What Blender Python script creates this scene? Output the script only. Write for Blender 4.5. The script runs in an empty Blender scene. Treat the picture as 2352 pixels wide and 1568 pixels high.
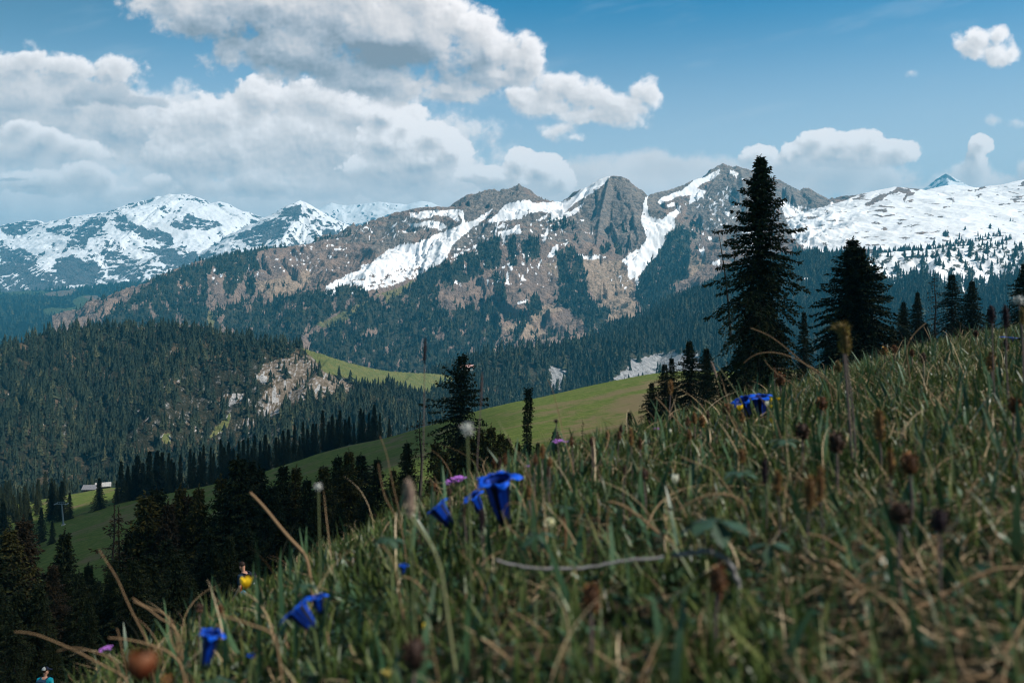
import bpy, bmesh, math, random
import numpy as np
from mathutils import Vector, Matrix

S = bpy.context.scene
COL = S.collection
F = 1960.0            # focal length in picture units (picture = 2352 x 1568 units)
CX, HY = 1176.0, 700.0

# ------------------------------------------------------------------ camera
cam_d = bpy.data.cameras.new("camera")
cam_d.sensor_width = 36.0
cam_d.lens = 30.0
cam_d.shift_y = -84.0 / 2352.0
cam_d.clip_start = 0.02
cam_d.clip_end = 60000.0
cam_d.dof.use_dof = True
cam_d.dof.focus_distance = 14.0
cam_d.dof.aperture_fstop = 6.0
cam = bpy.data.objects.new("camera", cam_d)
cam.rotation_euler = (math.radians(90), 0, 0)
COL.objects.link(cam)
S.camera = cam

# ------------------------------------------------------------------ light
SUN_AZ, SUN_EL = math.radians(104), math.radians(48)     # azimuth clockwise from the view direction (+Y)
sdir = Vector((math.sin(SUN_AZ) * math.cos(SUN_EL), math.cos(SUN_AZ) * math.cos(SUN_EL), math.sin(SUN_EL)))
sun_d = bpy.data.lights.new("sun", 'SUN')
sun_d.energy = 5.0
sun_d.angle = math.radians(0.6)
sun_d.color = (1.0, 0.955, 0.88)
sun = bpy.data.objects.new("sun", sun_d)
sun.rotation_euler = (-sdir).to_track_quat('-Z', 'Y').to_euler()
COL.objects.link(sun)

S.view_settings.view_transform = 'Standard'
S.view_settings.look = 'None'
S.view_settings.gamma = 1.0
S.view_settings.exposure = 0.46
S.cycles.use_denoising = True
S.cycles.filter_width = 1.15
S.cycles.max_bounces = 6
S.cycles.diffuse_bounces = 3
S.cycles.glossy_bounces = 2
S.cycles.transmission_bounces = 3
S.cycles.transparent_max_bounces = 6
S.cycles.volume_bounces = 0
S.cycles.use_adaptive_sampling = True
S.cycles.adaptive_threshold = 0.012

# ------------------------------------------------------------------ node helpers
class NT:
    def __init__(s, tree):
        s.t = tree; s.n = tree.nodes; s.l = tree.links
    def node(s, typ, **kw):
        nd = s.n.new(typ)
        for k, v in kw.items(): setattr(nd, k, v)
        return nd
    def put(s, sock, val):
        if isinstance(val, bpy.types.NodeSocket): s.l.new(val, sock)
        else: sock.default_value = val
    def math(s, op, a, b=None, c=None, clamp=False):
        nd = s.node('ShaderNodeMath', operation=op); nd.use_clamp = clamp
        s.put(nd.inputs[0], a)
        if b is not None: s.put(nd.inputs[1], b)
        if c is not None: s.put(nd.inputs[2], c)
        return nd.outputs[0]
    def vmath(s, op, a, b=None, c=None):
        nd = s.node('ShaderNodeVectorMath', operation=op)
        s.put(nd.inputs[0], a)
        if b is not None: s.put(nd.inputs[1], b)
        if c is not None: s.put(nd.inputs[2], c)
        return nd.outputs['Value'] if op in ('LENGTH', 'DOT_PRODUCT') else nd.outputs[0]
    def noise(s, vec, scale, detail=6, rough=0.55, dist=0.0, lac=2.0, typ='FBM'):
        nd = s.node('ShaderNodeTexNoise', noise_dimensions='3D', noise_type=typ)
        s.put(nd.inputs['Vector'], vec); nd.inputs['Scale'].default_value = scale
        nd.inputs['Detail'].default_value = detail; nd.inputs['Roughness'].default_value = rough
        nd.inputs['Distortion'].default_value = dist; nd.inputs['Lacunarity'].default_value = lac
        return nd
    def smooth(s, x, lo, hi):
        nd = s.node('ShaderNodeMapRange', interpolation_type='SMOOTHSTEP')
        s.put(nd.inputs['Value'], x); nd.inputs['From Min'].default_value = lo; nd.inputs['From Max'].default_value = hi
        return nd.outputs['Result']
    def lin(s, x, lo, hi, a=0.0, b=1.0):
        nd = s.node('ShaderNodeMapRange')
        s.put(nd.inputs['Value'], x)
        for k, v in (('From Min', lo), ('From Max', hi), ('To Min', a), ('To Max', b)): nd.inputs[k].default_value = v
        return nd.outputs['Result']
    def mix(s, fac, a, b, blend='MIX'):
        nd = s.node('ShaderNodeMix', data_type='RGBA', blend_type=blend)
        s.put(nd.inputs[0], fac)
        for sock, v in ((nd.inputs[6], a), (nd.inputs[7], b)):
            if isinstance(v, tuple) and len(v) == 3: v = (*v, 1)
            s.put(sock, v)
        return nd.outputs[2]
    def attr(s, name):
        return s.node('ShaderNodeAttribute', attribute_name=name)
    def comb(s, x, y, z):
        nd = s.node('ShaderNodeCombineXYZ')
        for k, v in enumerate((x, y, z)): s.put(nd.inputs[k], v)
        return nd.outputs[0]

def new_mat(name, rough=0.9, spec=0.2):
    m = bpy.data.materials.new(name); m.use_nodes = True
    nt = NT(m.node_tree); nt.n.clear()
    out = nt.node('ShaderNodeOutputMaterial')
    b = nt.node('ShaderNodeBsdfPrincipled')
    b.inputs['Roughness'].default_value = rough
    b.inputs['Specular IOR Level'].default_value = spec
    nt.l.new(b.outputs[0], out.inputs['Surface'])
    nt.b = b; nt.out = out
    return m, nt

# ------------------------------------------------------------------ world: Nishita sky (the cumulus field in view hangs on the sky dome below)
SKY_TINT = (0.50, 0.90, 0.93)
W = bpy.data.worlds.new("World"); S.world = W; W.use_nodes = True
w = NT(W.node_tree); w.n.clear()
wo = w.node('ShaderNodeOutputWorld'); bg = w.node('ShaderNodeBackground'); w.l.new(bg.outputs[0], wo.inputs[0])
def sky_node(nt):
    sky = nt.node('ShaderNodeTexSky', sky_type='NISHITA')
    sky.sun_disc = False; sky.sun_elevation = SUN_EL; sky.sun_rotation = SUN_AZ
    sky.altitude = 2000; sky.air_density = 1.0; sky.dust_density = 0.6; sky.ozone_density = 2.0
    return sky.outputs[0]
tcw = w.node('ShaderNodeTexCoord')
gn = w.noise(tcw.outputs['Generated'], 2.2, 4, 0.6)
fin = w.mix(w.math('MULTIPLY', w.smooth(gn.outputs[0], 0.42, 0.62), 0.8), w.mix(1.0, sky_node(w), (*SKY_TINT, 1), 'MULTIPLY'), (3.0, 3.2, 3.4))
w.l.new(fin, bg.inputs[0]); bg.inputs[1].default_value = 0.045

# ------------------------------------------------------------------ numeric noise
def _hash(ix, iy, seed):
    h = (ix.astype(np.int64) * 374761393 + iy.astype(np.int64) * 668265263 + seed * 2147483647) & 0xffffffff
    h = ((h ^ (h >> 13)) * 1274126177) & 0xffffffff
    h = ((h ^ (h >> 16)) * 2246822519) & 0xffffffff
    return (h ^ (h >> 15)) / 4294967295.0
def vnoise(x, y, seed=0):
    ix = np.floor(x); iy = np.floor(y); fx = x - ix; fy = y - iy
    a = np.empty(np.shape(x)); 
    def gr(i, j):
        an = _hash(ix + i, iy + j, seed) * 2 * np.pi
        return np.cos(an) * (fx - i) + np.sin(an) * (fy - j)
    u = fx * fx * fx * (fx * (fx * 6 - 15) + 10); v = fy * fy * fy * (fy * (fy * 6 - 15) + 10)
    return 1.4 * ((gr(0, 0) * (1 - u) + gr(1, 0) * u) * (1 - v) + (gr(0, 1) * (1 - u) + gr(1, 1) * u) * v)
def fbm(x, y, oct=5, seed=0, gain=0.5, ridged=False):
    s = 0; a = 1; t = 0
    for k in range(oct):
        n = vnoise(x * 2 ** k + 13.7 * k, y * 2 ** k - 7.1 * k, seed + k)
        if ridged: n = 1 - 2 * np.abs(n)
        s = s + a * n; t += a; a *= gain
    return s / t
def sstep(x, a, b):
    t = np.clip((x - a) / (b - a), 0, 1); return t * t * (3 - 2 * t)
def inpoly(poly, X, Y):
    r = np.zeros(X.shape, bool); n = len(poly)
    for i in range(n):
        x1, y1 = poly[i]; x2, y2 = poly[(i + 1) % n]
        if y1 == y2: continue
        c = ((y1 > Y) != (y2 > Y)) & (X < (x2 - x1) * (Y - y1) / (y2 - y1) + x1)
        r ^= c
    return r
def Z1(p): return [(x * .3418, 344.5 + y * .3418) for x, y in p]
def Z2(p): return [(746.5 + x * .3418, 315.8 + y * .3418) for x, y in p]
def Z3(p): return [(1493 + x * .3652, 315.8 + y * .3652) for x, y in p]
def Z4(p): return [(x * .3418, 689 + y * .3418) for x, y in p]
def Z5(p): return [(689 + x * .3906, 689 + y * .3906) for x, y in p]

def mesh_np(name, V, faces, attrs=None, smooth=False):
    """V (n,3), faces (m,k) ndarray of equal-size polygons or list of such arrays"""
    me = bpy.data.meshes.new(name)
    V = np.asarray(V, np.float32)
    fl = faces if isinstance(faces, list) else [faces]
    loops = np.concatenate([f.reshape(-1) for f in fl]).astype(np.int32)
    tot = np.concatenate([np.full(len(f), f.shape[1], np.int32) for f in fl])
    st = np.concatenate([[0], np.cumsum(tot)[:-1]]).astype(np.int32)
    me.vertices.add(len(V)); me.vertices.foreach_set('co', V.reshape(-1))
    me.loops.add(len(loops)); me.loops.foreach_set('vertex_index', loops)
    me.polygons.add(len(tot)); me.polygons.foreach_set('loop_start', st); me.polygons.foreach_set('loop_total', tot)
    for k, a in (attrs or {}).items():
        at = me.attributes.new(k, 'FLOAT', 'POINT'); at.data.foreach_set('value', np.asarray(a, np.float32).reshape(-1))
    me.polygons.foreach_set('use_smooth', np.full(len(tot), bool(smooth)))
    me.update(calc_edges=True)
    return me
def link(name, me, parent=None, mat=None, **props):
    o = bpy.data.objects.new(name, me); COL.objects.link(o)
    if parent is not None: o.parent = parent
    if mat is not None: me.materials.clear(); me.materials.append(mat)
    for k, v in props.items(): o[k] = v
    return o
def empty(name, loc, label, cat, group=None, rz=0.0):
    o = bpy.data.objects.new(name, None); COL.objects.link(o)
    o.location = loc; o.rotation_euler = (0, 0, rz); o.empty_display_size = 0.1
    o['label'] = label; o['category'] = cat
    if group: o['group'] = group
    return o
def grid_faces(nr, nc):
    i = np.arange(nr * nc).reshape(nr, nc)
    return np.stack([i[:-1, :-1], i[:-1, 1:], i[1:, 1:], i[1:, :-1]], -1).reshape(-1, 4)
def q2w(qx, qy, D):
    return np.array([D * (qx - CX) / F, D, D * (HY - qy) / F])

# ------------------------------------------------------------------ terrain
class Terrain: pass
def tents(X, Y, ridges):
    """height = highest of the slopes falling away from every ridge line; also distance to that line and the run along it"""
    Z = np.full(X.shape, -1e9); DI = np.zeros(X.shape); SS = np.zeros(X.shape)
    for pts, slope, p in ridges:
        s0 = 0
        W_ = [q2w(*q) for q in pts]
        for a, b in zip(W_[:-1], W_[1:]):
            d = b[:2] - a[:2]; L = math.hypot(*d)
            t = np.clip(((X - a[0]) * d[0] + (Y - a[1]) * d[1]) / (L * L), 0, 1)
            di = np.hypot(X - a[0] - t * d[0], Y - a[1] - t * d[1])
            z = a[2] + (b[2] - a[2]) * t - slope * np.maximum(di ** p * (300.0 ** (1 - p)), di)
            m = z > Z
            Z = np.where(m, z, Z); DI = np.where(m, di, DI); SS = np.where(m, s0 + t * L, SS)
            s0 += L
    return Z, DI, SS
def terrain(name, qx0, qx1, dq, near, far, nr, ridges, amp, wl, flute=0.0, floor=-700, seed=1, rowpow=1.0):
    T = Terrain()
    qx = np.arange(qx0, qx1 + dq, dq, float)
    nd = np.interp(qx, [p[0] for p in near], [p[1] for p in near]); fd = np.interp(qx, [p[0] for p in far], [p[1] for p in far])
    t = np.linspace(0, 1, nr)[:, None] ** rowpow
    D = nd[None] + t * (fd - nd)[None]
    QX = np.repeat(qx[None], nr, 0)
    X = D * (QX - CX) / F; Y = D
    if seed == 51: amp = amp * (1 - .72 * sstep(QX, 1850, 2020))
    wx = X + amp * 1.2 * fbm(X / wl / 2, Y / wl / 2, 3, seed + 50); wy = Y + amp * 1.2 * fbm(X / wl / 2, Y / wl / 2, 3, seed + 60)
    Z, DI, SS = tents(X, Y, ridges)
    Zw, DIw, SSw = tents(wx, wy, ridges)
    k = sstep(DI, 10, wl * 1.2)
    Z = Z * (1 - k) + Zw * k
    Z = Z + amp * k * fbm(X / wl, Y / wl, 6, seed, 0.5, True) - amp * 0.5 * k
    Z = Z + amp * 0.13 * (1 - k) * fbm(X / wl * 5, Y / wl * 5, 5, seed + 9, .6)
    Z = Z + amp * 0.16 * k * fbm(X / wl * 9, Y / wl * 9, 4, seed + 19, .6, True) * (1 - (.85 * sstep(QX, 1800, 1980) if seed == 51 else 0))
    if seed == 51: flute = flute * (1 - .8 * sstep(QX, 1900, 2000))
    if seed == 51 or flute: Z = Z + flute * sstep(DI, 4, 70) * (fbm(SSw / wl * 4, DIw / wl * .7, 5, seed + 77, 0.6, True) - .35)
    Z = np.maximum(Z, floor + 20 * fbm(X / 400, Y / 400, 3, 5))
    T.X, T.Y, T.Z, T.QX = X, Y, Z, QX
    T.QY = HY - F * Z / Y
    T.name = name
    gx = np.gradient(Z, axis=1) / np.maximum(np.gradient(X, axis=1), 1e-3)
    gy = np.gradient(Z, axis=0) / np.maximum(np.gradient(Y, axis=0), 1e-3)
    T.slope = np.hypot(gx, gy)
    run = np.minimum.accumulate(T.QY, axis=0)
    T.vis = T.QY - run            # 0 = visible; larger = hidden by this many units
    T.area = np.abs(np.gradient(X, axis=1) * np.gradient(Y, axis=0))
    return T
def build_terrain(T, mat, attrs, label=None, kind='structure'):
    nr, nc = T.X.shape
    V = np.stack([T.X, T.Y, T.Z], -1).reshape(-1, 3)
    me = mesh_np(T.name, V, grid_faces(nr, nc), {k: v for k, v in attrs.items()}, smooth=True)
    o = link(T.name, me, None, mat, kind=kind)
    if label: o['label'] = label
    return o
def masks(T, polys, warp=6.0, wl=40.0, seed=3):
    wx = T.QX + warp * fbm(T.QX / wl, T.QY / wl, 4, seed); wy = T.QY + warp * fbm(T.QX / wl, T.QY / wl, 4, seed + 20)
    m = np.zeros(T.X.shape)
    for pl in polys:
        w_ = 1.0
        if isinstance(pl, tuple) and isinstance(pl[1], float): pl, w_ = pl
        m = np.maximum(m, w_ * inpoly(pl, wx, wy))
    return m

# ------------------------------------------------------------------ terrain materials
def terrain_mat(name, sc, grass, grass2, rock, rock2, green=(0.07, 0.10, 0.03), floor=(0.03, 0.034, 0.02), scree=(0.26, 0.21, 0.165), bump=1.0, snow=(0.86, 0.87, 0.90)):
    m, nt = new_mat(name, 0.95, 0.05)
    geo = nt.node('ShaderNodeNewGeometry'); pos = geo.outputs['Position']
    A = lambda k: nt.attr(k).outputs['Fac']
    big = nt.noise(pos, 1 / (sc * 9), 5, 0.6).outputs[0]
    mid = nt.noise(pos, 1 / (sc * 2), 6, 0.62).outputs[0]
    fine = nt.noise(pos, 1 / (sc * .4), 5, 0.65).outputs[0]
    pstr = nt.vmath('MULTIPLY', pos, (1.0, 1.0, 3.2))
    strata = nt.noise(pstr, 1 / (sc * 1.6), 6, 0.65, 0.4).outputs[0]
    gcol = nt.mix(nt.smooth(mid, 0.36, 0.64), (*grass, 1), (*grass2, 1))
    gcol = nt.mix(nt.math('MULTIPLY', nt.smooth(fine, 0.52, 0.74), 0.55), gcol, tuple(v * 0.45 for v in grass))
    rcol = nt.mix(nt.smooth(strata, 0.34, 0.66), (*rock, 1), (*rock2, 1))
    rcol = nt.mix(nt.math('MULTIPLY', nt.smooth(fine, 0.50, 0.70), 0.6), rcol, tuple(v * 0.5 for v in rock))
    crack = nt.noise(nt.vmath('MULTIPLY', pos, (1.0, 1.0, 0.22)), 1 / (sc * .9), 6, 0.65).outputs[0]
    rcol = nt.mix(nt.math('MULTIPLY', nt.smooth(crack, 0.52, 0.64), 0.6), rcol, tuple(v * 0.38 for v in rock))
    nz = nt.math('MULTIPLY', nt.math('SUBTRACT', mid, 0.5), 0.9)
    nf = nt.math('MULTIPLY', nt.math('SUBTRACT', fine, 0.5), 0.8)
    def th(k, lo=0.38, hi=0.62, n=None):
        return nt.smooth(nt.math('ADD', nt.math('ADD', A(k), nz), nf), lo, hi)
    c = nt.mix(th('green'), gcol, nt.mix(nt.smooth(mid, 0.35, 0.65), (*green, 1), tuple(v * f for v, f in zip(green, (1.5, 1.2, 1.3)))))
    c = nt.mix(th('scree', 0.3, 0.7), c, nt.mix(nt.smooth(fine, .35, .65), (*scree, 1), tuple(v * .7 for v in scree)))
    c = nt.mix(th('rock'), c, rcol)
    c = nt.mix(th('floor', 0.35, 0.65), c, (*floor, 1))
    sn = nt.smooth(nt.math('ADD', nt.math('ADD', nt.math('ADD', A('snow'), nt.math('MULTIPLY', nz, 0.8)), nt.math('MULTIPLY', nf, 1.1)), nt.math('MULTIPLY', nt.math('SUBTRACT', 0.5, crack), 1.3)), 0.44, 0.58)
    c = nt.mix(sn, c, nt.mix(nt.smooth(big, .3, .7), (*snow, 1), tuple(v * f for v, f in zip(snow, (.90, .89, .875)))))
    nt.l.new(c, nt.b.inputs['Base Color'])
    bp = nt.node('ShaderNodeBump'); bp.inputs['Strength'].default_value = 1.0; bp.inputs['Distance'].default_value = sc * 0.95 * bump
    hgt = nt.math('ADD', nt.math('MULTIPLY', strata, 0.7), nt.math('ADD', nt.math('MULTIPLY', fine, 0.5), nt.math('MULTIPLY', crack, -0.9)))
    hgt = nt.math('MULTIPLY', hgt, nt.math('SUBTRACT', 1.0, nt.math('MULTIPLY', sn, 0.92)))
    nt.l.new(hgt, bp.inputs['Height']); nt.l.new(bp.outputs[0], nt.b.inputs['Normal'])
    return m
def zero(T): return np.zeros(T.X.shape)
def hfun(px, x): return np.interp(px, [p[0] for p in x], [p[1] for p in x])

# ------------------------------------------------------------------ far snow massif (left), 5.5 - 8 km
far_ridges = [
 ([(-500,560,8000),(-200,540,8000),(0,519,8000),(51,507,8000),(82,505,8000),(106,512,8000),(137,505,7900),(164,498,7900),(212,491,7900),(260,485,7950),(308,471,8000),(350,459,8000),(369,453,8000),(393,446,8000),(427,446,8000),(458,454,8000),(485,467,8050),(502,463,8100),(512,465,8100),(523,476,8100),(547,488,8100),(588,494,8200),(640,510,8300),(800,560,8300)], .45, 1.0),
 ([(236,506,7350),(262,540,7050),(300,565,6850),(345,592,6650),(400,622,6300),(440,640,6000)], .62, 1.0),
 ([(236,506,7350),(205,545,7000),(170,580,6700),(120,620,6400),(90,650,6200)], .62, 1.0),
 ([(236,506,7350),(232,560,6900),(225,610,6500),(205,650,6200)], .66, 1.0),
 ([(51,507,8000),(40,545,7500),(20,580,7000),(-10,620,6500)], .5, 1.0),
 ([(137,505,7900),(125,540,7500),(100,575,7100)], .55, 1.0),
 ([(403,563,6500),(370,585,6350),(330,610,6200),(290,640,6000)], .62, 1.0),
 ([(403,563,6500),(440,585,6400),(470,610,6300)], .62, 1.0),
 ([(427,446,8000),(420,500,7500),(405,530,7200)], .6, 1.0),
 ([(0,600,6300),(60,605,6200),(140,600,6200),(180,640,6000)], .5, 1.0),
 ([(400,660,7200),(500,590,7000),(545,550,6950),(590,515,6900),(620,497,6900),(660,474,6900),(676,467,6900),(690,460,6900),(703,470,6900),(722,482,6900),(745,492,6900),(790,512,6950),(850,535,7000),(1000,560,7000)], .62, 1.0),
 ([(690,460,6900),(678,505,6500),(650,545,6150),(610,590,5900)], .72, 1.0),
 ([(690,460,6900),(715,515,6500),(735,550,6200)], .72, 1.0),
 ([(590,515,6900),(560,560,6500),(520,600,6200)], .65, 1.0),
]
Tfar = terrain('mountain', -420, 1010, 2.6, [(-420,5600),(700,5600),(1010,5800)], [(-420,8400),(1010,8600)], 300, far_ridges, 60, 420, 45, seed=11)
near_blue = sstep(Tfar.QY, 600, 680)
nA = fbm(Tfar.X / 260, Tfar.Y / 260, 6, 21, 0.6); nS = fbm((Tfar.X + Tfar.Y) / 90, (Tfar.X - Tfar.Y) / 900, 4, 22)
sl = np.abs(Tfar.slope)
sn = 1.12 - 0.60 * sstep(sl, .42, .78) + .55 * nA + .75 * nS + .5 * fbm(Tfar.QX / 9 + Tfar.QY / 14, Tfar.QY / 26, 4, 29) - 0.40 * sstep(Tfar.QY, 560, 650)
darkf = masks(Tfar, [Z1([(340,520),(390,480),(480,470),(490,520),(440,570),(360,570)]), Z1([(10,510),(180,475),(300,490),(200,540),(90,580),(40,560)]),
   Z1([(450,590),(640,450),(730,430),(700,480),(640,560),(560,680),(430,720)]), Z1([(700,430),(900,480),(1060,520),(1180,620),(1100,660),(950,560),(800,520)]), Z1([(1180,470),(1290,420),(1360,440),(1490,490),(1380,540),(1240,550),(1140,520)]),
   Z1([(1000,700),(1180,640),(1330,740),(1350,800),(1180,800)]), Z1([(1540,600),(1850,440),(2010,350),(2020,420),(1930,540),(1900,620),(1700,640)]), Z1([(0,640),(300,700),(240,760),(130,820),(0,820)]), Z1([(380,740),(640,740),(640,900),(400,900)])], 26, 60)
extrasn = masks(Tfar, [Z1([(700,450),(800,540),(900,640),(1000,760),(960,800),(850,700),(740,560),(690,500)]), Z1([(60,560),(420,560),(520,600),(420,680),(200,680),(0,640)]), Z1([(780,430),(1080,330),(1400,380),(1720,450),(1560,560),(1300,660),(1100,560),(900,480)]),
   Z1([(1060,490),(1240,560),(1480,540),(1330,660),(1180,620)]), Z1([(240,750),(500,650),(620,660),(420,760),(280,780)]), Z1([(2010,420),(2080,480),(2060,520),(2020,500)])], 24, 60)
sn = sn - 0.55 * darkf + 0.30 * extrasn * (1 - .5 * darkf)  # snow cover thinned in one set of outlines, thickened in the other
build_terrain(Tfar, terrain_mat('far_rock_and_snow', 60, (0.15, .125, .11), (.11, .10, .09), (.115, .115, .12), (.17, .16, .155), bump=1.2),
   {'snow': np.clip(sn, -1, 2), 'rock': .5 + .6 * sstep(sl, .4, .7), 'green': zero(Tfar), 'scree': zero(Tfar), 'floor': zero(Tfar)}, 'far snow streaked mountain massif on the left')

# ------------------------------------------------------------------ glacier crest and pyramid peak, 11 km
Tgl = terrain('mountain', 640, 1240, 3.0, [(640,9000),(1240,9000)], [(640,11600),(1240,11600)], 110,
  [([(600,520,11000),(690,495,11000),(724,481,11000),(738,474,11000),(762,465,11000),(780,470,11000),(800,471,11000),(830,468,11000),(872,463,11000),(905,467,11000),(935,469,11000),(950,465,11000),(968,461,11000),(988,464,11000),(1005,480,11000),(1060,500,11000),(1240,560,11000)], .5, 1.0),
   ([(780,470,11000),(790,510,10300),(800,540,9800)], .6, 1.0), ([(905,467,11000),(885,510,10400),(880,540,9900)], .6, 1.0)], 60, 380, 40, seed=31)
nA = fbm(Tgl.X / 260, Tgl.Y / 260, 6, 23, .6)
far_mat = terrain_mat('glacier_snow_and_rock', 70, (.13, .12, .12), (.11, .1, .1), (.13, .135, .15), (.18, .18, .19), bump=1.0)
build_terrain(Tgl, far_mat, {'snow': np.clip(1.05 - .5 * sstep(Tgl.slope, .5, .9) + .7 * nA - .9 * sstep(Tgl.QY, 495, 530), -1, 2), 'rock': .9 + zero(Tgl), 'green': zero(Tgl), 'scree': zero(Tgl), 'floor': zero(Tgl)}, 'glacier covered crest behind the brown ridge')
Tpk = terrain('mountain', 2060, 2290, 1.6, [(2060,9500),(2290,9500)], [(2060,11800),(2290,11800)], 110,
  [([(2000,500,11000),(2085,455,11000),(2110,440,11000),(2130,428,11000),(2150,414,11000),(2163,404,11000),(2172,399,11000),(2180,402,11000),(2190,411,11000),(2203,416,11000),(2216,424,11000),(2240,440,11000),(2300,480,11000)], .75, 1.0),
   ([(2172,399,11000),(2180,430,10400),(2190,460,9900)], .9, 1.0)], 25, 200, 25, seed=37)
nA = fbm(Tpk.X / 120, Tpk.Y / 120, 6, 23, .6)
build_terrain(Tpk, far_mat, {'snow': np.clip(.55 + .9 * nA + .25 * sstep(Tpk.QX, 2150, 2200) - .35 * sstep(Tpk.QY, 425, 400), -1, 2), 'rock': .9 + zero(Tpk), 'green': zero(Tpk), 'scree': zero(Tpk), 'floor': zero(Tpk)}, 'pointed far peak above the snowfield on the right')

# ------------------------------------------------------------------ blue forested plateau left, 3 - 5 km
Tpl = terrain('hills', -420, 560, 3.2, [(-420,2700),(560,2700)], [(-420,5500),(560,5500)], 200,
  [([(-600,676,5000),(0,672,5000),(60,667,5000),(150,664,5000),(250,663,5000),(330,655,5100),(420,640,5300),(600,600,5400)], .135, 1.0),
   ([(280,690,4400),(230,720,3900),(150,760,3500)], .2, 1.0)], 22, 500, 0, seed=41)
gm = masks(Tpl, [Z1([(0,965),(150,985),(350,975),(330,950),(0,945)]), Z1([(480,1000),(620,975),(740,1030),(790,1080),(600,1110),(300,1110),(290,1060),(420,1060),(520,1050)]), Z1([(520,1160),(680,1130),(620,1170)])], 8, 30)
sc_ = masks(Tpl, [Z1([(280,970),(400,942),(520,935),(480,975),(380,985)]), Z1([(560,985),(650,975),(700,1005),(600,1005)])], 4, 20)
build_terrain(Tpl, terrain_mat('far_forest_floor', 14, (.04, .06, .03), (.05, .065, .03), (.1, .1, .1), (.1, .1, .1), green=(.08, .12, .055), floor=(.010, .016, .012), bump=2.0),  # floor colour darkened to stand for cloud shade on the plateau
   {'snow': zero(Tpl) - 1, 'rock': zero(Tpl) - 1, 'green': 1.3 * gm, 'scree': 1.3 * sc_, 'floor': 1.5 - 3 * np.maximum(gm, sc_)}, 'forested plateau across the deep valley')

# ------------------------------------------------------------------ central brown mountain chain, 1.9 - 4.3 km
crest = [(150,800,2400),(200,752,2500),(230,737,2550),(270,714,2620),(300,694,2700),(350,660,2760),(400,634,2820),(450,612,2900),(500,592,2960),(550,581,3020),(600,572,3080),(650,566,3130),(700,561,3180),(750,552,3220),(800,541,3260),(850,520,3320),(900,497,3380),(930,484,3400),(950,479,3400),(990,475,3400),(1040,474,3400),(1056,483,3420),(1062,484,3420),(1066,468,3440),(1082,452,3440),(1100,440,3460),(1118,434,3460),(1135,432,3470),(1146,438,3470),(1156,430,3480),(1166,433,3480),(1180,427,3500),(1191,421,3500),(1197,424,3500),(1207,441,3500),(1225,453,3500),(1240,458,3520),(1268,459,3520),(1275,463,3550),(1300,461,3560),(1320,450,3560),(1345,430,3540),(1370,414,3520),(1385,407,3520),(1395,404,3520),(1410,403,3520),(1428,404,3520),(1445,413,3520),(1462,430,3540),(1478,451,3560),(1484,456,3600),(1492,447,3620),(1510,441,3660),(1550,432,3720),(1590,413,3780),(1620,404,3820),(1635,390,3860),(1648,379,3880),(1660,375,3900),(1672,378,3900),(1684,381,3900),(1690,379,3900),(1715,386,3900),(1740,396,3900),(1790,412,3900),(1812,424,3900),(1838,435,3900),(1845,429,3900),(1858,431,3900),(1878,443,3900),(1905,457,3900),(1918,457,3920),(1932,459,3950),(1950,464,4000),(1965,458,4000),(1985,445,4050),(2010,438,4080),(2030,434,4100),(2055,429,4100),(2075,430,4100),(2092,437,4100),(2105,444,4120),(2115,446,4150),(2130,437,4150),(2165,427,4180),(2190,424,4200),(2210,429,4200),(2240,431,4200),(2270,427,4200),(2300,424,4200),(2352,412,4200),(2450,400,4200),(2700,390,4200)]
c1_ = [p for p in crest if p[0] <= 1062]; c2_ = [p for p in crest if 1062 <= p[0] <= 1275]; c3_ = [p for p in crest if 1275 <= p[0] <= 1484]; c4_ = [p for p in crest if 1484 <= p[0] <= 1950]; c5_ = [p for p in crest if p[0] >= 1932]
brown_ridges = [(c1_, .50, 1.0), (c2_, .58, .68), (c3_, .86, .80), (c4_, .76, .76), (c5_, .275, 1.0),
 ([(620,569,3100),(660,640,2850),(640,700,2650),(560,770,2400)], .5, 1.0),
 ([(950,479,3400),(930,560,3100),(900,620,2850),(870,700,2600),(820,800,2300)], .42, 1.0),
 ([(1110,438,3460),(1070,520,3250),(1010,575,3050),(960,640,2850),(930,740,2500),(920,830,2250)], .50, 1.0),
 ([(1191,421,3500),(1185,480,3350),(1160,545,3150),(1150,620,2900),(1120,700,2600),(1110,800,2300)], .58, .8),
 ([(1345,430,3540),(1290,500,3350),(1265,560,3150),(1270,640,2900),(1250,740,2550),(1240,820,2300)], .58, 1.0),
 ([(1400,403,3520),(1380,490,3300),(1370,560,3080),(1385,640,2850),(1390,720,2600)], .80, .85),
 ([(1445,413,3520),(1455,500,3350),(1440,580,3100),(1430,640,2900),(1440,740,2550)], .85, .85),
 ([(1660,375,3900),(1610,470,3650),(1570,560,3300),(1540,640,3000),(1490,720,2600),(1470,800,2300)], .72, 1.0),
 ([(1700,383,3900),(1715,480,3550),(1720,560,3250),(1700,640,2950)], .78, 1.0),
 ([(1815,425,3900),(1830,470,3750),(1840,500,3600)], .8, 1.0),
 ([(2270,427,4200),(2250,500,3500),(2230,560,3000),(2200,620,2600)], .25, 1.0),
 ([(600,900,2000),(900,880,2050),(1200,860,2100),(1500,820,2300)], .3, 1.0)]
Tc = terrain('mountain', 120, 2440, 2.1, [(120,1900),(1300,1950),(1600,2200),(1900,2400),(2440,2300)], [(120,2900),(500,3250),(1000,3600),(1300,3700),(1600,4000),(2000,4300),(2440,4400)], 430, brown_ridges, 62, 220, 46, seed=51)
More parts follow.
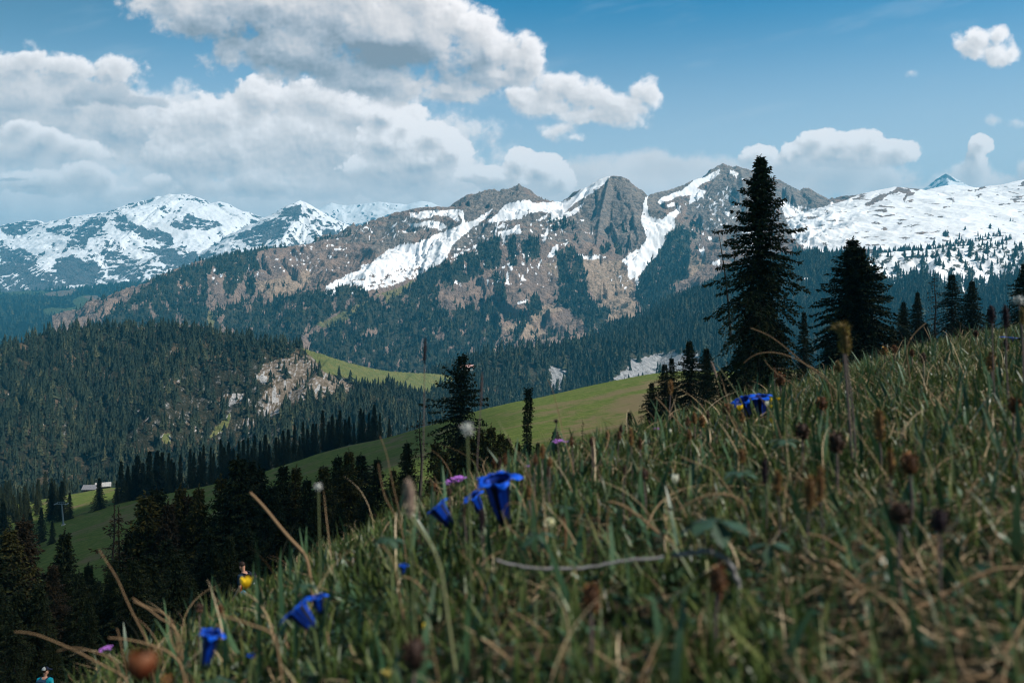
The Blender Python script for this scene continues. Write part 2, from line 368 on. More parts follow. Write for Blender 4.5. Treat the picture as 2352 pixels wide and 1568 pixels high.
snowP = [Z2([(0,1000),(100,950),(240,885),(250,850),(300,850),(420,760),(500,725),(640,700),(760,650),(830,620),(900,590),(925,560),(900,520),(905,480),(920,490),(940,575),(985,565),(1060,520),(1130,480),(1060,560),(990,610),(940,650),(860,720),(820,810),(720,880),(640,870),(520,885),(420,910),(280,930),(150,970),(60,1005)]),
 Z2([(570,510),(640,498),(760,490),(900,482),(895,520),(905,565),(870,550),(820,530),(750,520),(700,540),(650,548),(580,540)]),
 Z2([(620,575),(700,560),(790,575),(820,600),(780,625),(700,600),(570,590),(540,575)]), Z2([(430,610),(490,560),(490,580),(445,615)]), Z2([(300,650),(310,690),(300,690)]), Z2([(340,690),(365,655),(360,680)]), Z2([(380,680),(430,645),(420,665)]), Z2([(540,550),(550,530),(545,580)]),
 Z2([(1095,560),(1160,510),(1190,470),(1240,435),(1380,420),(1400,440),(1530,430),(1640,420),(1750,320),(1860,262),(1925,260),(1840,345),(1750,400),(1680,440),(1640,480),(1620,500),(1540,510),(1420,500),(1330,520),(1330,540),(1210,560),(1100,575)]),
 Z2([(1740,435),(1735,450),(1690,510),(1600,550),(1510,558),(1530,510),(1640,505)]),
 Z2([(1160,600),(1190,585),(1230,605),(1170,610)]), Z2([(1160,640),(1240,620),(1310,585),(1320,640),(1250,650),(1160,680)]), Z2([(1130,670),(1158,570),(1168,570),(1145,670)]), Z2([(1405,555),(1500,520),(1500,535),(1440,560)]),
 Z2([(1468,690),(1478,640),(1497,585),(1497,650),(1480,690)]), Z2([(1490,810),(1530,740),(1570,720),(1560,770),(1520,810)]), Z2([(1600,710),(1640,695),(1620,725)]), Z2([(1310,970),(1330,910),(1345,960)]), Z2([(1355,905),(1362,880),(1372,900)]), Z2([(1430,860),(1460,805),(1450,860)]),
 Z2([(1700,790),(1770,800),(1850,792),(1890,800),(1830,820),(1760,818),(1710,808)]), Z2([(1285,1110),(1370,1080),(1360,1100),(1290,1120)]), Z2([(850,975),(895,958),(890,975),(860,985)]), Z2([(1705,540),(1750,560),(1730,560)]), Z2([(1725,635),(1795,645),(1795,652)]),
 Z2([(1230,850),(1265,840),(1255,890),(1240,890)]), Z2([(1330,780),(1370,785),(1370,800),(1330,800)]), Z2([(880,780),(1000,735),(1030,720),(1020,745),(920,780),(850,810)]), Z2([(980,790),(1030,775),(1020,800),(985,815)]),
 Z2([(2148,400),(2165,395),(2165,500),(2180,530),(2260,550),(2352,490),(2352,610),(2300,640),(2260,720),(2220,800),(2140,900),(2050,962),(2030,920),(2030,860),(2000,830),(2020,800),(2090,760),(2120,740),(2160,700),(2150,600),(2120,570),(2130,530)]),
 Z2([(2230,440),(2260,405),(2352,378),(2352,412),(2300,430)]), Z2([(2110,950),(2102,1040),(2085,1000),(2092,930)]),
 Z3([(40,405),(100,370),(200,330),(290,262),(380,230),(445,195),(430,230),(400,262),(330,290),(300,320),(360,330),(300,400),(240,420),(262,360),(180,372),(110,395),(60,422)]),
 Z3([(0,505),(40,540),(120,490),(185,425),(192,470),(130,540),(60,610),(0,680)]), Z3([(0,720),(50,650),(110,640),(60,720),(0,780)]), Z3([(508,200),(560,230),(545,242),(500,222)]), Z3([(460,470),(500,468),(490,505)]), Z3([(300,705),(342,690),(330,745)]), Z3([(365,622),(395,625),(392,645),(372,645)]),
 Z3([(430,225),(445,240),(425,240)]), Z3([(565,250),(600,262),(590,275)]), Z3([(365,375),(392,378),(385,393)]), Z3([(385,790),(440,762),(440,800),(400,805)]), Z3([(110,420),(150,410),(150,432),(112,436)]), Z3([(835,310),(850,310),(845,325)]), Z3([(600,560),(690,600),(760,700),(640,720),(560,640)]), Z3([(470,380),(500,370),(500,392)])]
rightSF = Z3([(835,395),(900,425),(960,440),(1010,450),(1060,445),(1130,420),(1240,395),(1360,335),(1560,300),(1680,340),(1760,300),(2000,280),(2440,230),(2440,760),(1900,700),(1700,700),(1500,715),(1350,700),(1100,725),(980,700),(900,640),(850,500),(820,430)])
rockR = [Z3([(1345,425),(1420,372),(1500,345),(1560,310),(1620,318),(1668,355),(1640,362),(1605,400),(1590,395),(1612,350),(1570,345),(1500,358),(1440,400),(1370,432)]), Z3([(1290,375),(1360,338),(1440,335),(1350,352)]), Z3([(1470,445),(1500,442),(1490,452)]), Z3([(2040,330),(2100,305),(2110,318),(2060,332)]), Z3([(1100,445),(1130,460),(1105,460)]), Z3([(860,430),(900,445),(945,480),(920,470)])]
forestP = [Z1([(560,1200),(740,1090),(900,970),(1000,900),(1100,845),(1200,800),(1400,735),(1600,672),(1720,650),(1740,800),(1700,815),(1650,870),(1600,900),(1560,1000),(1510,950),(1500,830),(1400,830),(1390,1000),(1370,1180),(1200,1160),(900,1160),(700,1180)]),
 Z1([(1100,960),(1200,880),(1240,900),(1200,1000),(1390,950),(1400,1180),(600,1200)]), Z1([(1640,820),(1700,840),(1720,940),(1700,1000),(1650,950)]), Z1([(1720,670),(1900,630),(2100,600),(2352,560),(2352,575),(2000,635),(1800,670),(1720,690)]),
 Z1([(1440,1300),(1440,1100),(1600,1000),(1700,1030),(1950,970),(2200,930),(2352,900),(2352,1060),(2150,1150),(2050,1260),(2000,1290),(1800,1300)]),
 Z2([(0,1090),(200,1000),(300,1080),(200,1160),(100,1180),(0,1200)]),
 Z2([(-100,1320),(150,1230),(280,1110),(400,1100),(480,1060),(560,1040),(600,980),(700,880),(850,830),(1000,760),(1060,700),(1180,660),(1180,880),(1090,900),(1000,960),(820,1000),(740,1080),(760,1170),(860,1150),(1060,1130),(1100,1080),(1180,1180),(1180,1300),(1140,1430),(1160,1480),(1000,1620),(400,1620),(200,1600),(-100,1500)]),
 Z2([(1230,680),(1280,660),(1300,860),(1240,860)]), Z2([(1300,700),(1380,680),(1440,680),(1440,800),(1360,860),(1330,780)]), (Z2([(1500,560),(1640,540),(1700,680),(1690,740),(1640,600),(1520,640)]), .45),
 Z2([(1555,770),(1620,715),(1700,790),(1770,920),(1750,1040),(1900,1180),(1920,1310),(1800,1330),(1700,1220),(1570,1110),(1570,900)]),
 Z2([(1120,930),(1180,920),(1250,1160),(1250,1240),(1180,1130)]), Z2([(1370,1060),(1450,1070),(1460,1170),(1380,1200),(1300,1340),(1250,1420),(1280,1260)]), Z2([(1840,760),(1870,700),(1920,750),(1870,790)]), Z2([(1940,740),(1970,720),(2010,800),(1960,790)]), Z2([(1990,580),(2030,620),(2000,640)]), (Z2([(1200,1330),(1700,1250),(1900,1340),(1800,1450),(1200,1500)]), .35),
 Z2([(2095,980),(2160,880),(2200,800),(2300,700),(2352,620),(2352,1070),(2200,1160),(2120,1180),(2080,1060)]),
 Z3([(0,790),(60,700),(130,600),(200,550),(260,540),(300,640),(250,740),(240,820),(200,900),(60,1060),(0,1080)]), (Z3([(250,540),(330,560),(300,740),(240,820)]), .4), Z3([(900,690),(1000,700),(1200,760),(1200,1000),(900,900)]),
 Z3([(1800,600),(1850,545),(1930,520),(2010,540),(2040,580),(1990,590),(1900,600),(1850,640)]), (Z3([(2040,540),(2160,560),(2220,620),(2352,640),(2352,760),(1800,720),(1850,660),(2100,600)]), .55), Z3([(2170,480),(2300,470),(2340,500),(2260,560),(2200,600),(2180,520)]),
 (Z3([(1400,720),(1800,680),(2352,660),(2352,760),(1400,760)]), .6)]
greenP = [Z1([(1400,1080),(1450,1100),(1440,1230),(1380,1230)]), Z2([(0,1230),(120,1170),(280,1090),(320,1110),(200,1200),(60,1280),(0,1270)]), Z2([(330,1070),(480,1010),(600,960),(560,1010),(420,1120),(400,1060)]), Z2([(-60,1210),(0,1170),(0,1280),(-60,1260)])]
screeP = [Z2([(1700,800),(1990,830),(2030,900),(2080,1060),(2100,1240),(1980,1290),(1900,1250),(1830,1100),(1760,1000)]), Z2([(1470,850),(1560,830),(1560,950),(1500,880)]), Z2([(1180,1280),(1350,1360),(1560,1380),(1400,1250),(1600,1150),(1500,1120),(1250,1260)]), Z3([(200,780),(280,740),(350,800),(230,900)]), Z1([(1720,900),(2080,800),(2090,880),(1900,1000),(1750,960)])]
rockP = [Z2([(925,500),(980,400),(1100,340),(1160,350),(1190,335),(1310,305),(1350,380),(1460,420),(1380,430),(1230,440),(1180,490),(1050,520),(980,570),(940,580)]), Z2([(1640,520),(1700,430),(1850,340),(1870,262),(1990,255),(2060,310),(2145,400),(2130,560),(2160,690),(2120,745),(2000,790),(1930,700),(1800,620),(1680,580)]),
 Z2([(2150,400),(2352,320),(2352,380),(2240,440),(2260,550),(2180,530)]), Z3([(440,195),(520,180),(620,220),(830,330),(840,400),(700,500),(600,600),(480,560),(330,520),(220,470),(240,420),(360,330)]), Z3([(820,300),(940,320),(1060,350),(1130,395),(1130,425),(1060,445),(1000,450),(940,440),(850,395)]),
 Z2([(820,740),(1000,600),(1160,560),(1130,670),(1060,700),(950,730),(860,800)]), Z2([(250,760),(480,640),(640,600),(600,690),(480,720),(360,790)]), Z2([(1180,450),(1390,430),(1380,465),(1200,500)]), Z3([(0,350),(290,250),(190,320),(60,400),(30,460),(0,440)])]
snm = masks(Tc, snowP, 5, 22, 3)
sfm = masks(Tc, [rightSF], 4, 30, 4)
streak = fbm(Tc.QX / 30 + Tc.QY / 60, Tc.QY / 5.5 + 1.6 * fbm(Tc.QX / 90, Tc.QY / 40, 3, 73), 4, 71, .5)
streak2 = fbm(Tc.QX / 110, Tc.QY / 60, 3, 75)
rk = masks(Tc, rockR, 9, 14, 5)
sfv = sfm * (1.55 - 1.9 * sstep(streak + .45 * streak2 + .10 * sstep(Tc.QY, 480, 570), .24, .42)) - 1.6 * rk * sfm
patch = masks(Tc, [Z2([(0,1010),(250,930),(450,900),(620,875),(720,885),(560,960),(400,1010),(200,1060),(0,1060)])], 5, 20)
pn = fbm(Tc.QX / 16, Tc.QY / 5.0, 4, 81)
dabs = fbm(Tc.QX / 9, Tc.QY / 8, 3, 83) + .35 * fbm(Tc.QX / 60, Tc.QY / 60, 3, 84)
dabz = masks(Tc, [Z2([(0,600),(500,520),(700,620),(400,700),(0,700)]), Z2([(1050,560),(1700,560),(1500,1000),(900,1000),(700,900)]), Z1([(1200,850),(2352,560),(2352,800),(1700,850),(1200,960)]), Z2([(1900,900),(2080,960),(2050,1040),(1900,1000)]), Z3([(450,300),(600,300),(600,500),(200,800),(200,400)])], 10, 40)
snowA = np.maximum(np.maximum(1.25 * snm, sfv), np.maximum(patch * (.75 + 1.6 * pn), dabz * sstep(dabs, .24, .40) * 1.1))
snowA = snowA - .9 * snm * sstep(fbm(Tc.QX / 20 + Tc.QY / 18, Tc.QY / 15 - Tc.QX / 30, 5, 91, .6), .24, .42)
forA = masks(Tc, forestP, 9, 26, 7)
forA = np.maximum(forA, .16 * sstep(Tc.QY, 640, 700) * (Tc.QX < 1600) * (1 - masks(Tc, screeP[:1], 5, 30)))
treesC = forA * (snowA < .6)
below = sstep(Tc.QY, 560, 720) * (Tc.QX > 1780)
clump = sstep(fbm(Tc.QX / 20, Tc.QY / 34, 5, 143, .6), -.42, .02)
forA = forA * clump
forA2 = np.maximum(forA, below)
grn = masks(Tc, greenP, 6, 24); scr = masks(Tc, screeP, 8, 30); rkm = masks(Tc, rockP, 6, 26)
rkm = np.clip(rkm + .8 * sstep(Tc.slope, .8, 1.2) * (Tc.QY < 560) , 0, 1.1)
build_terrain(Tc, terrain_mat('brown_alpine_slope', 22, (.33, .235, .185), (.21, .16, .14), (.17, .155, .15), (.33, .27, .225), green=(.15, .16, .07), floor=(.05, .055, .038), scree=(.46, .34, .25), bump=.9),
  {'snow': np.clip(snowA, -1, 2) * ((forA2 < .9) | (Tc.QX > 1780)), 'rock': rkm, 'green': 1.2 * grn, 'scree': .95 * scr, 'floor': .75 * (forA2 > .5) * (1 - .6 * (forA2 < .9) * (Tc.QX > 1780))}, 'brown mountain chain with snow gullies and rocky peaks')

# ------------------------------------------------------------------ forested spur on the right with snow patches, 1.1 - 2.5 km
spur = [(850,900,1350),(1000,862,1420),(1100,822,1480),(1200,806,1540),(1300,797,1600),(1400,782,1650),(1460,765,1700),(1500,745,1760),(1560,712,1820),(1600,690,1900),(1640,655,1980),(1700,622,2050),(1800,595,2150),(1900,585,2250),(2000,582,2250),(2100,575,2250),(2200,565,2250),(2300,560,2250),(2450,550,2250),(2700,540,2250)]
Ts = terrain('hills', 860, 2480, 2.8, [(860,1080),(1500,1080),(2480,1150)], [(860,1700),(1500,2100),(2000,2500),(2480,2500)], 260,
  [(spur, .55, 1.0), ([(1500,745,1760),(1440,800,1500),(1400,880,1350)], .6, 1.0), ([(1700,622,2050),(1640,720,1700),(1600,800,1450)], .6, 1.0), ([(1950,583,2250),(1930,680,1850),(1880,760,1600)], .6, 1.0), ([(2180,566,2250),(2120,660,1850),(2100,740,1600)], .6, 1.0), ([(2400,552,2250),(2330,650,1850),(2300,740,1600)], .6, 1.0)],
  40, 200, 18, seed=61)
whiteP = [(1262,842),(1280,845),(1298,852),(1295,870),(1287,892),(1272,895),(1264,870)], [(1400,868),(1440,848),(1452,826),(1490,816),(1530,810),(1600,812),(1620,850),(1500,862),(1440,880)], [(1318,880),(1340,874),(1342,884)]
sn2 = Z3([(2030,900),(2060,830),(2100,760),(2150,770),(2130,830),(2060,900),(2035,925)]), Z3([(2090,910),(2140,880),(2130,930),(2100,945)]), Z3([(1410,860),(1460,870),(1440,890)]), Z3([(1480,870),(1560,850),(1540,880),(1490,885)]), Z3([(1470,930),(1550,910),(1540,935),(1480,942)]), Z3([(1620,790),(1680,770),(1750,730),(1770,780),(1700,860),(1680,880),(1660,830)]), Z3([(970,885),(1030,880),(1020,900),(980,900)]), Z3([(1390,810),(1440,800),(1410,850)]), Z3([(1930,960),(1960,920),(1990,990),(1970,1000)]), Z3([(1780,700),(1810,700),(1800,740)]), Z3([(2170,790),(2190,780),(2200,830)]), Z3([(390,780),(440,760),(440,830),(400,870)]), Z3([(1980,880),(2020,885),(2010,892)])
hiS = sstep(Ts.QX, 1900, 2050) * sstep(Ts.QY, 690, 610)
dab2 = fbm(Ts.QX / 22, Ts.QY / 15, 5, 83, .6)
snowS = np.maximum(1.2 * masks(Ts, sn2, 6, 18), hiS * (.55 + 1.4 * dab2) + .12 * hiS)
snowS = np.maximum(snowS, (Ts.QX > 1560) * sstep(dab2, .42, .55) * sstep(Ts.QY, 880, 780) * .9)
rkS = np.clip(masks(Ts, whiteP, 9, 14) * (1.15 + 1.5 * fbm(Ts.QX / 7, Ts.QY / 30, 4, 45)), 0, 1.3)
rkG = masks(Ts, [Z3([(1880,740),(1960,720),(2000,790),(2080,720),(2060,800),(1990,900),(1930,900),(1900,820)]), Z3([(1250,900),(1330,860),(1340,960),(1280,1000)])], 8, 25)
wall = terrain_mat('forest_spur_ground', 9, (.085, .08, .055), (.11, .095, .065), (.34, .345, .36), (.48, .48, .49), floor=(.035, .04, .028), bump=1.1)
build_terrain(Ts, wall, {'snow': np.clip(snowS, -1, 2), 'rock': rkS + .45 * rkG + .25 * fbm(Ts.QX / 30, Ts.QY / 50, 4, 5), 'green': .3 * fbm(Ts.X / 60, Ts.Y / 60, 3, 3), 'scree': zero(Ts), 'floor': .55 - rkG - rkS}, 'dark forested spur below the snowfield')
rkU = rkS.copy()
for k_ in range(1, 7): rkU[:-k_] = np.maximum(rkU[:-k_], rkS[k_:])
treesS = (1 - np.clip(1.0 * (snowS > .5) * .93 + rkU * .97 + .6 * rkG, 0, 1)) * (.85 - .35 * hiS)
# ------------------------------------------------------------------ forested hill on the left, 0.75 - 1.3 km
hillc = [(-500,900,950),(-200,830,1000),(0,803,1050),(50,785,1080),(100,770,1100),(150,760,1120),(200,755,1140),(300,751,1150),(380,752,1150),(450,760,1150),(520,768,1150),(600,782,1150),(650,790,1150),(700,801,1150),(735,811,1150),(765,820,1160),(800,832,1180),(830,840,1200),(870,848,1220),(900,852,1240),(950,855,1270),(1005,858,1300),(1060,866,1340),(1180,885,1400),(1300,930,1450)]
Th = terrain('hills', -260, 1300, 2.6, [(-260,620),(1300,700)], [(-260,1200),(500,1350),(1300,1600)], 260,
  [(hillc, .56, 1.0), ([(760,818,1155),(720,870,1060),(660,950,960),(600,1060,850)], .62, 1.0), ([(450,760,1150),(400,860,1030),(350,960,900)], .58, 1.0), ([(150,760,1120),(120,860,1000),(60,960,880)], .58, 1.0), ([(950,855,1270),(900,910,1130),(860,960,1020)], .6, 1.0), ([(-260,1190,640),(0,1165,660),(200,1140,680),(400,1180,680)], .3, 1.0)],
  16, 90, 9, floor=-320, seed=71)
lawnP = [[(690,796),(712,803),(735,811),(765,820),(800,832),(830,840),(870,848),(900,852),(1010,857),(1040,862),(1040,880),(1010,880),(985,900),(960,908),(930,888),(905,884),(870,882),(830,878),(790,866),(760,860),(740,850),(728,830)], Z4([(1440,870),(1550,760),(1540,830),(1490,880),(1400,930)]), Z4([(1090,900),(1140,900),(1150,960),(1100,960)])]
rubP = [Z4([(1720,520),(1780,440),(1860,400),(1960,380),(2080,370),(2150,400),(2220,480),(2300,520),(2352,560),(2400,600),(2330,620),(2200,650),(2100,620),(2000,570),(1880,560),(1760,560)]), Z4([(1840,560),(2000,560),(2200,580),(2160,660),(2040,660),(1960,700),(1860,760),(1800,830),(1770,760),(1760,640)]), Z4([(1620,820),(1650,790),(1680,840),(1640,850)])]
cliffP = [Z4([(1690,400),(1725,410),(1725,460),(1670,470),(1680,420)]), Z4([(1640,530),(1680,510),(1690,540),(1640,600),(1590,680),(1540,760),(1520,770),(1530,690),(1580,610)]), Z4([(1690,580),(1712,560),(1700,620),(1688,636)]), Z4([(1830,600),(1850,620),(1850,680),(1832,690)]), Z4([(1110,690),(1135,680),(1135,760),(1112,750)]), Z4([(1060,620),(1085,610),(1075,680),(1055,680)]),
  Z4([(1258,760),(1278,720),(1275,790),(1240,840)]), Z4([(280,840),(305,770),(305,810),(285,850)]), Z4([(430,825),(460,815),(450,850),(435,850)]), Z4([(2120,600),(2150,555),(2145,600),(2125,625)]), Z4([(1040,790),(1080,800),(1080,870),(1065,830),(1045,850)]), Z4([(1200,590),(1240,590),(1230,620)]), Z4([(420,880),(440,880),(436,915),(426,910)]), Z4([(680,660),(698,665),(690,695)]), Z4([(650,410),(668,405),(660,440)]), Z4([(1745,680),(1760,650),(1770,720),(1755,740)])]
lw = masks(Th, lawnP, 2.5, 20); rb = masks(Th, rubP, 10, 16); cf = masks(Th, cliffP, 3, 8)
strk = masks(Th, [[(290,880),(420,850),(520,830),(620,830),(650,990),(560,1020),(440,1010),(300,1010)], Z4([(1250,780),(1500,700),(1560,800),(1400,950),(1200,920)])], 20, 30) * sstep(fbm(Th.QX / 7 + Th.QY / 60, Th.QY / 26, 4, 47), .12, .26)
scat = .8 * sstep(fbm(Th.QX / 8 + Th.QY / 50, Th.QY / 20, 4, 48), .34, .44) * (Th.QY > 800)
cf = np.maximum(cf, np.maximum(strk, scat))
op = sstep(fbm(Th.X / 40, Th.Y / 40, 5, 17), .20, .38)
rbn = fbm(Th.QX / 5, Th.QY / 4, 4, 19)
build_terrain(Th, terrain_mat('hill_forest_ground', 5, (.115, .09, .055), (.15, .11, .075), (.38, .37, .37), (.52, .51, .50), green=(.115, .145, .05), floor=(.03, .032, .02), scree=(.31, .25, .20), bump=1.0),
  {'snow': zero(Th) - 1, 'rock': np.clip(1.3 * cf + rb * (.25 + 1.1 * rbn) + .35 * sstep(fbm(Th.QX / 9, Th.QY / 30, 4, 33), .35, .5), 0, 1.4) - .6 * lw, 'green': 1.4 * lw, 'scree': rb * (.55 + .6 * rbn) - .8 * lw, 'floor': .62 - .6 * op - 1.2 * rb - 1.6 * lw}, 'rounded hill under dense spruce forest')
def uphide(m, n):
    s = m.copy()
    for k in range(1, n + 1): s[:-k] = np.maximum(s[:-k], m[k:])
    return s
treesH = np.clip((1 - uphide(lw, 3)) * (1 - .86 * uphide(rb, 3)) * (1 - .97 * uphide(cf, 8)) * (1 - .55 * op), 0, 1)

# ------------------------------------------------------------------ sky dome: cumulus fields computed once per direction
def worley(x, y, seed):
    ix = np.floor(x); iy = np.floor(y); best = np.full(x.shape, 9.0)
    for i in (-1, 0, 1):
        for j in (-1, 0, 1):
            px = ix + i + _hash(ix + i, iy + j, seed); py = iy + j + _hash(ix + i, iy + j, seed + 7)
            best = np.minimum(best, (px - x) ** 2 + (py - y) ** 2)
    return np.sqrt(best)
def puff(x, y, seed):
    """cauliflower relief, 0 (crease) .. 1 (bulge)"""
    s = 0; a = .5; t = 0
    for k in range(4):
        f = 1.9 * 2.0 ** k
        s = s + a * (1 - np.minimum(worley(x * f + 3.1 * k, y * f, seed + 31 * k), 1.0) ** 2); t += a; a *= .55
    return s / t
def lumpmax(x, y, lumps, k=.16):
    acc = np.zeros(x.shape)
    for (cx_, cy_, rx, ry, wt) in lumps:
        d = np.clip(1 - np.sqrt(((x - cx_) / rx) ** 2 + ((y - cy_) / ry) ** 2), -1.5, 1) * wt + .25
        acc += np.exp(np.clip(d / k, -20, 20))
    return k * np.log(acc + 1e-9) - .25
class CloudLayer:
    def __init__(s, lumps, seed, edge=.16, crisp=.5, warp=.5, bright=.80, shade=.20, relief=.5, color=(1, 1, 1), alpha=1.0, base=None, rough=.5, low=(.62, .70, .80)):
        s.__dict__.update(locals())
    def dens(s, X, Y, oc=8, ra=1.0):
        wx = X + s.warp * fbm(X * .9, Y * .9, 4, s.seed); wy = Y + s.warp * .7 * fbm(X * .9, Y * .9, 4, s.seed + 9)
        d = lumpmax(wx, wy, s.lumps)
        x2 = X + .14 * fbm(X * 2.6, Y * 2.6, 3, s.seed + 3); y2 = Y + .14 * fbm(X * 2.6, Y * 2.6, 3, s.seed + 5)
        d = d + s.crisp * (puff(x2, y2, s.seed) - .62) + ra * s.rough * fbm(X * 1.3, Y * 1.5, oc, s.seed + 40, .58)
        return d
SH_L = [(8.8,1.35,1.8,.55,.9),(5.5,.85,1.3,.5,.75),(7.4,1.6,1.9,.45,.6),(10.3,1.75,1.3,.4,.4),(6.8,.5,1.4,.5,.25)]
LAYERS = [
 CloudLayer([(2,5.4,5,1.9,1.3),(8,5.4,6,2.0,1.3),(13,5.6,5,1.7,1.3),(17,5.4,5,1.5,1.2),(22,5.4,4,1.2,1),(3,3.2,4.5,1.3,1),(8.5,3.4,3,1.4,1),(-3,3,4,2.5,1),(23.5,4.7,2.5,.3,.6)], 11, edge=.45, crisp=.2, warp=.9, bright=.76, shade=.03, relief=.25, alpha=.88, low=(.66,.70,.76), rough=.7),
 CloudLayer([(13.6,4.2,2.1,.55,1),(15.2,3.95,2.4,.52,1),(16.6,4.1,1.8,.45,1),(12.6,4.5,2,.4,1)], 51, edge=.4, crisp=.12, warp=.4, bright=.74, shade=.06, relief=.12, alpha=.9, rough=.25),
 CloudLayer([(20.4,4.15,.6,.38,1),(21.2,4.4,.5,.25,.8),(19.2,3.95,1.8,.6,.9),(18.0,4.1,.8,.5,.8),(22.3,4.0,.55,.35,1),(22.0,4.2,.7,.3,.8),(23.6,3.95,.4,.35,1),(23.2,4.3,1,.3,.8)], 61, edge=.35, crisp=.42, warp=.3, bright=.72, shade=.14, relief=.3, alpha=.8, rough=.35),
 CloudLayer([(17.3,3.62,.38,.34,1),(17.65,3.7,.35,.3,1),(18.1,3.62,.2,.3,.9),(18.75,3.2,.42,.3,1.1),(19.35,3.35,.6,.36,1.1),(20.05,3.3,.45,.33,1.1),(20.6,3.45,.5,.28,1),(18.4,3.55,.35,.28,1),(19.3,3.6,1.3,.3,.9),(22.55,3.3,.28,.26,1.2),(22.45,3.65,.26,.35,1.1),(22.3,3.95,.3,.25,1)], 71, edge=.13, crisp=.62, warp=.16, bright=.80, shade=.20, relief=.75, base=(3.55,4.0), rough=.4),
 CloudLayer([(.5,1.55,1.1,.42,1),(1.7,1.6,.9,.3,1),(2.6,1.65,.7,.3,1),(.3,2.3,2.1,.75,1),(1.8,2.3,1.5,.6,1),(2.6,2.9,1.3,.6,1),(3.8,3.1,1.2,.7,1),(1.3,2.9,1.6,.4,.8)], 81, edge=.34, crisp=.5, warp=.45, bright=.68, shade=.16, relief=.6, rough=.75),
 CloudLayer([(.45,3.0,.5,.3,1.1),(1.0,3.25,.6,.3,1.1),(1.7,3.45,.7,.28,1),(.3,3.6,1.3,.4,1),(1.8,3.65,.8,.25,1)], 91, edge=.20, crisp=.5, warp=.25, bright=.74, shade=.22, relief=.5, base=(3.4,4.0), rough=.4),
 CloudLayer([(2.0,4.0,.55,.3,1),(2.5,4.15,.35,.3,1),(1.2,4.2,1.2,.3,1),(2.3,4.5,.6,.2,1),(3.8,4.2,.55,.25,1),(4.3,4.3,.6,.25,1),(5.7,4.2,.6,.25,1),(6.2,4.35,.55,.2,1),(5.0,4.4,.8,.2,1),(3.2,4.45,.8,.2,.9)], 101, edge=.24, crisp=.6, warp=.25, bright=.76, shade=.2, relief=.55, base=(4.3,4.8), rough=.5, alpha=.85),
 CloudLayer([(5.0,2.7,1.3,.6,1),(6.2,2.25,1.0,.55,1),(7.3,2.3,1.0,.55,1),(8.2,2.6,1.0,.55,1),(7.5,3.2,2.2,1.0,1),(5.3,3.4,1.7,.8,1),(9.0,2.9,.8,.5,1.2),(8.6,3.6,1.6,.9,1),(4.5,3.6,1.2,.6,.8),(6.8,4.2,2.4,.4,.8),(9.6,4.0,1.4,.55,1)], 111, edge=.22, crisp=.50, warp=.35, bright=.72, shade=.10, relief=.7, base=(3.7,4.9), rough=.65),
 CloudLayer([(8.9,2.65,.55,.35,1.2),(9.35,2.95,.4,.3,1.1),(9.95,3.15,.5,.36,1.2),(10.4,3.5,.42,.36,1.2),(9.7,3.7,1.1,.45,1.1),(9.0,3.3,.8,.5,1.1),(8.8,3.9,.9,.4,1)], 121, edge=.11, crisp=.75, warp=.14, bright=.86, shade=.24, relief=.9, base=(3.6,4.4), rough=.35),
 CloudLayer([(12.0,3.75,.45,.36,1.2),(12.5,3.9,.5,.35,1.2),(12.9,4.15,.3,.25,1),(11.6,4.05,.7,.3,1.1),(11.1,4.0,.6,.25,1),(12.1,4.2,1.0,.3,1)], 131, edge=.11, crisp=.75, warp=.12, bright=.86, shade=.2, relief=.85, base=(4.0,4.7), rough=.35),
 CloudLayer([(12.0,2.3,.5,.35,.9),(12.6,2.0,.45,.35,1),(13.1,1.95,.42,.35,1.1),(13.5,2.2,.65,.42,1.1),(14.2,2.45,.75,.36,1.1),(14.8,2.15,.38,.32,1),(13.6,2.7,1.1,.25,.9),(12.6,2.45,.6,.3,.9),(12.8,3.0,.45,.2,.8),(13.2,3.15,.35,.14,.6)], 141, edge=.5, crisp=.6, warp=.3, bright=.76, shade=.16, relief=.6, rough=.85, low=(.66,.74,.84)),
 CloudLayer([(22.5,.85,.4,.3,1.1),(22.85,.9,.42,.36,1.1),(22.75,1.25,.52,.33,1.1),(23.2,1.2,.3,.25,.8),(22.3,1.1,.3,.28,.8)], 151, edge=.48, crisp=.6, warp=.28, bright=.80, shade=.2, relief=.7, rough=.85),
 CloudLayer([(22.85,2.8,.22,.12,.9),(23.3,2.88,.28,.12,.9),(20.95,1.68,.16,.1,.8),(22.9,4.3,.5,.1,.5)], 161, edge=.9, crisp=.6, warp=.25, bright=.74, shade=.1, relief=.3, rough=1.3, alpha=.7),
 CloudLayer([(3.9,-.1,1.2,.6,1),(4.6,.4,1.1,.6,1),(6.0,0,2.2,.9,1),(7.8,.4,2.2,1.1,1),(9.3,.9,1.9,.95,1),(9.7,0,.95,.9,1.1),(10.7,.7,.8,.65,1.1),(11.3,1.2,.9,.65,1.1),(12.15,1.45,.55,.48,1.1),(11.5,1.8,1.1,.3,1),(6.5,1.2,1.8,.6,1),(8.7,1.9,1.8,.5,1),(10.4,2.1,1.0,.25,.9)], 171, edge=.42, crisp=.46, warp=.34, bright=.74, shade=.14, relief=.7, rough=.75, low=(.60,.66,.74)),
 CloudLayer([(2.05,1.98,.4,.25,1),(2.5,2.2,.65,.25,1),(3.2,2.35,.7,.16,.9),(1.8,2.25,.4,.2,.8),(.35,2.42,.5,.14,.6),(.25,4.12,.45,.07,.7),(.7,4.32,.4,.05,.6)], 181, edge=.35, crisp=.5, warp=.25, bright=.42, shade=.08, relief=.4, rough=.6, low=(.9,1.0,1.12), alpha=.85),
]
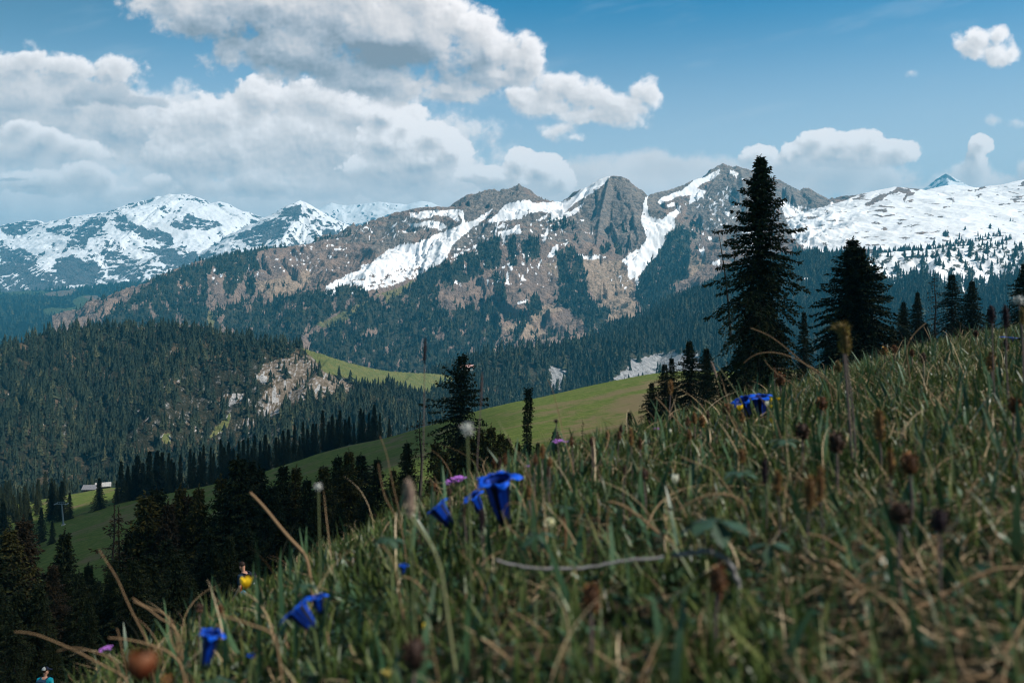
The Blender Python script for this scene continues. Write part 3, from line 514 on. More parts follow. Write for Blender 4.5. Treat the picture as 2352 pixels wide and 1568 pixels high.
def cloud_field(X, Y):
    """X, Y: direction (tangents, hundreds of picture units). returns rgb (premultiplied over nothing) and alpha"""
    C = np.zeros(X.shape + (3,)); A = np.zeros(X.shape)
    for L in LAYERS:
        x0 = min(l[0] - l[2] for l in L.lumps) - 1.2; x1 = max(l[0] + l[2] for l in L.lumps) + 1.2
        y0 = min(l[1] - l[3] for l in L.lumps) - 1.0; y1 = max(l[1] + l[3] for l in L.lumps) + 1.0
        sel = (X > x0) & (X < x1) & (Y > y0) & (Y < y1)
        if not sel.any(): continue
        x, y = X[sel], Y[sel]
        d = L.dens(x, y)
        a = sstep(d + .14 * fbm(x * 6, y * 6, 5, L.seed + 90, .65), -.02, L.edge * 1.15)
        b = np.full(d.shape, L.bright)
        if L.relief > .15:
            e0 = L.dens(x, y, 4, .8); e1 = L.dens(x + .06, y - .07, 4, .8); e2 = L.dens(x + .22, y - .26, 4, .8)
            b = b + L.relief * (np.clip(e0 - e1, -.3, .3) * .50 + np.clip(e0 - e2, -.5, .5) * .32)
        b = b - L.shade * sstep(d, .25, 1.0)
        b = b + .07 * fbm(x * .8, y * 1.3, 5, L.seed + 200)
        if L.base:
            a = a * (1 - .80 * sstep(y + .25 * fbm(x, y, 3, L.seed), L.base[0], L.base[1])); b = b - .10 * sstep(y, L.base[0] - .3, L.base[1])
        if L.seed == 171:
            wx = x + .5 * fbm(x * .7, y * .7, 4, 5); wy = y + .35 * fbm(x * .7, y * .7, 4, 6)
            b = b - .48 * sstep(lumpmax(wx, wy, SH_L, .3) + .25 * fbm(x * 1.1, y * 1.6, 6, 8), -.30, .9)
            b = b - .10 * sstep(x, 6.5, 3.5)
        b = np.clip(b + .03 + .45 * (b - .68) * (b > .68), .24, .95) * 1.14
        a = a * L.alpha
        f = sstep(b, .35, .80)[:, None]
        col = b[:, None] * (f * np.array([1.07, .985, .955]) + (1 - f) * np.array(L.low) / max(L.low) * np.array([1.16, 1.09, 1.07]))
        C[sel] = C[sel] * (1 - a[:, None]) + col * a[:, None]
        A[sel] = A[sel] * (1 - a) + a
    # wisps
    wv = sstep(fbm(X * .22 - .1 * Y, Y * 1.1 + X * .25, 6, 300, .55), .12, .62) * .16
    C = C + (1 - A)[..., None] * wv[..., None] * np.array([.70, .76, .80]); A = A + (1 - A) * wv
    return C, A
def build_sky():
    RD = 34000.0
    qx = np.concatenate([np.arange(-1400, -40, 12.0), np.arange(-40, 2400, 2.0), np.arange(2400, 3760, 12.0)])
    qy = np.concatenate([np.arange(-1500, -40, 14.0), np.arange(-40, 560, 2.0), np.arange(560, 760, 14.0)])
    X, Y = np.meshgrid(qx / 100, qy / 100)
    C, A = cloud_field(X, Y)
    d = np.stack([(X * 100 - CX) / F, np.ones_like(X), (HY - Y * 100) / F], -1)
    d = d / np.linalg.norm(d, axis=-1, keepdims=True)
    n = np.maximum(A, 1e-3)
    fl = grid_faces(*X.shape)[:, ::-1]
    me = mesh_np("sky", (d * RD).reshape(-1, 3), fl, {'cr': C[..., 0] / n, 'cg': C[..., 1] / n, 'cb': C[..., 2] / n, 'ca': A,
        'lf': sstep(X, 8, 0) * sstep(Y, 3, -1)}, True)
    m = bpy.data.materials.new("sky_and_cumulus"); m.use_nodes = True
    nt = NT(m.node_tree); nt.n.clear()
    out = nt.node('ShaderNodeOutputMaterial'); em = nt.node('ShaderNodeEmission'); nt.l.new(em.outputs[0], out.inputs[0])
    A_ = lambda k: nt.attr(k).outputs['Fac']
    geo = nt.node('ShaderNodeNewGeometry')
    dirv = nt.vmath('NORMALIZE', geo.outputs['Position'])
    sk = sky_node(nt)
    nt.l.new(dirv, sk.node.inputs[0]) if len(sk.node.inputs) else None
    sk = nt.mix(1.0, sk, (.14 * SKY_GAIN, .80 * SKY_GAIN, .97 * SKY_GAIN, 1), 'MULTIPLY')
    el = nt.node('ShaderNodeSeparateXYZ'); nt.l.new(dirv, el.inputs[0]); el = el.outputs[2]
    sk = nt.mix(nt.math('MULTIPLY', nt.smooth(el, 0.36, 0.07), 0.94), sk, (0.74, 0.78, 0.81))
    sk = nt.mix(nt.math('MULTIPLY', A_('lf'), 0.75), sk, (0.11, 0.19, 0.28))
    c = nt.mix(A_('ca'), sk, nt.comb(A_('cr'), A_('cg'), A_('cb')))
    nt.l.new(c, em.inputs[0]); em.inputs[1].default_value = 0.86
    try: m.cycles.emission_sampling = 'NONE'
    except Exception as e: print(e)
    link("sky", me, None, m, kind='structure', label='blue sky with large grey and white cumulus clouds')
SKY_GAIN = 0.112
build_sky()

# ------------------------------------------------------------------ near ground: the flowery bank at the camera, the dip behind it and the meadow spur
KB = 0.25
crest_q = [(-1400,3600),(-700,2500),(-400,2150),(0,1745),(100,1650),(200,1590),(300,1532),(380,1492),(530,1408),(700,1312),(880,1215),(1000,1160),(1180,1088),(1350,1034),(1480,997),(1650,948),(1850,893),(2000,845),(2100,812),(2200,790),(2352,762),(2800,690),(3800,500)]
crest_d = [(-1400,1.0),(-400,1.05),(0,1.15),(300,1.25),(600,1.4),(1176,1.65),(1800,2.4),(2352,3.6),(2800,4.2),(3800,5)]
cols = [-1400,-400,0,150,300,570,900,1176,1500,1800,2100,2352,2800,3800]
rows = {5:[3600,2160,1765,1645,1530,1400,1230,1110,1020,925,822,768,695,505],
 12:[3300,2100,1745,1645,1540,1420,1260,1140,1035,940,806,744,680,500],
 26:[3000,2000,1715,1650,1570,1443,1280,1150,1050,950,830,762,690,520],
 60:[2500,1850,1640,1610,1580,1500,1300,1170,1060,940,840,785,720,560],
 100:[2200,1750,1600,1590,1560,1440,1270,1110,1030,905,825,800,740,600],
 150:[1900,1600,1480,1460,1420,1330,1160,1050,990,885,815,800,760,640],
 200:[1700,1500,1400,1370,1320,1230,1090,1000,950,870,815,805,770,680],
 300:[1500,1350,1300,1240,1210,1130,1025,945,885,855,820,810,790,720],
 400:[1350,1270,1225,1190,1152,1080,995,914,841,845,840,830,820,780],
 450:[1300,1240,1210,1178,1145,1110,1030,960,890,890,880,870,860,820],
 540:[1230,1190,1172,1150,1118,1200,1180,1110,1050,1000,980,970,960,900],
 610:[1200,1160,1140,1112,1086,1250,1250,1230,1180,1150,1100,1080,1060,1000],
 680:[1260,1250,1230,1200,1180,1300,1300,1280,1250,1200,1200,1200,1180,1100],
 900:[1300,1300,1300,1300,1300,1300,1300,1300,1300,1300,1300,1300,1300,1300]}
gq = np.arange(-1400, 3801, 20.0); gl = np.arange(math.log(.18), math.log(900), .035)
GQY = np.zeros((len(gl), len(gq)))
qyc = np.interp(gq, *zip(*crest_q)); Ycr = np.interp(gq, *zip(*crest_d))
RD_ = sorted(rows)
tabs = np.array([np.interp(gq, cols, rows[d]) for d in RD_])
# smooth the crest of the meadow spur with the traced line
mcrest = [(0,1232),(150,1192),(240,1163),(330,1143),(450,1113),(600,1073),(770,1016),(900,993),(1000,962),(1100,931),(1200,908),(1300,888),(1400,865),(1510,838),(1600,842),(1800,850)]
mm = (gq >= 0) & (gq <= 1800)
tabs[RD_.index(400)][mm] = np.interp(gq[mm], *zip(*mcrest))
for j in range(len(gq)):
    ld = [math.log(Ycr[j])] + [math.log(d) for d in RD_]; v = [qyc[j]] + list(tabs[:, j])
    col = np.interp(gl, ld, v)
    nr_ = gl < ld[0]; col[nr_] = qyc[j] + F * KB * (np.exp(-gl[nr_]) - 1 / Ycr[j])
    GQY[:, j] = col
GZ = np.exp(gl)[:, None] * (HY - GQY) / F
def blur(a, s, ax):
    k = np.exp(-.5 * (np.arange(-3 * s, 3 * s + 1) / s) ** 2); k /= k.sum()
    p = [(0, 0), (0, 0)]; p[ax] = (3 * s, 3 * s)
    b = np.pad(a, p, mode='edge'); return np.apply_along_axis(lambda v: np.convolve(v, k, 'valid'), ax, b)
QS = (HY - GZ * F / np.exp(gl)[:, None])
QS = blur(blur(QS, 2, 0), 2, 1)
def ground_q(qx, D):
    j = np.clip((qx - gq[0]) / 20.0, 0, len(gq) - 1.001); i = np.clip((np.log(D) - gl[0]) / .035, 0, len(gl) - 1.001)
    j0 = j.astype(int); i0 = i.astype(int); a = j - j0; b = i - i0
    return (QS[i0, j0] * (1 - a) + QS[i0, j0 + 1] * a) * (1 - b) + (QS[i0 + 1, j0] * (1 - a) + QS[i0 + 1, j0 + 1] * a) * b
def ground_z(X, Y):
    X = np.asarray(X, float); Y = np.maximum(np.asarray(Y, float), .19)
    z = Y * (HY - ground_q(CX + F * X / Y, Y)) / F
    z = z + np.minimum(.010, .006 * Y) * fbm(X * 6, Y * 6, 3, 7) + .02 * sstep(Y, 2, 10) * fbm(X / 1.5, Y / 1.5, 3, 8) + .7 * sstep(Y, 60, 300) * fbm(X / 25, Y / 25, 4, 9)
    return z
def gp(qx, D):
    x = (qx - CX) * D / F
    return Vector((x, D, float(ground_z(np.array([x]), np.array([D]))[0])))

def ground_mesh(name, qx0, qx1, dq, l0, l1, nr, mat, label):
    qx = np.arange(qx0, qx1 + dq, dq, float); D = np.exp(np.linspace(math.log(l0), math.log(l1), nr))[:, None] * np.ones(len(qx))[None]
    X = D * (qx[None] - CX) / F; Z = ground_z(X, D)
    me = mesh_np(name, np.stack([X, D, Z], -1).reshape(-1, 3), grid_faces(nr, len(qx)), None, True)
    link(name, me, None, mat, kind='structure', label=label)
m_soil, nt = new_mat('bank_soil', 0.95, 0.1)
pos = nt.node('ShaderNodeNewGeometry').outputs['Position']
a_ = nt.noise(pos, 22, 6, .65).outputs[0]; b_ = nt.noise(pos, 4, 4, .6).outputs[0]
c = nt.mix(nt.smooth(a_, .38, .62), (.012, .012, .006), (.045, .034, .02)); c = nt.mix(nt.smooth(b_, .45, .65), c, (.015, .022, .008))  # soil colour darkened to deepen the shade between the grass blades
nt.l.new(c, nt.b.inputs['Base Color'])
bp = nt.node('ShaderNodeBump'); bp.inputs['Distance'].default_value = .02; nt.l.new(a_, bp.inputs['Height']); nt.l.new(bp.outputs[0], nt.b.inputs['Normal'])
ground_mesh('ground', -1400, 3800, 20, .2, 14, 150, m_soil, 'grassy bank right in front of the camera')
m_mead, nt = new_mat('meadow_turf', 0.95, 0.05)
pos = nt.node('ShaderNodeNewGeometry').outputs['Position']
a_ = nt.noise(pos, .035, 6, .6, .6).outputs[0]; b_ = nt.noise(pos, .35, 6, .7).outputs[0]; f_ = nt.noise(nt.vmath('MULTIPLY', pos, (1, .5, 1)), 2.2, 5, .75).outputs[0]
c = nt.mix(nt.smooth(b_, .35, .68), (.10, .15, .028), (.185, .215, .055))
sx = nt.node('ShaderNodeSeparateXYZ'); nt.l.new(pos, sx.inputs[0])
dryx = nt.math('MULTIPLY', nt.smooth(sx.outputs[0], -10.0, 60.0), nt.smooth(sx.outputs[1], 330.0, 255.0))
dry = nt.smooth(nt.math('MULTIPLY_ADD', dryx, .22, nt.math('ADD', a_, nt.math('MULTIPLY', nt.math('SUBTRACT', b_, .5), .3))), .50, .68)
c = nt.mix(nt.math('MULTIPLY', dry, .85), c, (.24, .175, .10))
c = nt.mix(nt.math('MULTIPLY', nt.smooth(f_, .50, .72), .5), c, (.045, .055, .018))
nt.l.new(c, nt.b.inputs['Base Color'])
bp = nt.node('ShaderNodeBump'); bp.inputs['Distance'].default_value = 1.1; nt.l.new(f_, bp.inputs['Height']); nt.l.new(bp.outputs[0], nt.b.inputs['Normal'])
ground_mesh('meadow', -1400, 3800, 8, 13.9, 880, 330, m_mead, 'sloping alpine meadow spur below the bank')
# valley floor far below, out to the horizon
xs = np.linspace(-26000, 26000, 60); ys = np.linspace(-3000, 30000, 60); XX, YY = np.meshgrid(xs, ys)
m_v, nt = new_mat('valley_forest_floor'); pos = nt.node('ShaderNodeNewGeometry').outputs['Position']
nt.l.new(nt.mix(nt.smooth(nt.noise(pos, .002, 5, .6).outputs[0], .45, .6), (.022, .03, .018), (.06, .08, .03)), nt.b.inputs['Base Color'])
link('valley_floor', mesh_np('valley_floor', np.stack([XX, YY, -690 + 20 * fbm(XX / 4000, YY / 4000, 3, 2)], -1).reshape(-1, 3), grid_faces(60, 60), None, True), None, m_v, kind='structure')

# ------------------------------------------------------------------ unseen clouds, added out of view to shade near spruces, hikers and left meadow
m_shade_cloud, nt = new_mat('shade_cloud_white', 1.0, 0.0); nt.b.inputs['Base Color'].default_value = (.85, .86, .88, 1)
tb = nt.node('ShaderNodeBsdfTransparent'); mxc = nt.node('ShaderNodeMixShader'); mxc.inputs[0].default_value = .76    # a thin cloud lets part of the sun through
nt.l.new(nt.b.outputs[0], mxc.inputs[1]); nt.l.new(tb.outputs[0], mxc.inputs[2]); nt.l.new(mxc.outputs[0], nt.out.inputs['Surface'])
def cloud(name, target, rx, ry, seed, h=1750.0):
    t = Vector(target); c0 = t + sdir * ((h - t.z) / sdir.z)
    bm = bmesh.new(); bmesh.ops.create_icosphere(bm, subdivisions=5, radius=1.0)
    V = np.array([v.co[:] for v in bm.verts]); an = np.arctan2(V[:, 1], V[:, 0])
    n = fbm(V[:, 0] * 1.6 + seed, V[:, 1] * 1.6 + V[:, 2] * 2, 5, seed, .6)
    V = V * (1 + .34 * n)[:, None] * np.array([rx, ry, min(rx, ry) * .22])
    V[:, 2] = np.where(V[:, 2] < 0, V[:, 2] * .4, V[:, 2])
    for v, p in zip(bm.verts, V): v.co = p
    me = bpy.data.meshes.new(name); bm.to_mesh(me); bm.free()
    for p in me.polygons: p.use_smooth = True
    o = link(name, me, None, m_shade_cloud, kind='stuff', label='unseen white cloud added overhead to shade the slope'); o.location = c0
SHADE_CLOUDS = [((62, 102, -10), 92, 66, 3), ((-160, 320, -90), 105, 160, 5), ((-40, 84, -20), 42, 66, 9)]
m_thin = m_shade_cloud; mxc.inputs[0].default_value = .55; m_thick = m_shade_cloud.copy(); [setattr(n_.inputs[0], 'default_value', .40) for n_ in m_thick.node_tree.nodes if n_.type == 'MIX_SHADER']
for t_, rx, ry, sd in SHADE_CLOUDS:
    m_shade_cloud = m_thick if sd == 5 else m_thin
    cloud('cloud', t_, rx, ry, sd)

# ------------------------------------------------------------------ air
def haze():
    bm = bmesh.new(); bmesh.ops.create_cube(bm, size=1.0)
    for v in bm.verts:
        v.co = Vector((v.co.x * 22000, 5600 + v.co.y * 15200, 330 + v.co.z * 2100))
    me = bpy.data.meshes.new('haze'); bm.to_mesh(me); bm.free()
    m = bpy.data.materials.new('air'); m.use_nodes = True; nt = NT(m.node_tree); nt.n.clear()
    out = nt.node('ShaderNodeOutputMaterial'); pv = nt.node('ShaderNodeVolumePrincipled')
    pv.inputs['Color'].default_value = (.10, .62, 1.0, 1); pv.inputs['Density'].default_value = HAZE; pv.inputs['Anisotropy'].default_value = 0.0
    nt.l.new(pv.outputs[0], out.inputs['Volume'])
    try: m.cycles.homogeneous_volume = True
    except Exception: pass
    o = link('haze', me, None, m, kind='stuff', label='pale blue air between the camera and the far mountains')
    o.display_type = 'WIRE'
HAZE = 9.5e-5
haze()

# ------------------------------------------------------------------ conifers
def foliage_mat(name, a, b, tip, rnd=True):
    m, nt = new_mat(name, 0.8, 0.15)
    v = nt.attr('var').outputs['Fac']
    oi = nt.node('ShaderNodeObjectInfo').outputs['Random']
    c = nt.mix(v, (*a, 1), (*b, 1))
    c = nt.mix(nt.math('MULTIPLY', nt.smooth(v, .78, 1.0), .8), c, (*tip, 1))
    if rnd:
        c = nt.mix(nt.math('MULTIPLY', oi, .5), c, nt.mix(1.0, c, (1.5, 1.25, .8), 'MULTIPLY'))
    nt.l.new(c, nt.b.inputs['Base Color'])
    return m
m_need = foliage_mat('spruce_needles', (.010, .016, .007), (.026, .036, .013), (.060, .062, .018))
m_needlit = foliage_mat('spruce_needles_young_sunlit', (.030, .032, .010), (.085, .074, .020), (.19, .145, .035))  # yellowish young needles, also sunlight painted into olive-gold spruces of the left stand
m_needdry = foliage_mat('spruce_needles_dry', (.028, .022, .013), (.050, .036, .018), (.075, .05, .02))
m_bark, nt = new_mat('spruce_bark', .95, .1)
n_ = nt.noise(nt.vmath('MULTIPLY', nt.node('ShaderNodeTexCoord').outputs['Object'], (6, 6, 1.2)), 3, 5, .6).outputs[0]
nt.l.new(nt.mix(nt.smooth(n_, .35, .65), (.035, .026, .02), (.10, .078, .062)), nt.b.inputs['Base Color'])
m_far = foliage_mat('forest_needles', (.010, .019, .013), (.030, .042, .022), (.075, .074, .034), False)
m_farT = foliage_mat('hill_spruce_needles', (.013, .021, .012), (.032, .040, .019), (.075, .07, .03))

def tube(pts, rad, sides=6, cap=True):
    pts = np.asarray(pts, float); n = len(pts); V = []; Fs = []
    up = np.array([0.0, 0, 1])
    for i in range(n):
        t = pts[min(i + 1, n - 1)] - pts[max(i - 1, 0)]; t = t / (np.linalg.norm(t) + 1e-12)
        a = np.cross(t, up if abs(t[2]) < .9 else np.array([1.0, 0, 0])); a /= np.linalg.norm(a); b = np.cross(t, a)
        for k in range(sides):
            an = 2 * math.pi * k / sides
            V.append(pts[i] + rad[i] * (math.cos(an) * a + math.sin(an) * b))
    for i in range(n - 1):
        for k in range(sides):
            Fs.append([i * sides + k, i * sides + (k + 1) % sides, (i + 1) * sides + (k + 1) % sides, (i + 1) * sides + k])
    return np.array(V), np.array(Fs)
def join(parts):
    V = []; Fs = []; o = 0
    for v, f in parts:
        V.append(v); Fs.append(f + o); o += len(v)
    return np.concatenate(V), np.concatenate(Fs)

def spruce(name, seed, H, Wd, h0=.06, step=.36, per=6, prof=.8, tuft=.30, tw=.11, gap=.0, lean=0.0, twin=0, dens=1.0, irr=.25, droop=.5, topw=0.0, dead=0.0):
    R = random.Random(seed); g = np.random.default_rng(seed)
    B = []       # tuft records
    wood = []
    def axis(z): return np.array([lean * z / H * Wd + .06 * math.sin(z * 1.3 + seed), .05 * math.sin(z * .9 + seed), z])
    stems = [(0.0, 0.0, H)] if not twin else [(0.0, 0.0, H), (twin, .3, H * .93)]
    for (ox, oy, Ht) in stems:
        zz = np.linspace(0, Ht, 12)
        wood.append(tube([axis(z) + np.array([ox * min(1, z / (H * .35)), oy, 0]) for z in zz], [max(.02, (H * .014) * (1 - z / Ht) ** .8) for z in zz], 6))
        z = Ht * h0
        while z < Ht - .15:
            t = (Ht - z) / Ht
            side = 1 + irr * math.sin(z * 1.7 + seed * 3) 
            nb = per if t > .12 else max(3, per - 2)
            for k in range(nb):
                if R.random() < gap: continue
                az = 2 * math.pi * (k / nb) + R.uniform(-.5, .5) + z * 2.1
                L = (Wd * (t ** prof) * (1 - .25 * max(0, t - .85) / .15) + topw * .5 + .12) * R.uniform(1 - irr * 1.4, 1 + irr * .55) * (.82 + .3 * math.sin(az * 2 + seed + z * .5))
                if R.random() < .05: L *= 1.3
                L = max(L, .15)
                el = math.radians(38 - 62 * min(1, t * 1.7)) + R.uniform(-.12, .12)
                dirh = np.array([math.cos(az), math.sin(az), 0])
                n = max(3, int(L / .15 * dens)); s = (np.arange(n) + .5) / n
                base = axis(z) + np.array([ox * min(1, z / (H * .35)), oy, 0])
                curve = -droop * .35 * s ** 2 * L * min(1, t * 2) + .20 * droop * L * np.maximum(0, s - .65) ** 1.5 * 2.2
                P = base + np.outer(s * L * math.cos(el), dirh) + np.outer(s * L * math.sin(el) + curve, [0, 0, 1])
                if L > .8: wood.append(tube([base, P[n // 2], P[-1]], [.012 + .006 * L, .012, .006], 3))
                if R.random() < dead: continue
                perp = np.array([-dirh[1], dirh[0], 0])
                spread = (.30 + .34 * L * (1 - s) ** .6 * (s > .12)) * .5
                for rep in range(5):
                    off = g.uniform(-1, 1, n) * spread
                    Q = P + np.outer(off, perp) + np.outer(g.uniform(-.10, .05, n), [0, 0, 1])
                    dirs = np.outer(np.ones(n) * .55, dirh) + np.outer(np.sign(off) * g.uniform(.2, .9, n), perp) + np.outer(g.uniform(-.75, .15, n) * (1 if rep < 4 else 0) + (-1.0 if rep >= 4 else 0), [0, 0, 1]) + g.normal(0, .2, (n, 3))
                    dirs /= np.linalg.norm(dirs, axis=1, keepdims=True)
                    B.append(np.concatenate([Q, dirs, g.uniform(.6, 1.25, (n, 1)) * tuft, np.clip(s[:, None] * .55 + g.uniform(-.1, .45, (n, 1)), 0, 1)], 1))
            z += step * R.uniform(.75, 1.3) * (.45 + .55 * min(1, t * 2.2))
        # leader
        n = 14; zz = np.linspace(Ht - .9, Ht + .12, n); an = g.uniform(0, 6.28, n)
        B.append(np.concatenate([np.stack([axis(Ht)[0] + ox + np.zeros(n), axis(Ht)[1] + oy + np.zeros(n), zz], 1), np.stack([np.cos(an) * .6, np.sin(an) * .6, np.full(n, .7)], 1), np.full((n, 1), tuft * .7), g.uniform(.2, .9, (n, 1))], 1))
    B = np.concatenate(B); n = len(B)
    Q, d, ln, var = B[:, :3], B[:, 3:6], B[:, 6:7], B[:, 7]
    r = g.normal(0, 1, (n, 3)); sd_ = np.cross(d, r); sd_ /= np.linalg.norm(sd_, axis=1, keepdims=True) + 1e-9
    wv = sd_ * (tw * g.uniform(.7, 1.3, (n, 1)))
    V = np.stack([Q, Q + d * ln * .45 + wv * .5, Q + d * ln, Q + d * ln * .55 - wv * .5], 1).reshape(-1, 3)
    Fc = np.arange(4 * n).reshape(n, 4)
    me = mesh_np(name + '_crown', V, Fc, {'var': np.repeat(var, 4)})
    wv_, wf_ = join(wood)
    mt = mesh_np(name + '_trunk', wv_, wf_, None, True)
    return me, mt
TPL = {
 'hero': spruce('hero', 3, 20.5, 6.6, .03, .36, 9, .78, .34, .12, irr=.42, droop=.9, dens=1.15, topw=.0),
 'twin': spruce('twin', 8, 13.0, 4.9, .03, .30, 8, .85, .30, .12, twin=.8, irr=.34, dens=1.2, topw=.05),
 'cone': spruce('cone', 12, 12.0, 5.3, .05, .32, 8, .98, .28, .11, irr=.30, droop=.6),
 'slim': spruce('slim', 17, 13.0, 4.3, .05, .33, 7, .98, .28, .10, irr=.34),
 'open': spruce('open', 23, 15.0, 4.9, .10, .38, 7, .66, .34, .13, gap=.04, irr=.40, lean=-.18, dens=.8, topw=.3),
 'post': spruce('post', 29, 9.0, .50, .03, .22, 6, .25, .20, .09, irr=.35, topw=.1),
 'thin': spruce('thin', 31, 10.0, 1.9, .15, .45, 4, .6, .22, .07, gap=.35, irr=.5, dens=.6, dead=.35),
 'young': spruce('young', 37, 5.0, 2.2, .02, .22, 6, .9, .20, .09, irr=.25),
 'dark': spruce('dark', 41, 20.0, 5.0, .02, .60, 7, 1.0, .55, .24, irr=.28, dens=.55),
 'dark2': spruce('dark2', 43, 20.0, 4.4, .02, .60, 7, 1.0, .55, .22, irr=.32, dens=.55),
}
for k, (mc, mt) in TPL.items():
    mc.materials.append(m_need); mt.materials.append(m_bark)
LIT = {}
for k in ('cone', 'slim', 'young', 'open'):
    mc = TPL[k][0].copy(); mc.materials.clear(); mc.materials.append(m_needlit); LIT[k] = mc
DRY = {}
for k in ('cone', 'slim', 'thin'):
    mc = TPL[k][0].copy(); mc.materials.clear(); mc.materials.append(m_needdry); DRY[k] = mc
HT = {'hero': 20.5, 'twin': 13, 'cone': 12, 'slim': 13, 'open': 15, 'post': 9, 'thin': 10, 'young': 5, 'dark': 20, 'dark2': 20}
RT = random.Random(5)
def put_tree(kind, qx, qtop, D, label, group=None, look='', wide=1.0, name='spruce_tree', qbase=None, tilt=0.0):
    b = gp(qx, D) if qbase is None else Vector(q2w(qx, qbase, D))
    top = D * (HY - qtop) / F
    h = max(1.0, top - b.z); s = h / HT[kind]
    o = empty(name, b - Vector((0, 0, .1)), label, 'tree', group, RT.uniform(0, 6.28))
    if tilt: o.rotation_euler = (0, tilt, 0)
    o.scale = (s * wide, s * wide, s)
    mc, mt = TPL[kind]
    if look == 'lit': mc = LIT[kind]
    if look == 'dry': mc = DRY[kind]
    link('crown', mc, o); link('trunk', mt, o)
    return o
# single trees named by what marks them out
put_tree('hero', 1745, 358, 74, 'tallest dark spruce, with shaggy drooping boughs, rising above the rocky peak', wide=1.0)
put_tree('twin', 1958, 545, 84, 'broad dark spruce with a double top standing beside the tallest one', wide=1.22)
put_tree('slim', 1846, 712, 92, 'thin dark spruce half hidden between the tallest spruce and the double-topped one', wide=.9)
put_tree('slim', 1900, 770, 98, 'low spruce filling the gap at the foot of the double-topped spruce', wide=1.2)
gr = 'dark spruces in a row on the right skyline'
put_tree('cone', 2075, 690, 112, 'leftmost spruce of the dark row under the snow patches', gr, wide=.9)
put_tree('cone', 2107, 668, 116, 'second spruce from the left in the dark row under the snow patches', gr, wide=.85)
put_tree('thin', 2148, 628, 110, 'sparse purplish half-bare spruce in the dark right row', gr, 'dry', wide=1.2)
put_tree('slim', 2187, 626, 112, 'straight narrow spruce in the middle of the dark right row', gr, wide=1.25)
put_tree('cone', 2232, 642, 106, 'wide dark spruce at the right end of the row, next to a grassy rise', gr, wide=1.05)
put_tree('young', 2274, 706, 100, 'small dark spruce just above the grassy rise', gr, wide=.9)
put_tree('cone', 2352, 600, 62, 'dark spruce cut off by the right edge of the picture', wide=1.15)
put_tree('cone', 2128, 740, 104, 'low dark spruce tucked into the foot of the right row', gr, wide=1.3)
put_tree('cone', 2205, 735, 103, 'low broad spruce between two taller ones of the right row', gr, wide=1.4)
put_tree('cone', 2050, 745, 108, 'low spruce at the left foot of the right row', gr, wide=1.2)
g2 = 'spruces left of the tallest one'
put_tree('cone', 1584, 779, 96, 'pointed spruce just left of the tallest one, before the white cliffs', g2, wide=1.0)
put_tree('slim', 1543, 818, 100, 'slim spruce on the edge of the sunlit meadow, beside the pointed one', g2, wide=.95)
put_tree('slim', 1526, 832, 98, 'short-topped spruce nearest to the sunlit meadow', g2, wide=1.15)
put_tree('cone', 1497, 875, 100, 'low spruce at the left end of the clump by the sunlit meadow', g2, wide=1.0)
put_tree('cone', 1623, 796, 92, 'spruce wedged between the pointed spruce and the tallest one', g2, wide=1.0)
put_tree('slim', 1660, 840, 88, 'dark spruce in front of the left foot of the tallest one', g2, wide=1.3)
put_tree('young', 1446, 942, 96, 'little spruce alone on the tan part of the meadow', wide=.8)
put_tree('young', 1276, 986, 92, 'small spruce at the grass edge behind the purple flower', wide=1.1)
put_tree('thin', 1338, 961, 95, 'small bent tree with a curled top on the lower meadow', 'trees on the meadow', wide=.65)
put_tree('post', 1212, 887, 84, 'column-shaped very narrow spruce in front of the meadow', wide=1.0)
put_tree('open', 1046, 814, 100, 'open spruce with a slanting bare trunk showing, in the middle', wide=.95)
put_tree('thin', 966, 950, 88, 'gaunt half-bare spruce left of the open one', look='dry', wide=1.2)
gy = 'young spruces under the meadow'
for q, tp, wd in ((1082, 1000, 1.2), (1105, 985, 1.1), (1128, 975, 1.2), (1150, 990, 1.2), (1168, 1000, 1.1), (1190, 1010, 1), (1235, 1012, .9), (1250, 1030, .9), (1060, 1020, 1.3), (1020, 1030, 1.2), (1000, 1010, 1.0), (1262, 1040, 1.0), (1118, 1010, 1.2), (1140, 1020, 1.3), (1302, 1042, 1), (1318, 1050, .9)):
    put_tree('young', q, tp, 86 + (q * 7) % 9, 'yellow-green young spruce in the thicket between the open spruce and the narrow column', gy, 'lit', wd * .8)
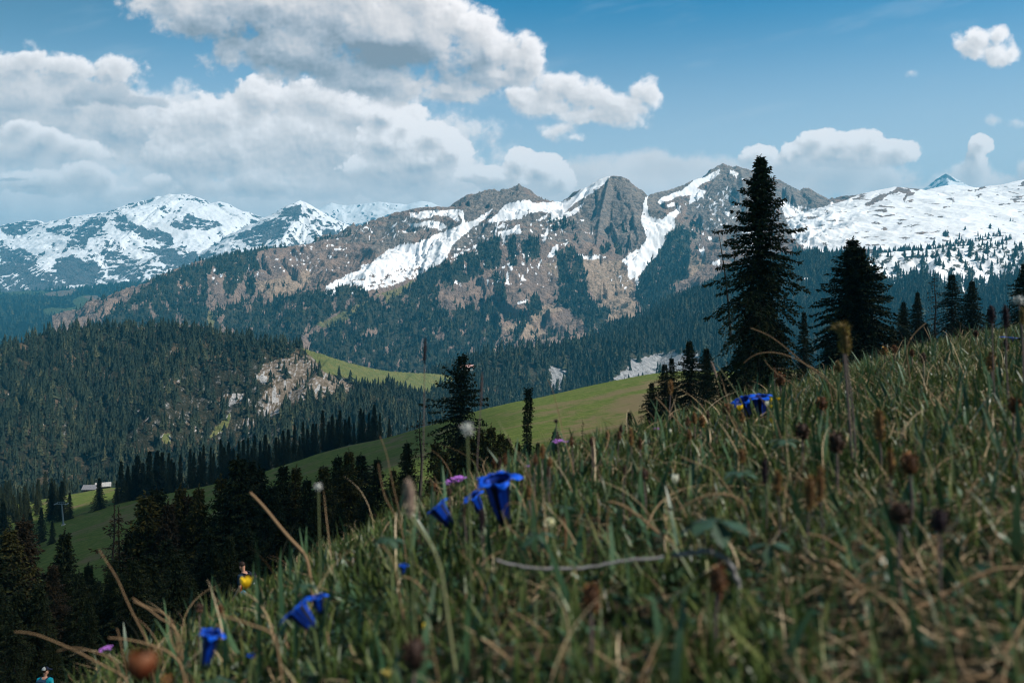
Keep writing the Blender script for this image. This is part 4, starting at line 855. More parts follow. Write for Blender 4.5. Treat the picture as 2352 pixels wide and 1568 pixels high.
# the mixed stand on the left: kind, x, top, distance, look, label
gl_ = 'spruces of the stand below the dark meadow'
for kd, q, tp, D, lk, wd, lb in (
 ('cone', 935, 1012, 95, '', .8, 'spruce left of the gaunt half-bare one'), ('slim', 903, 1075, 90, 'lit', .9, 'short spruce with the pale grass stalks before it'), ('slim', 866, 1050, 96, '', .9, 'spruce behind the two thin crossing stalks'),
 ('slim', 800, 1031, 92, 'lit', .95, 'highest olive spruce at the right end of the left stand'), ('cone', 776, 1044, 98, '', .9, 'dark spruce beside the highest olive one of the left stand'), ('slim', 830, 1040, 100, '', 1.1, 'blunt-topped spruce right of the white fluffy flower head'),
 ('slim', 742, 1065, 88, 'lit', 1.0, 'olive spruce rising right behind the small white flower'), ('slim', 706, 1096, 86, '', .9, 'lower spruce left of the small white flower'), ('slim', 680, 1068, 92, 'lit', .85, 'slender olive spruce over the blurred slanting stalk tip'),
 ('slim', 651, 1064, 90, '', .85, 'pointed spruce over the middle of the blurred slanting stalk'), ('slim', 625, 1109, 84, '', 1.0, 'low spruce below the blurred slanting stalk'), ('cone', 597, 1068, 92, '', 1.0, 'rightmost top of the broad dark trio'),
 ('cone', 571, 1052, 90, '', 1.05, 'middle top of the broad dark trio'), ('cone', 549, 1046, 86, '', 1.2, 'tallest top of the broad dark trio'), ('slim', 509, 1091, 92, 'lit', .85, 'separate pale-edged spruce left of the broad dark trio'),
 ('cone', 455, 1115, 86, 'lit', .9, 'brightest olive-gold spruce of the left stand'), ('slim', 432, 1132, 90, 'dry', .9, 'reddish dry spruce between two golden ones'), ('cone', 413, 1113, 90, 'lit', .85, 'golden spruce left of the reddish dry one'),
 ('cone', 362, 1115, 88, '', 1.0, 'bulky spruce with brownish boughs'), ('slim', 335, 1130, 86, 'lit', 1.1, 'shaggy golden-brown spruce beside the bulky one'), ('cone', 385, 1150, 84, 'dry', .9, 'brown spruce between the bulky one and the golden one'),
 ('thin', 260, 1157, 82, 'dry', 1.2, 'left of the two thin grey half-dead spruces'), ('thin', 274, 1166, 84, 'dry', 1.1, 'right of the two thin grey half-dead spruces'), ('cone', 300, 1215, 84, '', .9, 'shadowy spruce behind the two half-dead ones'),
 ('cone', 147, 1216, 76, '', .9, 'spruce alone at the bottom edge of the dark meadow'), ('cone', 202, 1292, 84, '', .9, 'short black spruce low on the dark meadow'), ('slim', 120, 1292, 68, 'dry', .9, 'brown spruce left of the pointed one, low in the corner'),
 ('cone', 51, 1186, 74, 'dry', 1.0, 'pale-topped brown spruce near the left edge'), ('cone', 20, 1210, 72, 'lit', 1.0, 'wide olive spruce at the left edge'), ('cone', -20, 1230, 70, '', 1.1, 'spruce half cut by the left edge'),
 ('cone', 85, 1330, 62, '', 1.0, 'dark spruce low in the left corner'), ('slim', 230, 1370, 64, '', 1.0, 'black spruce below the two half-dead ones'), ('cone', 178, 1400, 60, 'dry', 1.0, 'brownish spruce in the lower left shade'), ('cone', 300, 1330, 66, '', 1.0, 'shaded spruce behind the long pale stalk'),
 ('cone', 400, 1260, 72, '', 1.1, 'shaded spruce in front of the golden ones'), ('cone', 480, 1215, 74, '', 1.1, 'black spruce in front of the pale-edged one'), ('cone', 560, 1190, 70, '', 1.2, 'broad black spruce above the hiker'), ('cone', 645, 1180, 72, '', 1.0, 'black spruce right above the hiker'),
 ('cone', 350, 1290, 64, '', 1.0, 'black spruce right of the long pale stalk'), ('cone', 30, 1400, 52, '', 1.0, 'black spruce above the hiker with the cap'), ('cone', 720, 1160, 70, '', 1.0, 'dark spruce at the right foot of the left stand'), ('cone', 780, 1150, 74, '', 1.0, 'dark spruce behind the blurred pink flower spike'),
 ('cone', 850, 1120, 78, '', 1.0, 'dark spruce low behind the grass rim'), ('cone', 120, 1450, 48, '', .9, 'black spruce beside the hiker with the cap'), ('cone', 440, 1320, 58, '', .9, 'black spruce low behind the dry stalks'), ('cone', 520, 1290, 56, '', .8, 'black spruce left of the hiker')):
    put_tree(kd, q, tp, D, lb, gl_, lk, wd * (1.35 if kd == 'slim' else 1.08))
for k in range(34):
    q = RT.uniform(-30, 640); tp = np.interp(q, [-30, 100, 250, 400, 640], [1290, 1330, 1260, 1215, 1170]) + RT.uniform(0, 90)
    put_tree(('cone', 'slim')[k % 2], q, tp, RT.uniform(52, 78), 'near-black spruce filling the shade between the taller ones of the left stand', 'shaded spruces inside the left stand', '', RT.uniform(.9, 1.25))
for k in range(40):
    q = RT.uniform(-30, 155); D = RT.uniform(430, 590); qb = float(ground_q(np.array([q]), np.array([D]))[0])
    put_tree(('dark', 'dark2')[k % 2], q, qb - RT.uniform(10, 19) * F / D, D, 'olive-dark spruce in the loose wood left of the barn', 'spruces in the loose wood left of the barn', '', RT.uniform(.8, 1.3), qbase=qb)
# leaning dead snag
b = q2w(1672, 690, 110); t = q2w(1651, 537, 110)
sn_o = empty('dead_tree', Vector(b), 'bare leaning dead snag left of the top half of the tallest spruce', 'tree')
pts = [np.zeros(3) + np.array([.35, 0, -5.0]), np.array([0.0, 0, 0]), (t - b) * .5 + np.array([.1, 0, 0]), t - b]
parts = [tube(pts, [.16, .13, .09, .03], 6)]
rg = np.random.default_rng(4)
for k in range(26):
    f = rg.uniform(.05, 1); p = (t - b) * f; a = rg.uniform(0, 6.28); L = rg.uniform(.25, .9) * (1.2 - f)
    parts.append(tube([p, p + np.array([math.cos(a) * L, math.sin(a) * L, .1 * L]), p + np.array([math.cos(a) * L * 1.3, math.sin(a) * L * 1.3, -.25 * L])], [.02, .013, .006], 3))
v_, f_ = join(parts); link('trunk', mesh_np('snag', v_, f_), sn_o, m_bark)
# dark belt behind the meadow spur
mcx = [p[0] for p in mcrest]; mcy = [p[1] for p in mcrest]
belt = [(280, 1057), (294, 1050), (318, 1050), (345, 1036), (362, 1040), (385, 1045), (403, 1041), (434, 1022), (458, 1018), (482, 1025), (506, 1015), (523, 1003), (550, 997), (568, 996), (585, 995), (608, 992), (632, 985), (653, 979), (675, 975), (694, 961), (718, 955), (742, 948), (762, 941), (783, 939), (800, 945), (826, 937), (845, 936), (861, 928), (892, 943), (935, 951)]
bg_ = 'dark spruces of the belt behind the meadow spur'
for i, (q, tp) in enumerate(belt):
    for j in range(2 if q < 870 else 1):
        D = 422 + j * 14 + (i * 13) % 9
        qb = np.interp(q, mcx, mcy) + (8 if q < 900 else 6)
        put_tree(('dark', 'dark2')[(i + j) % 2], q + j * 11 + RT.uniform(-3, 3), tp + RT.uniform(-7, 20) + j * RT.uniform(2, 16), D, 'near-black tall spruce in the shaded belt along the top of the meadow spur', bg_, '', RT.uniform(.75, 1.35), qbase=qb + j * 4)
put_tree('dark', 228, 1097, 404, 'dark conical spruce standing alone below the alpine hut', wide=1.5)
put_tree('dark2', 268, 1102, 415, 'grey-green spruce at the left end of the dark belt', wide=1.0, qbase=1158)
put_tree('dark', 142, 1104, 400, 'broad black spruce behind the lift mast', wide=1.2, qbase=1190)
put_tree('dark', 118, 1108, 402, 'black spruce touching the left side of the broad one behind the lift mast', wide=1.2, qbase=1192)
for q, tp, D, lb in ((95, 1165, 330, 'black spruce at the lower left of the lift mast'), (70, 1175, 320, 'second black spruce left of the lift mast'), (8, 1152, 300, 'dark spruce at the very left edge beside the olive ones'), (120, 1195, 310, 'round-topped black spruce just below the lift mast'), (50, 1200, 300, 'low black spruce left of the lift mast'), (160, 1130, 396, 'thin black spruce right behind the lift mast')):
    put_tree('dark', q, tp, D, lb, wide=1.2)

# ------------------------------------------------------------------ far forest: simple tiered cones
def cone_tpl(tiers, sides, seed, w=.24):
    R = np.random.default_rng(seed); V = []; Fs = []; var = []
    for k in range(tiers):
        z0 = .04 + .86 * (k / tiers) ** .95; z1 = min(1.0, z0 + 1.55 / tiers); r = w * (1 - k / tiers) ** .85 + .02
        b = len(V)
        for j in range(sides):
            a = 2 * math.pi * (j + .5 * (k % 2)) / sides + R.uniform(-.2, .2); rr = r * (1.2 if j % 2 else .62) * R.uniform(.65, 1.35)
            V.append([rr * math.cos(a), rr * math.sin(a), z0 - (.05 if j % 2 else -.02) + R.uniform(-.02, .02)]); var.append(.35 + .5 * R.random())
        V.append([R.uniform(-.01, .01), R.uniform(-.01, .01), z1]); var.append(.15)
        for j in range(sides): Fs.append([b + j, b + (j + 1) % sides, b + sides])
    return np.array(V), np.array(Fs), np.array(var)
FT = [cone_tpl(t_, 8, s, w_) for s, w_, t_ in ((1, .17, 6), (2, .22, 5), (3, .13, 6), (4, .19, 4), (9, .15, 5), (10, .25, 5), (11, .11, 4))]
F3 = [cone_tpl(3, 5, s, w_) for s, w_ in ((5, .20), (6, .24), (7, .17))]
rg = np.random.default_rng(99)
def scatter(T, prob, spacing, hmin, hmax, margin=22, qr=(-20, 2372), qb=None):
    w_ = prob * T.area * np.where(T.vis < margin, 1, 0) * ((T.QX > qr[0]) & (T.QX < qr[1]))
    if qb is not None: w_ = w_ * (T.QY < qb)
    w_ = w_.reshape(-1); tot = w_.sum() / spacing ** 2; n = int(tot)
    idx = rg.choice(len(w_), n, p=w_ / w_.sum())
    nr, nc = T.X.shape; i = np.clip(idx // nc, 0, nr - 2); j = np.clip(idx % nc, 0, nc - 2)
    a = rg.random(n); b = rg.random(n)
    def bl(M): return (M[i, j] * (1 - a) + M[i, j + 1] * a) * (1 - b) + (M[i + 1, j] * (1 - a) + M[i + 1, j + 1] * a) * b
    return np.stack([bl(T.X), bl(T.Y), bl(T.Z) - .6, hmin + (hmax - hmin) * rg.random(n) ** 1.4], 1)
hill = scatter(Th, treesH, 4.7, 6.5, 20, qb=1215)
hill = hill[np.argsort(-hill[:, 3] / hill[:, 1])]
spurt = scatter(Ts, treesS, 8.4, 10, 30, qb=960)
ctr = scatter(Tc, np.where(forA > .35, 1.0, forA * .6) * (snowA < .55) + below * .3 * (snowA < .5), 11.5, 14, 26, qb=900)
hic = scatter(Tc, ((Tc.QY < 575) & (Tc.QX < 900) & (Tc.vis > -1)) * sstep(fbm(Tc.QX / 12, Tc.QY / 12, 3, 4), -.2, .3) * .02 + 0.0, 12, 10, 18, qb=580)
plat = scatter(Tpl, np.clip(1 - 1.3 * np.maximum(gm, sc_), 0, 1) * .5, 24, 20, 34)
print('trees', len(hill), len(spurt), len(ctr), len(plat), len(hic))
NI = 62
ind = hill[:NI]
hm = []
for k, (v, f, va) in enumerate(FT):
    me = mesh_np('hill_spruce', v, f, {'var': va}); me.materials.append(m_farT); hm.append(me)
for k, (x, y, z, h) in enumerate(ind):
    o = bpy.data.objects.new('spruce_tree', hm[k % len(hm)]); COL.objects.link(o)
    o.location = (x, y, z); o.scale = (h * rg.uniform(.9, 1.25), h * rg.uniform(.9, 1.25), h); o.rotation_euler = (0, 0, rg.uniform(0, 6.28))
    o['label'] = 'green-brown spruce in the dense forest at the foot of the left hill'; o['category'] = 'tree'; o['group'] = 'spruces at the foot of the left hill'
def mass(pts, tpl):
    Vs = []; Fs = []; Va = []; off = 0
    which = rg.integers(0, len(tpl), len(pts))
    for k, (v, f, va) in enumerate(tpl):
        P = pts[which == k]; n = len(P)
        if n == 0: continue
        an = rg.uniform(0, 6.28, n); c, s = np.cos(an), np.sin(an); wd = P[:, 3] * rg.uniform(.85, 1.3, n)
        lx = rg.normal(0, .02, n); x = v[None, :, 0] + lx[:, None] * v[None, :, 2]
        X = (x * c[:, None] - v[None, :, 1] * s[:, None]) * wd[:, None] + P[:, 0:1]
        Y = (x * s[:, None] + v[None, :, 1] * c[:, None]) * wd[:, None] + P[:, 1:2]
        Z = v[None, :, 2] * P[:, 3:4] + P[:, 2:3]
        Vs.append(np.stack([X, Y, Z], -1).reshape(-1, 3))
        Fs.append((f[None] + (np.arange(n) * len(v))[:, None, None] + off).reshape(-1, 3)); off += n * len(v)
        tone = np.clip(rg.normal(.0, .24, n) + .55 * fbm(P[:, 0] / 55, P[:, 1] / 55, 3, 15) + .5 * (rg.random(n) < .04), -.5, .7)
        Va.append(np.clip(va[None] + tone[:, None], 0, 1).reshape(-1))
    return np.concatenate(Vs), np.concatenate(Fs), np.concatenate(Va)
parts = [mass(hill[NI:], FT), mass(spurt, FT), mass(np.concatenate([ctr, hic, plat]), F3)]
V = np.concatenate([p[0] for p in parts]); off = np.cumsum([0] + [len(p[0]) for p in parts[:-1]])
Fc = np.concatenate([p[1] + o_ for p, o_ in zip(parts, off)])
link('forest', mesh_np('forest', V, Fc, {'var': np.concatenate([p[2] for p in parts])}), None, m_far, kind='stuff', label='spruce forest covering the hill, the spur and the lower mountain slopes')

# ------------------------------------------------------------------ flowery bank: grass
def flat_mat(name, cols_, rough=.6, spec=.3, trans=0.0):
    """cols_: list of colours picked by the 'var' attribute"""
    m, nt = new_mat(name, rough, spec)
    r = nt.node('ShaderNodeValToRGB'); nt.l.new(nt.attr('var').outputs['Fac'], r.inputs[0])
    e = r.color_ramp.elements
    while len(e) < len(cols_): e.new(.5)
    for k, c in enumerate(cols_): e[k].position = k / (len(cols_) - 1); e[k].color = (*c, 1)
    nz = nt.noise(nt.node('ShaderNodeNewGeometry').outputs['Position'], 160, 3, .6).outputs[0]
    c = nt.mix(nt.math('MULTIPLY', nt.smooth(nz, .5, .75), .35), r.outputs[0], nt.mix(1.0, r.outputs[0], (.45, .42, .4), 'MULTIPLY'))
    nt.l.new(c, nt.b.inputs['Base Color'])
    if trans:
        tr = nt.node('ShaderNodeBsdfTranslucent'); mx = nt.node('ShaderNodeMixShader'); mx.inputs[0].default_value = trans
        nt.l.new(c, tr.inputs[0]); nt.l.new(nt.b.outputs[0], mx.inputs[1]); nt.l.new(tr.outputs[0], mx.inputs[2]); nt.l.new(mx.outputs[0], nt.out.inputs['Surface'])
    return m
m_grass = flat_mat('grass_green', [(.008, .020, .006), (.025, .050, .011), (.058, .090, .021), (.11, .145, .038), (.25, .24, .09)], .45, .35, .25)
m_straw = flat_mat('grass_dry', [(.035, .020, .010), (.12, .072, .036), (.25, .16, .088), (.42, .30, .175), (.62, .49, .33)], .7, .2, .1)
m_broad = flat_mat('grass_broad', [(.02, .055, .025), (.04, .09, .04), (.07, .13, .065)], .4, .4, .2)
gr_ = np.random.default_rng(7)
def dmin(qx, q=1680):
    yc = np.interp(qx, *zip(*crest_d)); qc = np.interp(qx, *zip(*crest_q))
    return 1 / (np.maximum(q - qc, -100) / (F * KB) + 1 / yc)
def sample_bank(n, back=1.45, q0=-160, q1=2520, nearbias=1.0):
    qx = gr_.uniform(q0, q1, n * 3); yc = np.interp(qx, *zip(*crest_d)); d0 = np.clip(dmin(qx), .42, None); d1 = yc * back
    w_ = np.maximum(d1 ** 2 - d0 ** 2, .05); keep = gr_.random(n * 3) < w_ / w_.max() * 1.0
    qx = qx[keep]; d0 = d0[keep]; d1 = d1[keep]
    u = gr_.random(len(qx)); D = np.sqrt(d0 ** 2 + (d1 ** 2 - d0 ** 2) * u ** nearbias)
    X = (qx - CX) * D / F
    return X, D
def blades(X, Y, L, wd, tilt, bend, az, var, seg=4, curl=None, droop=None):
    n = len(X); Z = ground_z(X, Y) - .004
    s = np.linspace(0, 1, seg + 1)[None]
    th = tilt[:, None] + bend[:, None] * s            # angle from vertical along the blade
    ds = L[:, None] / seg
    hor = np.concatenate([np.zeros((n, 1)), np.cumsum(np.sin((th[:, 1:] + th[:, :-1]) / 2) * ds, 1)], 1)
    ver = np.concatenate([np.zeros((n, 1)), np.cumsum(np.cos((th[:, 1:] + th[:, :-1]) / 2) * ds, 1)], 1)
    a = az[:, None] + (0 if curl is None else curl[:, None] * s)
    px = X[:, None] + np.cos(a) * hor; py = Y[:, None] + np.sin(a) * hor; pz = Z[:, None] + ver
    gz = ground_z(px, py) + .002; pz = np.maximum(pz, gz)
    tw = az + np.pi / 2 + gr_.normal(0, .7, n)
    w_ = wd[:, None] * (1 - .9 * s ** 2.2) * (.55 + .45 * np.minimum(1, s * 5 + .2)) * .5
    ox = np.cos(tw)[:, None] * w_; oy = np.sin(tw)[:, None] * w_
    A = np.stack([px - ox, py - oy, pz], -1); B = np.stack([px + ox, py + oy, pz + w_ * .25], -1)
    V = np.stack([A, B], 2).reshape(n, -1, 3)         # n, 2*(seg+1), 3
    k = np.arange(seg)[:, None] * 2 + np.array([[0, 1, 3, 2]])
    Fc = (k[None] + (np.arange(n) * 2 * (seg + 1))[:, None, None]).reshape(-1, 4)
    vv = np.clip(var[:, None] + .25 * (s - .5), 0, 1); vv = np.repeat(vv, 2, 1)
    return V.reshape(-1, 3), Fc, vv.reshape(-1)
def joinv(ps):
    V = []; Fc = []; A = []; o = 0
    for v, f, a in ps: V.append(v); Fc.append(f + o); A.append(a); o += len(v)
    return np.concatenate(V), np.concatenate(Fc), np.concatenate(A)
def U(a, b, n): return gr_.uniform(a, b, n)
# green blades, in tufts
X, Y = sample_bank(105000, nearbias=1.1); cl = fbm(X * 5, Y * 5, 4, 61); keep = gr_.random(len(X)) < np.clip(.72 + 1.2 * cl - .28 * sstep(X / Y, .25, .6) * sstep(Y, 2.2, .8), .12, 1)
X, Y = X[keep], Y[keep]; n = len(X); cl = fbm(X * 9, Y * 9, 3, 62)
print('green', n)
g1 = blades(X, Y, (U(.012, .038, n) + .018 * np.clip(cl, -1, 1)) * (1 + .5 * (gr_.random(n) < .06)), U(.0020, .0044, n), U(-.1, .55, n), U(0, .9, n), U(0, 6.28, n), np.clip(gr_.normal(.38, .22, n) + .3 * cl, 0, 1))
X, Y = sample_bank(5500, back=1.2); n = len(X)
g2 = blades(X, Y, U(.035, .068, n), U(.0016, .003, n), U(0, .45, n), U(0, .7, n), U(0, 6.28, n), np.clip(gr_.normal(.55, .2, n), 0, 1))
# short turf farther back on the right
qx = gr_.uniform(1700, 2500, 14000); D = gr_.uniform(2.5, 9, 14000); g3 = blades((qx - CX) * D / F, D, U(.02, .06, 14000), U(.003, .007, 14000), U(0, .6, 14000), U(0, .8, 14000), U(0, 6.28, 14000), np.clip(gr_.normal(.5, .25, 14000), 0, 1), 2)
v_, f_, a_ = joinv([g1, g2, g3][:2]); link('grass', mesh_np('grass', v_, f_, {'var': a_}, True), None, m_grass, kind='stuff', label='short green mountain grass on the bank')
link('turf', mesh_np('turf', g3[0], g3[1], {'var': g3[2]}, True), None, m_grass, kind='stuff', label='cropped turf on the rise at the right')
# broad leaves standing singly in the grass
X, Y = sample_bank(900, back=1.1); n = len(X)
b1 = blades(X, Y, U(.05, .10, n), U(.005, .009, n), U(0, .4, n), U(0, .5, n), U(0, 6.28, n), U(0, 1, n), 6)
link('broad_grass', mesh_np('broad_grass', b1[0], b1[1], {'var': b1[2]}, True), None, m_broad, kind='stuff', label='broad dark green grass blades')
# straw: bent, lying and tangled
X, Y = sample_bank(70000, nearbias=1.0); cl = fbm(X * 4 + 9, Y * 4, 4, 71)
u_ = X / Y
keep = gr_.random(len(X)) < np.clip(.06 + 1.5 * np.clip(cl - .02, 0, 1) + .42 * sstep(u_, .1, .5) + .16 * sstep(Y, .95, .6), .03, 1); X, Y = X[keep], Y[keep]; n = len(X)
print('straw', n)
s1 = blades(X, Y, U(.020, .080, n), U(.0008, .0024, n), U(.5, 1.5, n), U(.1, 1.3, n), U(0, 6.28, n), np.clip(gr_.normal(.48, .26, n), 0, 1), 6, U(-1.4, 1.4, n))
X, Y = sample_bank(700, back=1.05); n = len(X)
s2 = blades(X, Y, U(.07, .16, n), U(.0008, .0018, n), U(.05, .7, n), U(.3, 1.9, n), U(0, 6.28, n), np.clip(gr_.normal(.7, .2, n), 0, 1), 9, U(-1, 1, n))
v_, f_, a_ = joinv([s1]); link('dry_grass', mesh_np('dry_grass', v_, f_, {'var': a_}, True), None, m_straw, kind='stuff', label='tangled dry straw lying between the green blades')
link('dry_stalks', mesh_np('dry_stalks', s2[0], s2[1], {'var': s2[2]}, True), None, m_straw, kind='stuff', label='thin arching dry stalks sticking out of the grass')
# little rosette leaves at soil level
X, Y = sample_bank(20000); n = len(X)
r1 = blades(X, Y, U(.010, .028, n), U(.005, .013, n), U(.4, 1.3, n), U(.1, .6, n), U(0, 6.28, n), U(0, .8, n), 3)
link('ground_cover', mesh_np('ground_cover', r1[0], r1[1], {'var': r1[2]}, True), None, m_broad, kind='stuff', label='small round leaves close to the soil')

# ------------------------------------------------------------------ bank plants, one by one
def solveD(qx, qy, hs):
    yc = np.interp(qx, *zip(*crest_d)); qc = np.interp(qx, *zip(*crest_q))
    D = (F * KB - F * hs) / (qy - qc + F * KB / yc)
    return float(D) if .3 < D < yc * 1.3 else float(yc)
def ribbon(pts, wd, var=.5, side=None):
    """thin curved stem as a 5-sided tube"""
    v, f = tube(pts, wd, 5); return v, f, np.full(len(v), var)
def curve(pts, n=14):
    P = np.array(pts, float); t = np.concatenate([[0], np.cumsum(np.linalg.norm(np.diff(P, axis=0), axis=1))]); t /= t[-1]
    u = np.linspace(0, 1, n); Q = np.stack([np.interp(u, t, P[:, k]) for k in range(3)], 1)
    for _ in range(3): Q[1:-1] = (Q[:-2] + 2 * Q[1:-1] + Q[2:]) / 4
    return Q
def amesh(name, vfa, mat, parent, smooth=True):
    v, f, a = vfa; return link(name, mesh_np(name, v, f, {'var': a}, smooth), parent, mat)
m_stem = flat_mat('stem_green', [(.05, .09, .03), (.12, .15, .06), (.20, .20, .10)], .6)
m_stemd = flat_mat('stem_purplish', [(.07, .045, .045), (.13, .09, .085), (.26, .21, .18)], .7)
m_gent = flat_mat('gentian_blue', [(.002, .006, .03), (.004, .02, .16), (.002, .035, .32), (.002, .07, .56), (.006, .13, .78)], .45, .3, .15)
m_prim = flat_mat('primrose_violet', [(.22, .05, .35), (.38, .12, .55), (.50, .20, .66), (.65, .35, .78)], .6, .2, .2)
m_yel = flat_mat('petal_yellow', [(.55, .28, .0), (.80, .50, .01), (.85, .62, .03)], .5, .3, .2)
m_cream = flat_mat('petal_cream', [(.50, .48, .25), (.72, .70, .50), (.82, .81, .70)], .5, .2, .2)
m_rust = flat_mat('seed_rust', [(.035, .018, .010), (.11, .045, .018), (.25, .105, .035), (.36, .17, .06)], .8)
m_ochre = flat_mat('seed_ochre', [(.07, .035, .018), (.20, .10, .03), (.36, .19, .045), (.46, .27, .07)], .8)
m_brown = flat_mat('seed_brown', [(.02, .012, .010), (.06, .03, .02), (.14, .075, .045), (.24, .14, .09)], .8)
m_dark = flat_mat('spike_dark', [(.012, .006, .010), (.035, .018, .025), (.07, .04, .045)], .8)
m_pale = flat_mat('spike_pale', [(.20, .13, .11), (.34, .25, .20), (.42, .37, .24), (.50, .48, .26)], .8)
m_ygr = flat_mat('spike_yellow', [(.05, .035, .015), (.16, .10, .025), (.30, .22, .05), (.45, .40, .12)], .7)
m_white = flat_mat('fluff_white', [(.30, .30, .28), (.55, .55, .52), (.78, .78, .75)], .9)
m_wood = flat_mat('weathered_twig', [(.10, .09, .09), (.18, .17, .17), (.30, .29, .29)], .9)
m_leafd = flat_mat('leaf_dark', [(.012, .03, .014), (.03, .065, .035), (.05, .10, .06)], .5, .4, .15)

def axes(d):
    d = np.array(d, float); d /= np.linalg.norm(d); a = np.cross(d, [0, 1, 0.1]); a /= np.linalg.norm(a); return d, a, np.cross(d, a)
def gentian(base, tip_dir, L, R, name_label, seed=0, flat=False, group='blue trumpet gentians'):
    """trumpet gentian: pleated tube widening to five pointed reflexed lobes"""
    rr = np.random.default_rng(seed); d, a, b = axes(tip_dir); base = np.array(base, float)
    gz = float(ground_z(np.array([base[0]]), np.array([base[1]]))[0])
    root = empty('gentian', (base[0], base[1], min(base[2], gz)), name_label, 'flower', group); o0 = np.array(root.location)
    S_ = np.array([0, .06, .16, .32, .50, .66, .80, .90, .97, 1.0, 1.0, .985]); n = 60
    R0 = np.array([.40, .50, .60, .72, .84, .93, 1.02, 1.12, 1.24, 1.42, 1.62, 1.78]) * R * .56
    if flat: S_ = S_ * .55
    V = []; A = []
    for k in range(len(S_)):
        for j in range(n):
            th = 2 * math.pi * j / n; ph = (th * 5 / (2 * math.pi)) % 1.0; c_ = abs(ph - .5) * 2      # 0 at lobe centre, 1 between lobes
            lob = max(0, 1 - c_ ** 1.3)
            fl = max(0, (k - 7) / 4.0)
            r = R0[k] * (1 + .07 * math.cos(th * 5)) * (1 - fl * .42 * (1 - lob)) * (1 + fl * .28 * lob ** 2.5)
            z = S_[k] * L - fl * fl * .07 * L * lob * (1 + .5 * rr.normal(0, .25)) + fl * .03 * L * math.sin(th * 10)
            wob = 1 + .04 * math.sin(th * 3 + seed) + fl * .10 * math.sin(th * 2 + seed * 2)
            V.append(base + d * z + (a * math.cos(th) + b * math.sin(th)) * r * wob)
            band = 1 if (c_ > .60 and k < 8) else 0
            A.append(np.clip(.62 + .12 * fl + .05 * rr.normal() + (k / 11 - .6) * .35 - .75 * band, 0, 1))
    # inner throat
    nk = len(S_)
    for k in range(8, 2, -1):
        for j in range(n):
            th = 2 * math.pi * j / n; V.append(base + d * (S_[k] * L) + (a * math.cos(th) + b * math.sin(th)) * R0[k] * .93); A.append(.35 if k > 6 else .08)
    V = np.array(V); tot = nk + 6
    Fc = [[k * n + j, k * n + (j + 1) % n, (k + 1) * n + (j + 1) % n, (k + 1) * n + j] for k in range(nk - 1) for j in range(n)]
    seq = list(range(nk, tot)); Fc += [[k * n + j, k * n + (j + 1) % n, (k + 1) * n + (j + 1) % n, (k + 1) * n + j] for k in range(nk, tot - 1) for j in range(n)]
    Fc += [[8 * n + j, nk * n + j, nk * n + (j + 1) % n, 8 * n + (j + 1) % n] for j in range(n)]
    amesh('corolla', (V - o0, np.array(Fc), np.array(A)), m_gent, root)
    # calyx and stem
    ps = []
    for j in range(5):
        th = 2 * math.pi * (j + .5) / 5; dr = a * math.cos(th) + b * math.sin(th); pr = -a * math.sin(th) + b * math.cos(th)
        p = [base + dr * R0[0] * 1.05, base + d * L * .12 + dr * R0[2] * 1.12, base + d * L * .27 + dr * R0[3] * 1.16]
        v = np.array([p[0] - pr * R * .1, p[0] + pr * R * .1, p[1] + pr * R * .13, p[2], p[1] - pr * R * .13]); ps.append((np.array([v[0], v[1], v[2], v[4]]), np.array([[0, 1, 2, 3]])))
        ps.append((np.array([v[4], v[2], v[3], v[3] + 1e-5]), np.array([[0, 1, 2, 3]])))
    v, f = join(ps); amesh('calyx', (v - o0, f, np.full(len(v), .1)), m_stem, root)
    foot = np.array([base[0] + .004, base[1] + .006, gz - .004])
    if base[2] - gz > .004:
        v, f = tube(curve([foot, (foot + base) / 2 + np.array([.002, 0, 0]), base + d * .002], 6), [.0017] * 6, 6); amesh('stem', (v - o0, f, np.full(len(v), .3)), m_stem, root)
    # a pair of leaves at the foot
    X_ = np.full(5, foot[0]) + rr.uniform(-.006, .006, 5); Y_ = np.full(5, foot[1]) + rr.uniform(-.006, .006, 5)
    v, f, aa = blades(X_, Y_, rr.uniform(.02, .04, 5), rr.uniform(.006, .010, 5), rr.uniform(.6, 1.1, 5), rr.uniform(.1, .5, 5), rr.uniform(0, 6.28, 5), rr.uniform(0, .6, 5), 5)
    amesh('leaf', (v - o0, f, aa), m_broad, root)
def qp(qx, qy, D): return q2w(qx, qy, D)
def gent_q(qb, qt, Dv, Rq, label, seed, flat=False, fwd=0.0):
    """base and mouth given in picture units at distance Dv; fwd = how far the mouth leans to the viewer (m)"""
    b = qp(*qb, Dv); t = qp(*qt, Dv) - np.array([0, fwd, 0]); gentian(b, t - b, np.linalg.norm(t - b), Rq * Dv / F, label, seed, flat)
gent_q((1160, 1203), (1141, 1092), 1.10, 48, 'largest deep blue gentian trumpet, upright, its mouth flared towards the sky', 1, fwd=.012)
gent_q((1038, 1208), (1000, 1163), 1.10, 32, 'blue gentian nodding left, nearest the purple primrose and blurred pink spike', 2, fwd=-.004)
gent_q((1106, 1178), (1084, 1136), 1.22, 26, 'small blue gentian leaning left, tucked behind the largest one', 3, fwd=.004)
gent_q((1722, 958), (1701, 916), 1.9, 25, 'left gentian of the touching blue pair in front of the tallest spruce', 4, fwd=.01)
gent_q((1749, 958), (1743, 908), 1.9, 29, 'right gentian of the touching blue pair in front of the tallest spruce', 5, fwd=.004)
gent_q((722, 1446), (676, 1396), .80, 40, 'blurred blue gentian seen from the side, lower left, with spread lobes', 6, fwd=-.002)
gent_q((738, 1412), (728, 1368), .86, 22, 'narrow blue gentian standing up just right of the blurred spread one', 7)
gent_q((470, 1535), (486, 1452), .80, 30, 'lowest leftmost blurred blue gentian, near the orange bud', 8, fwd=-.002)
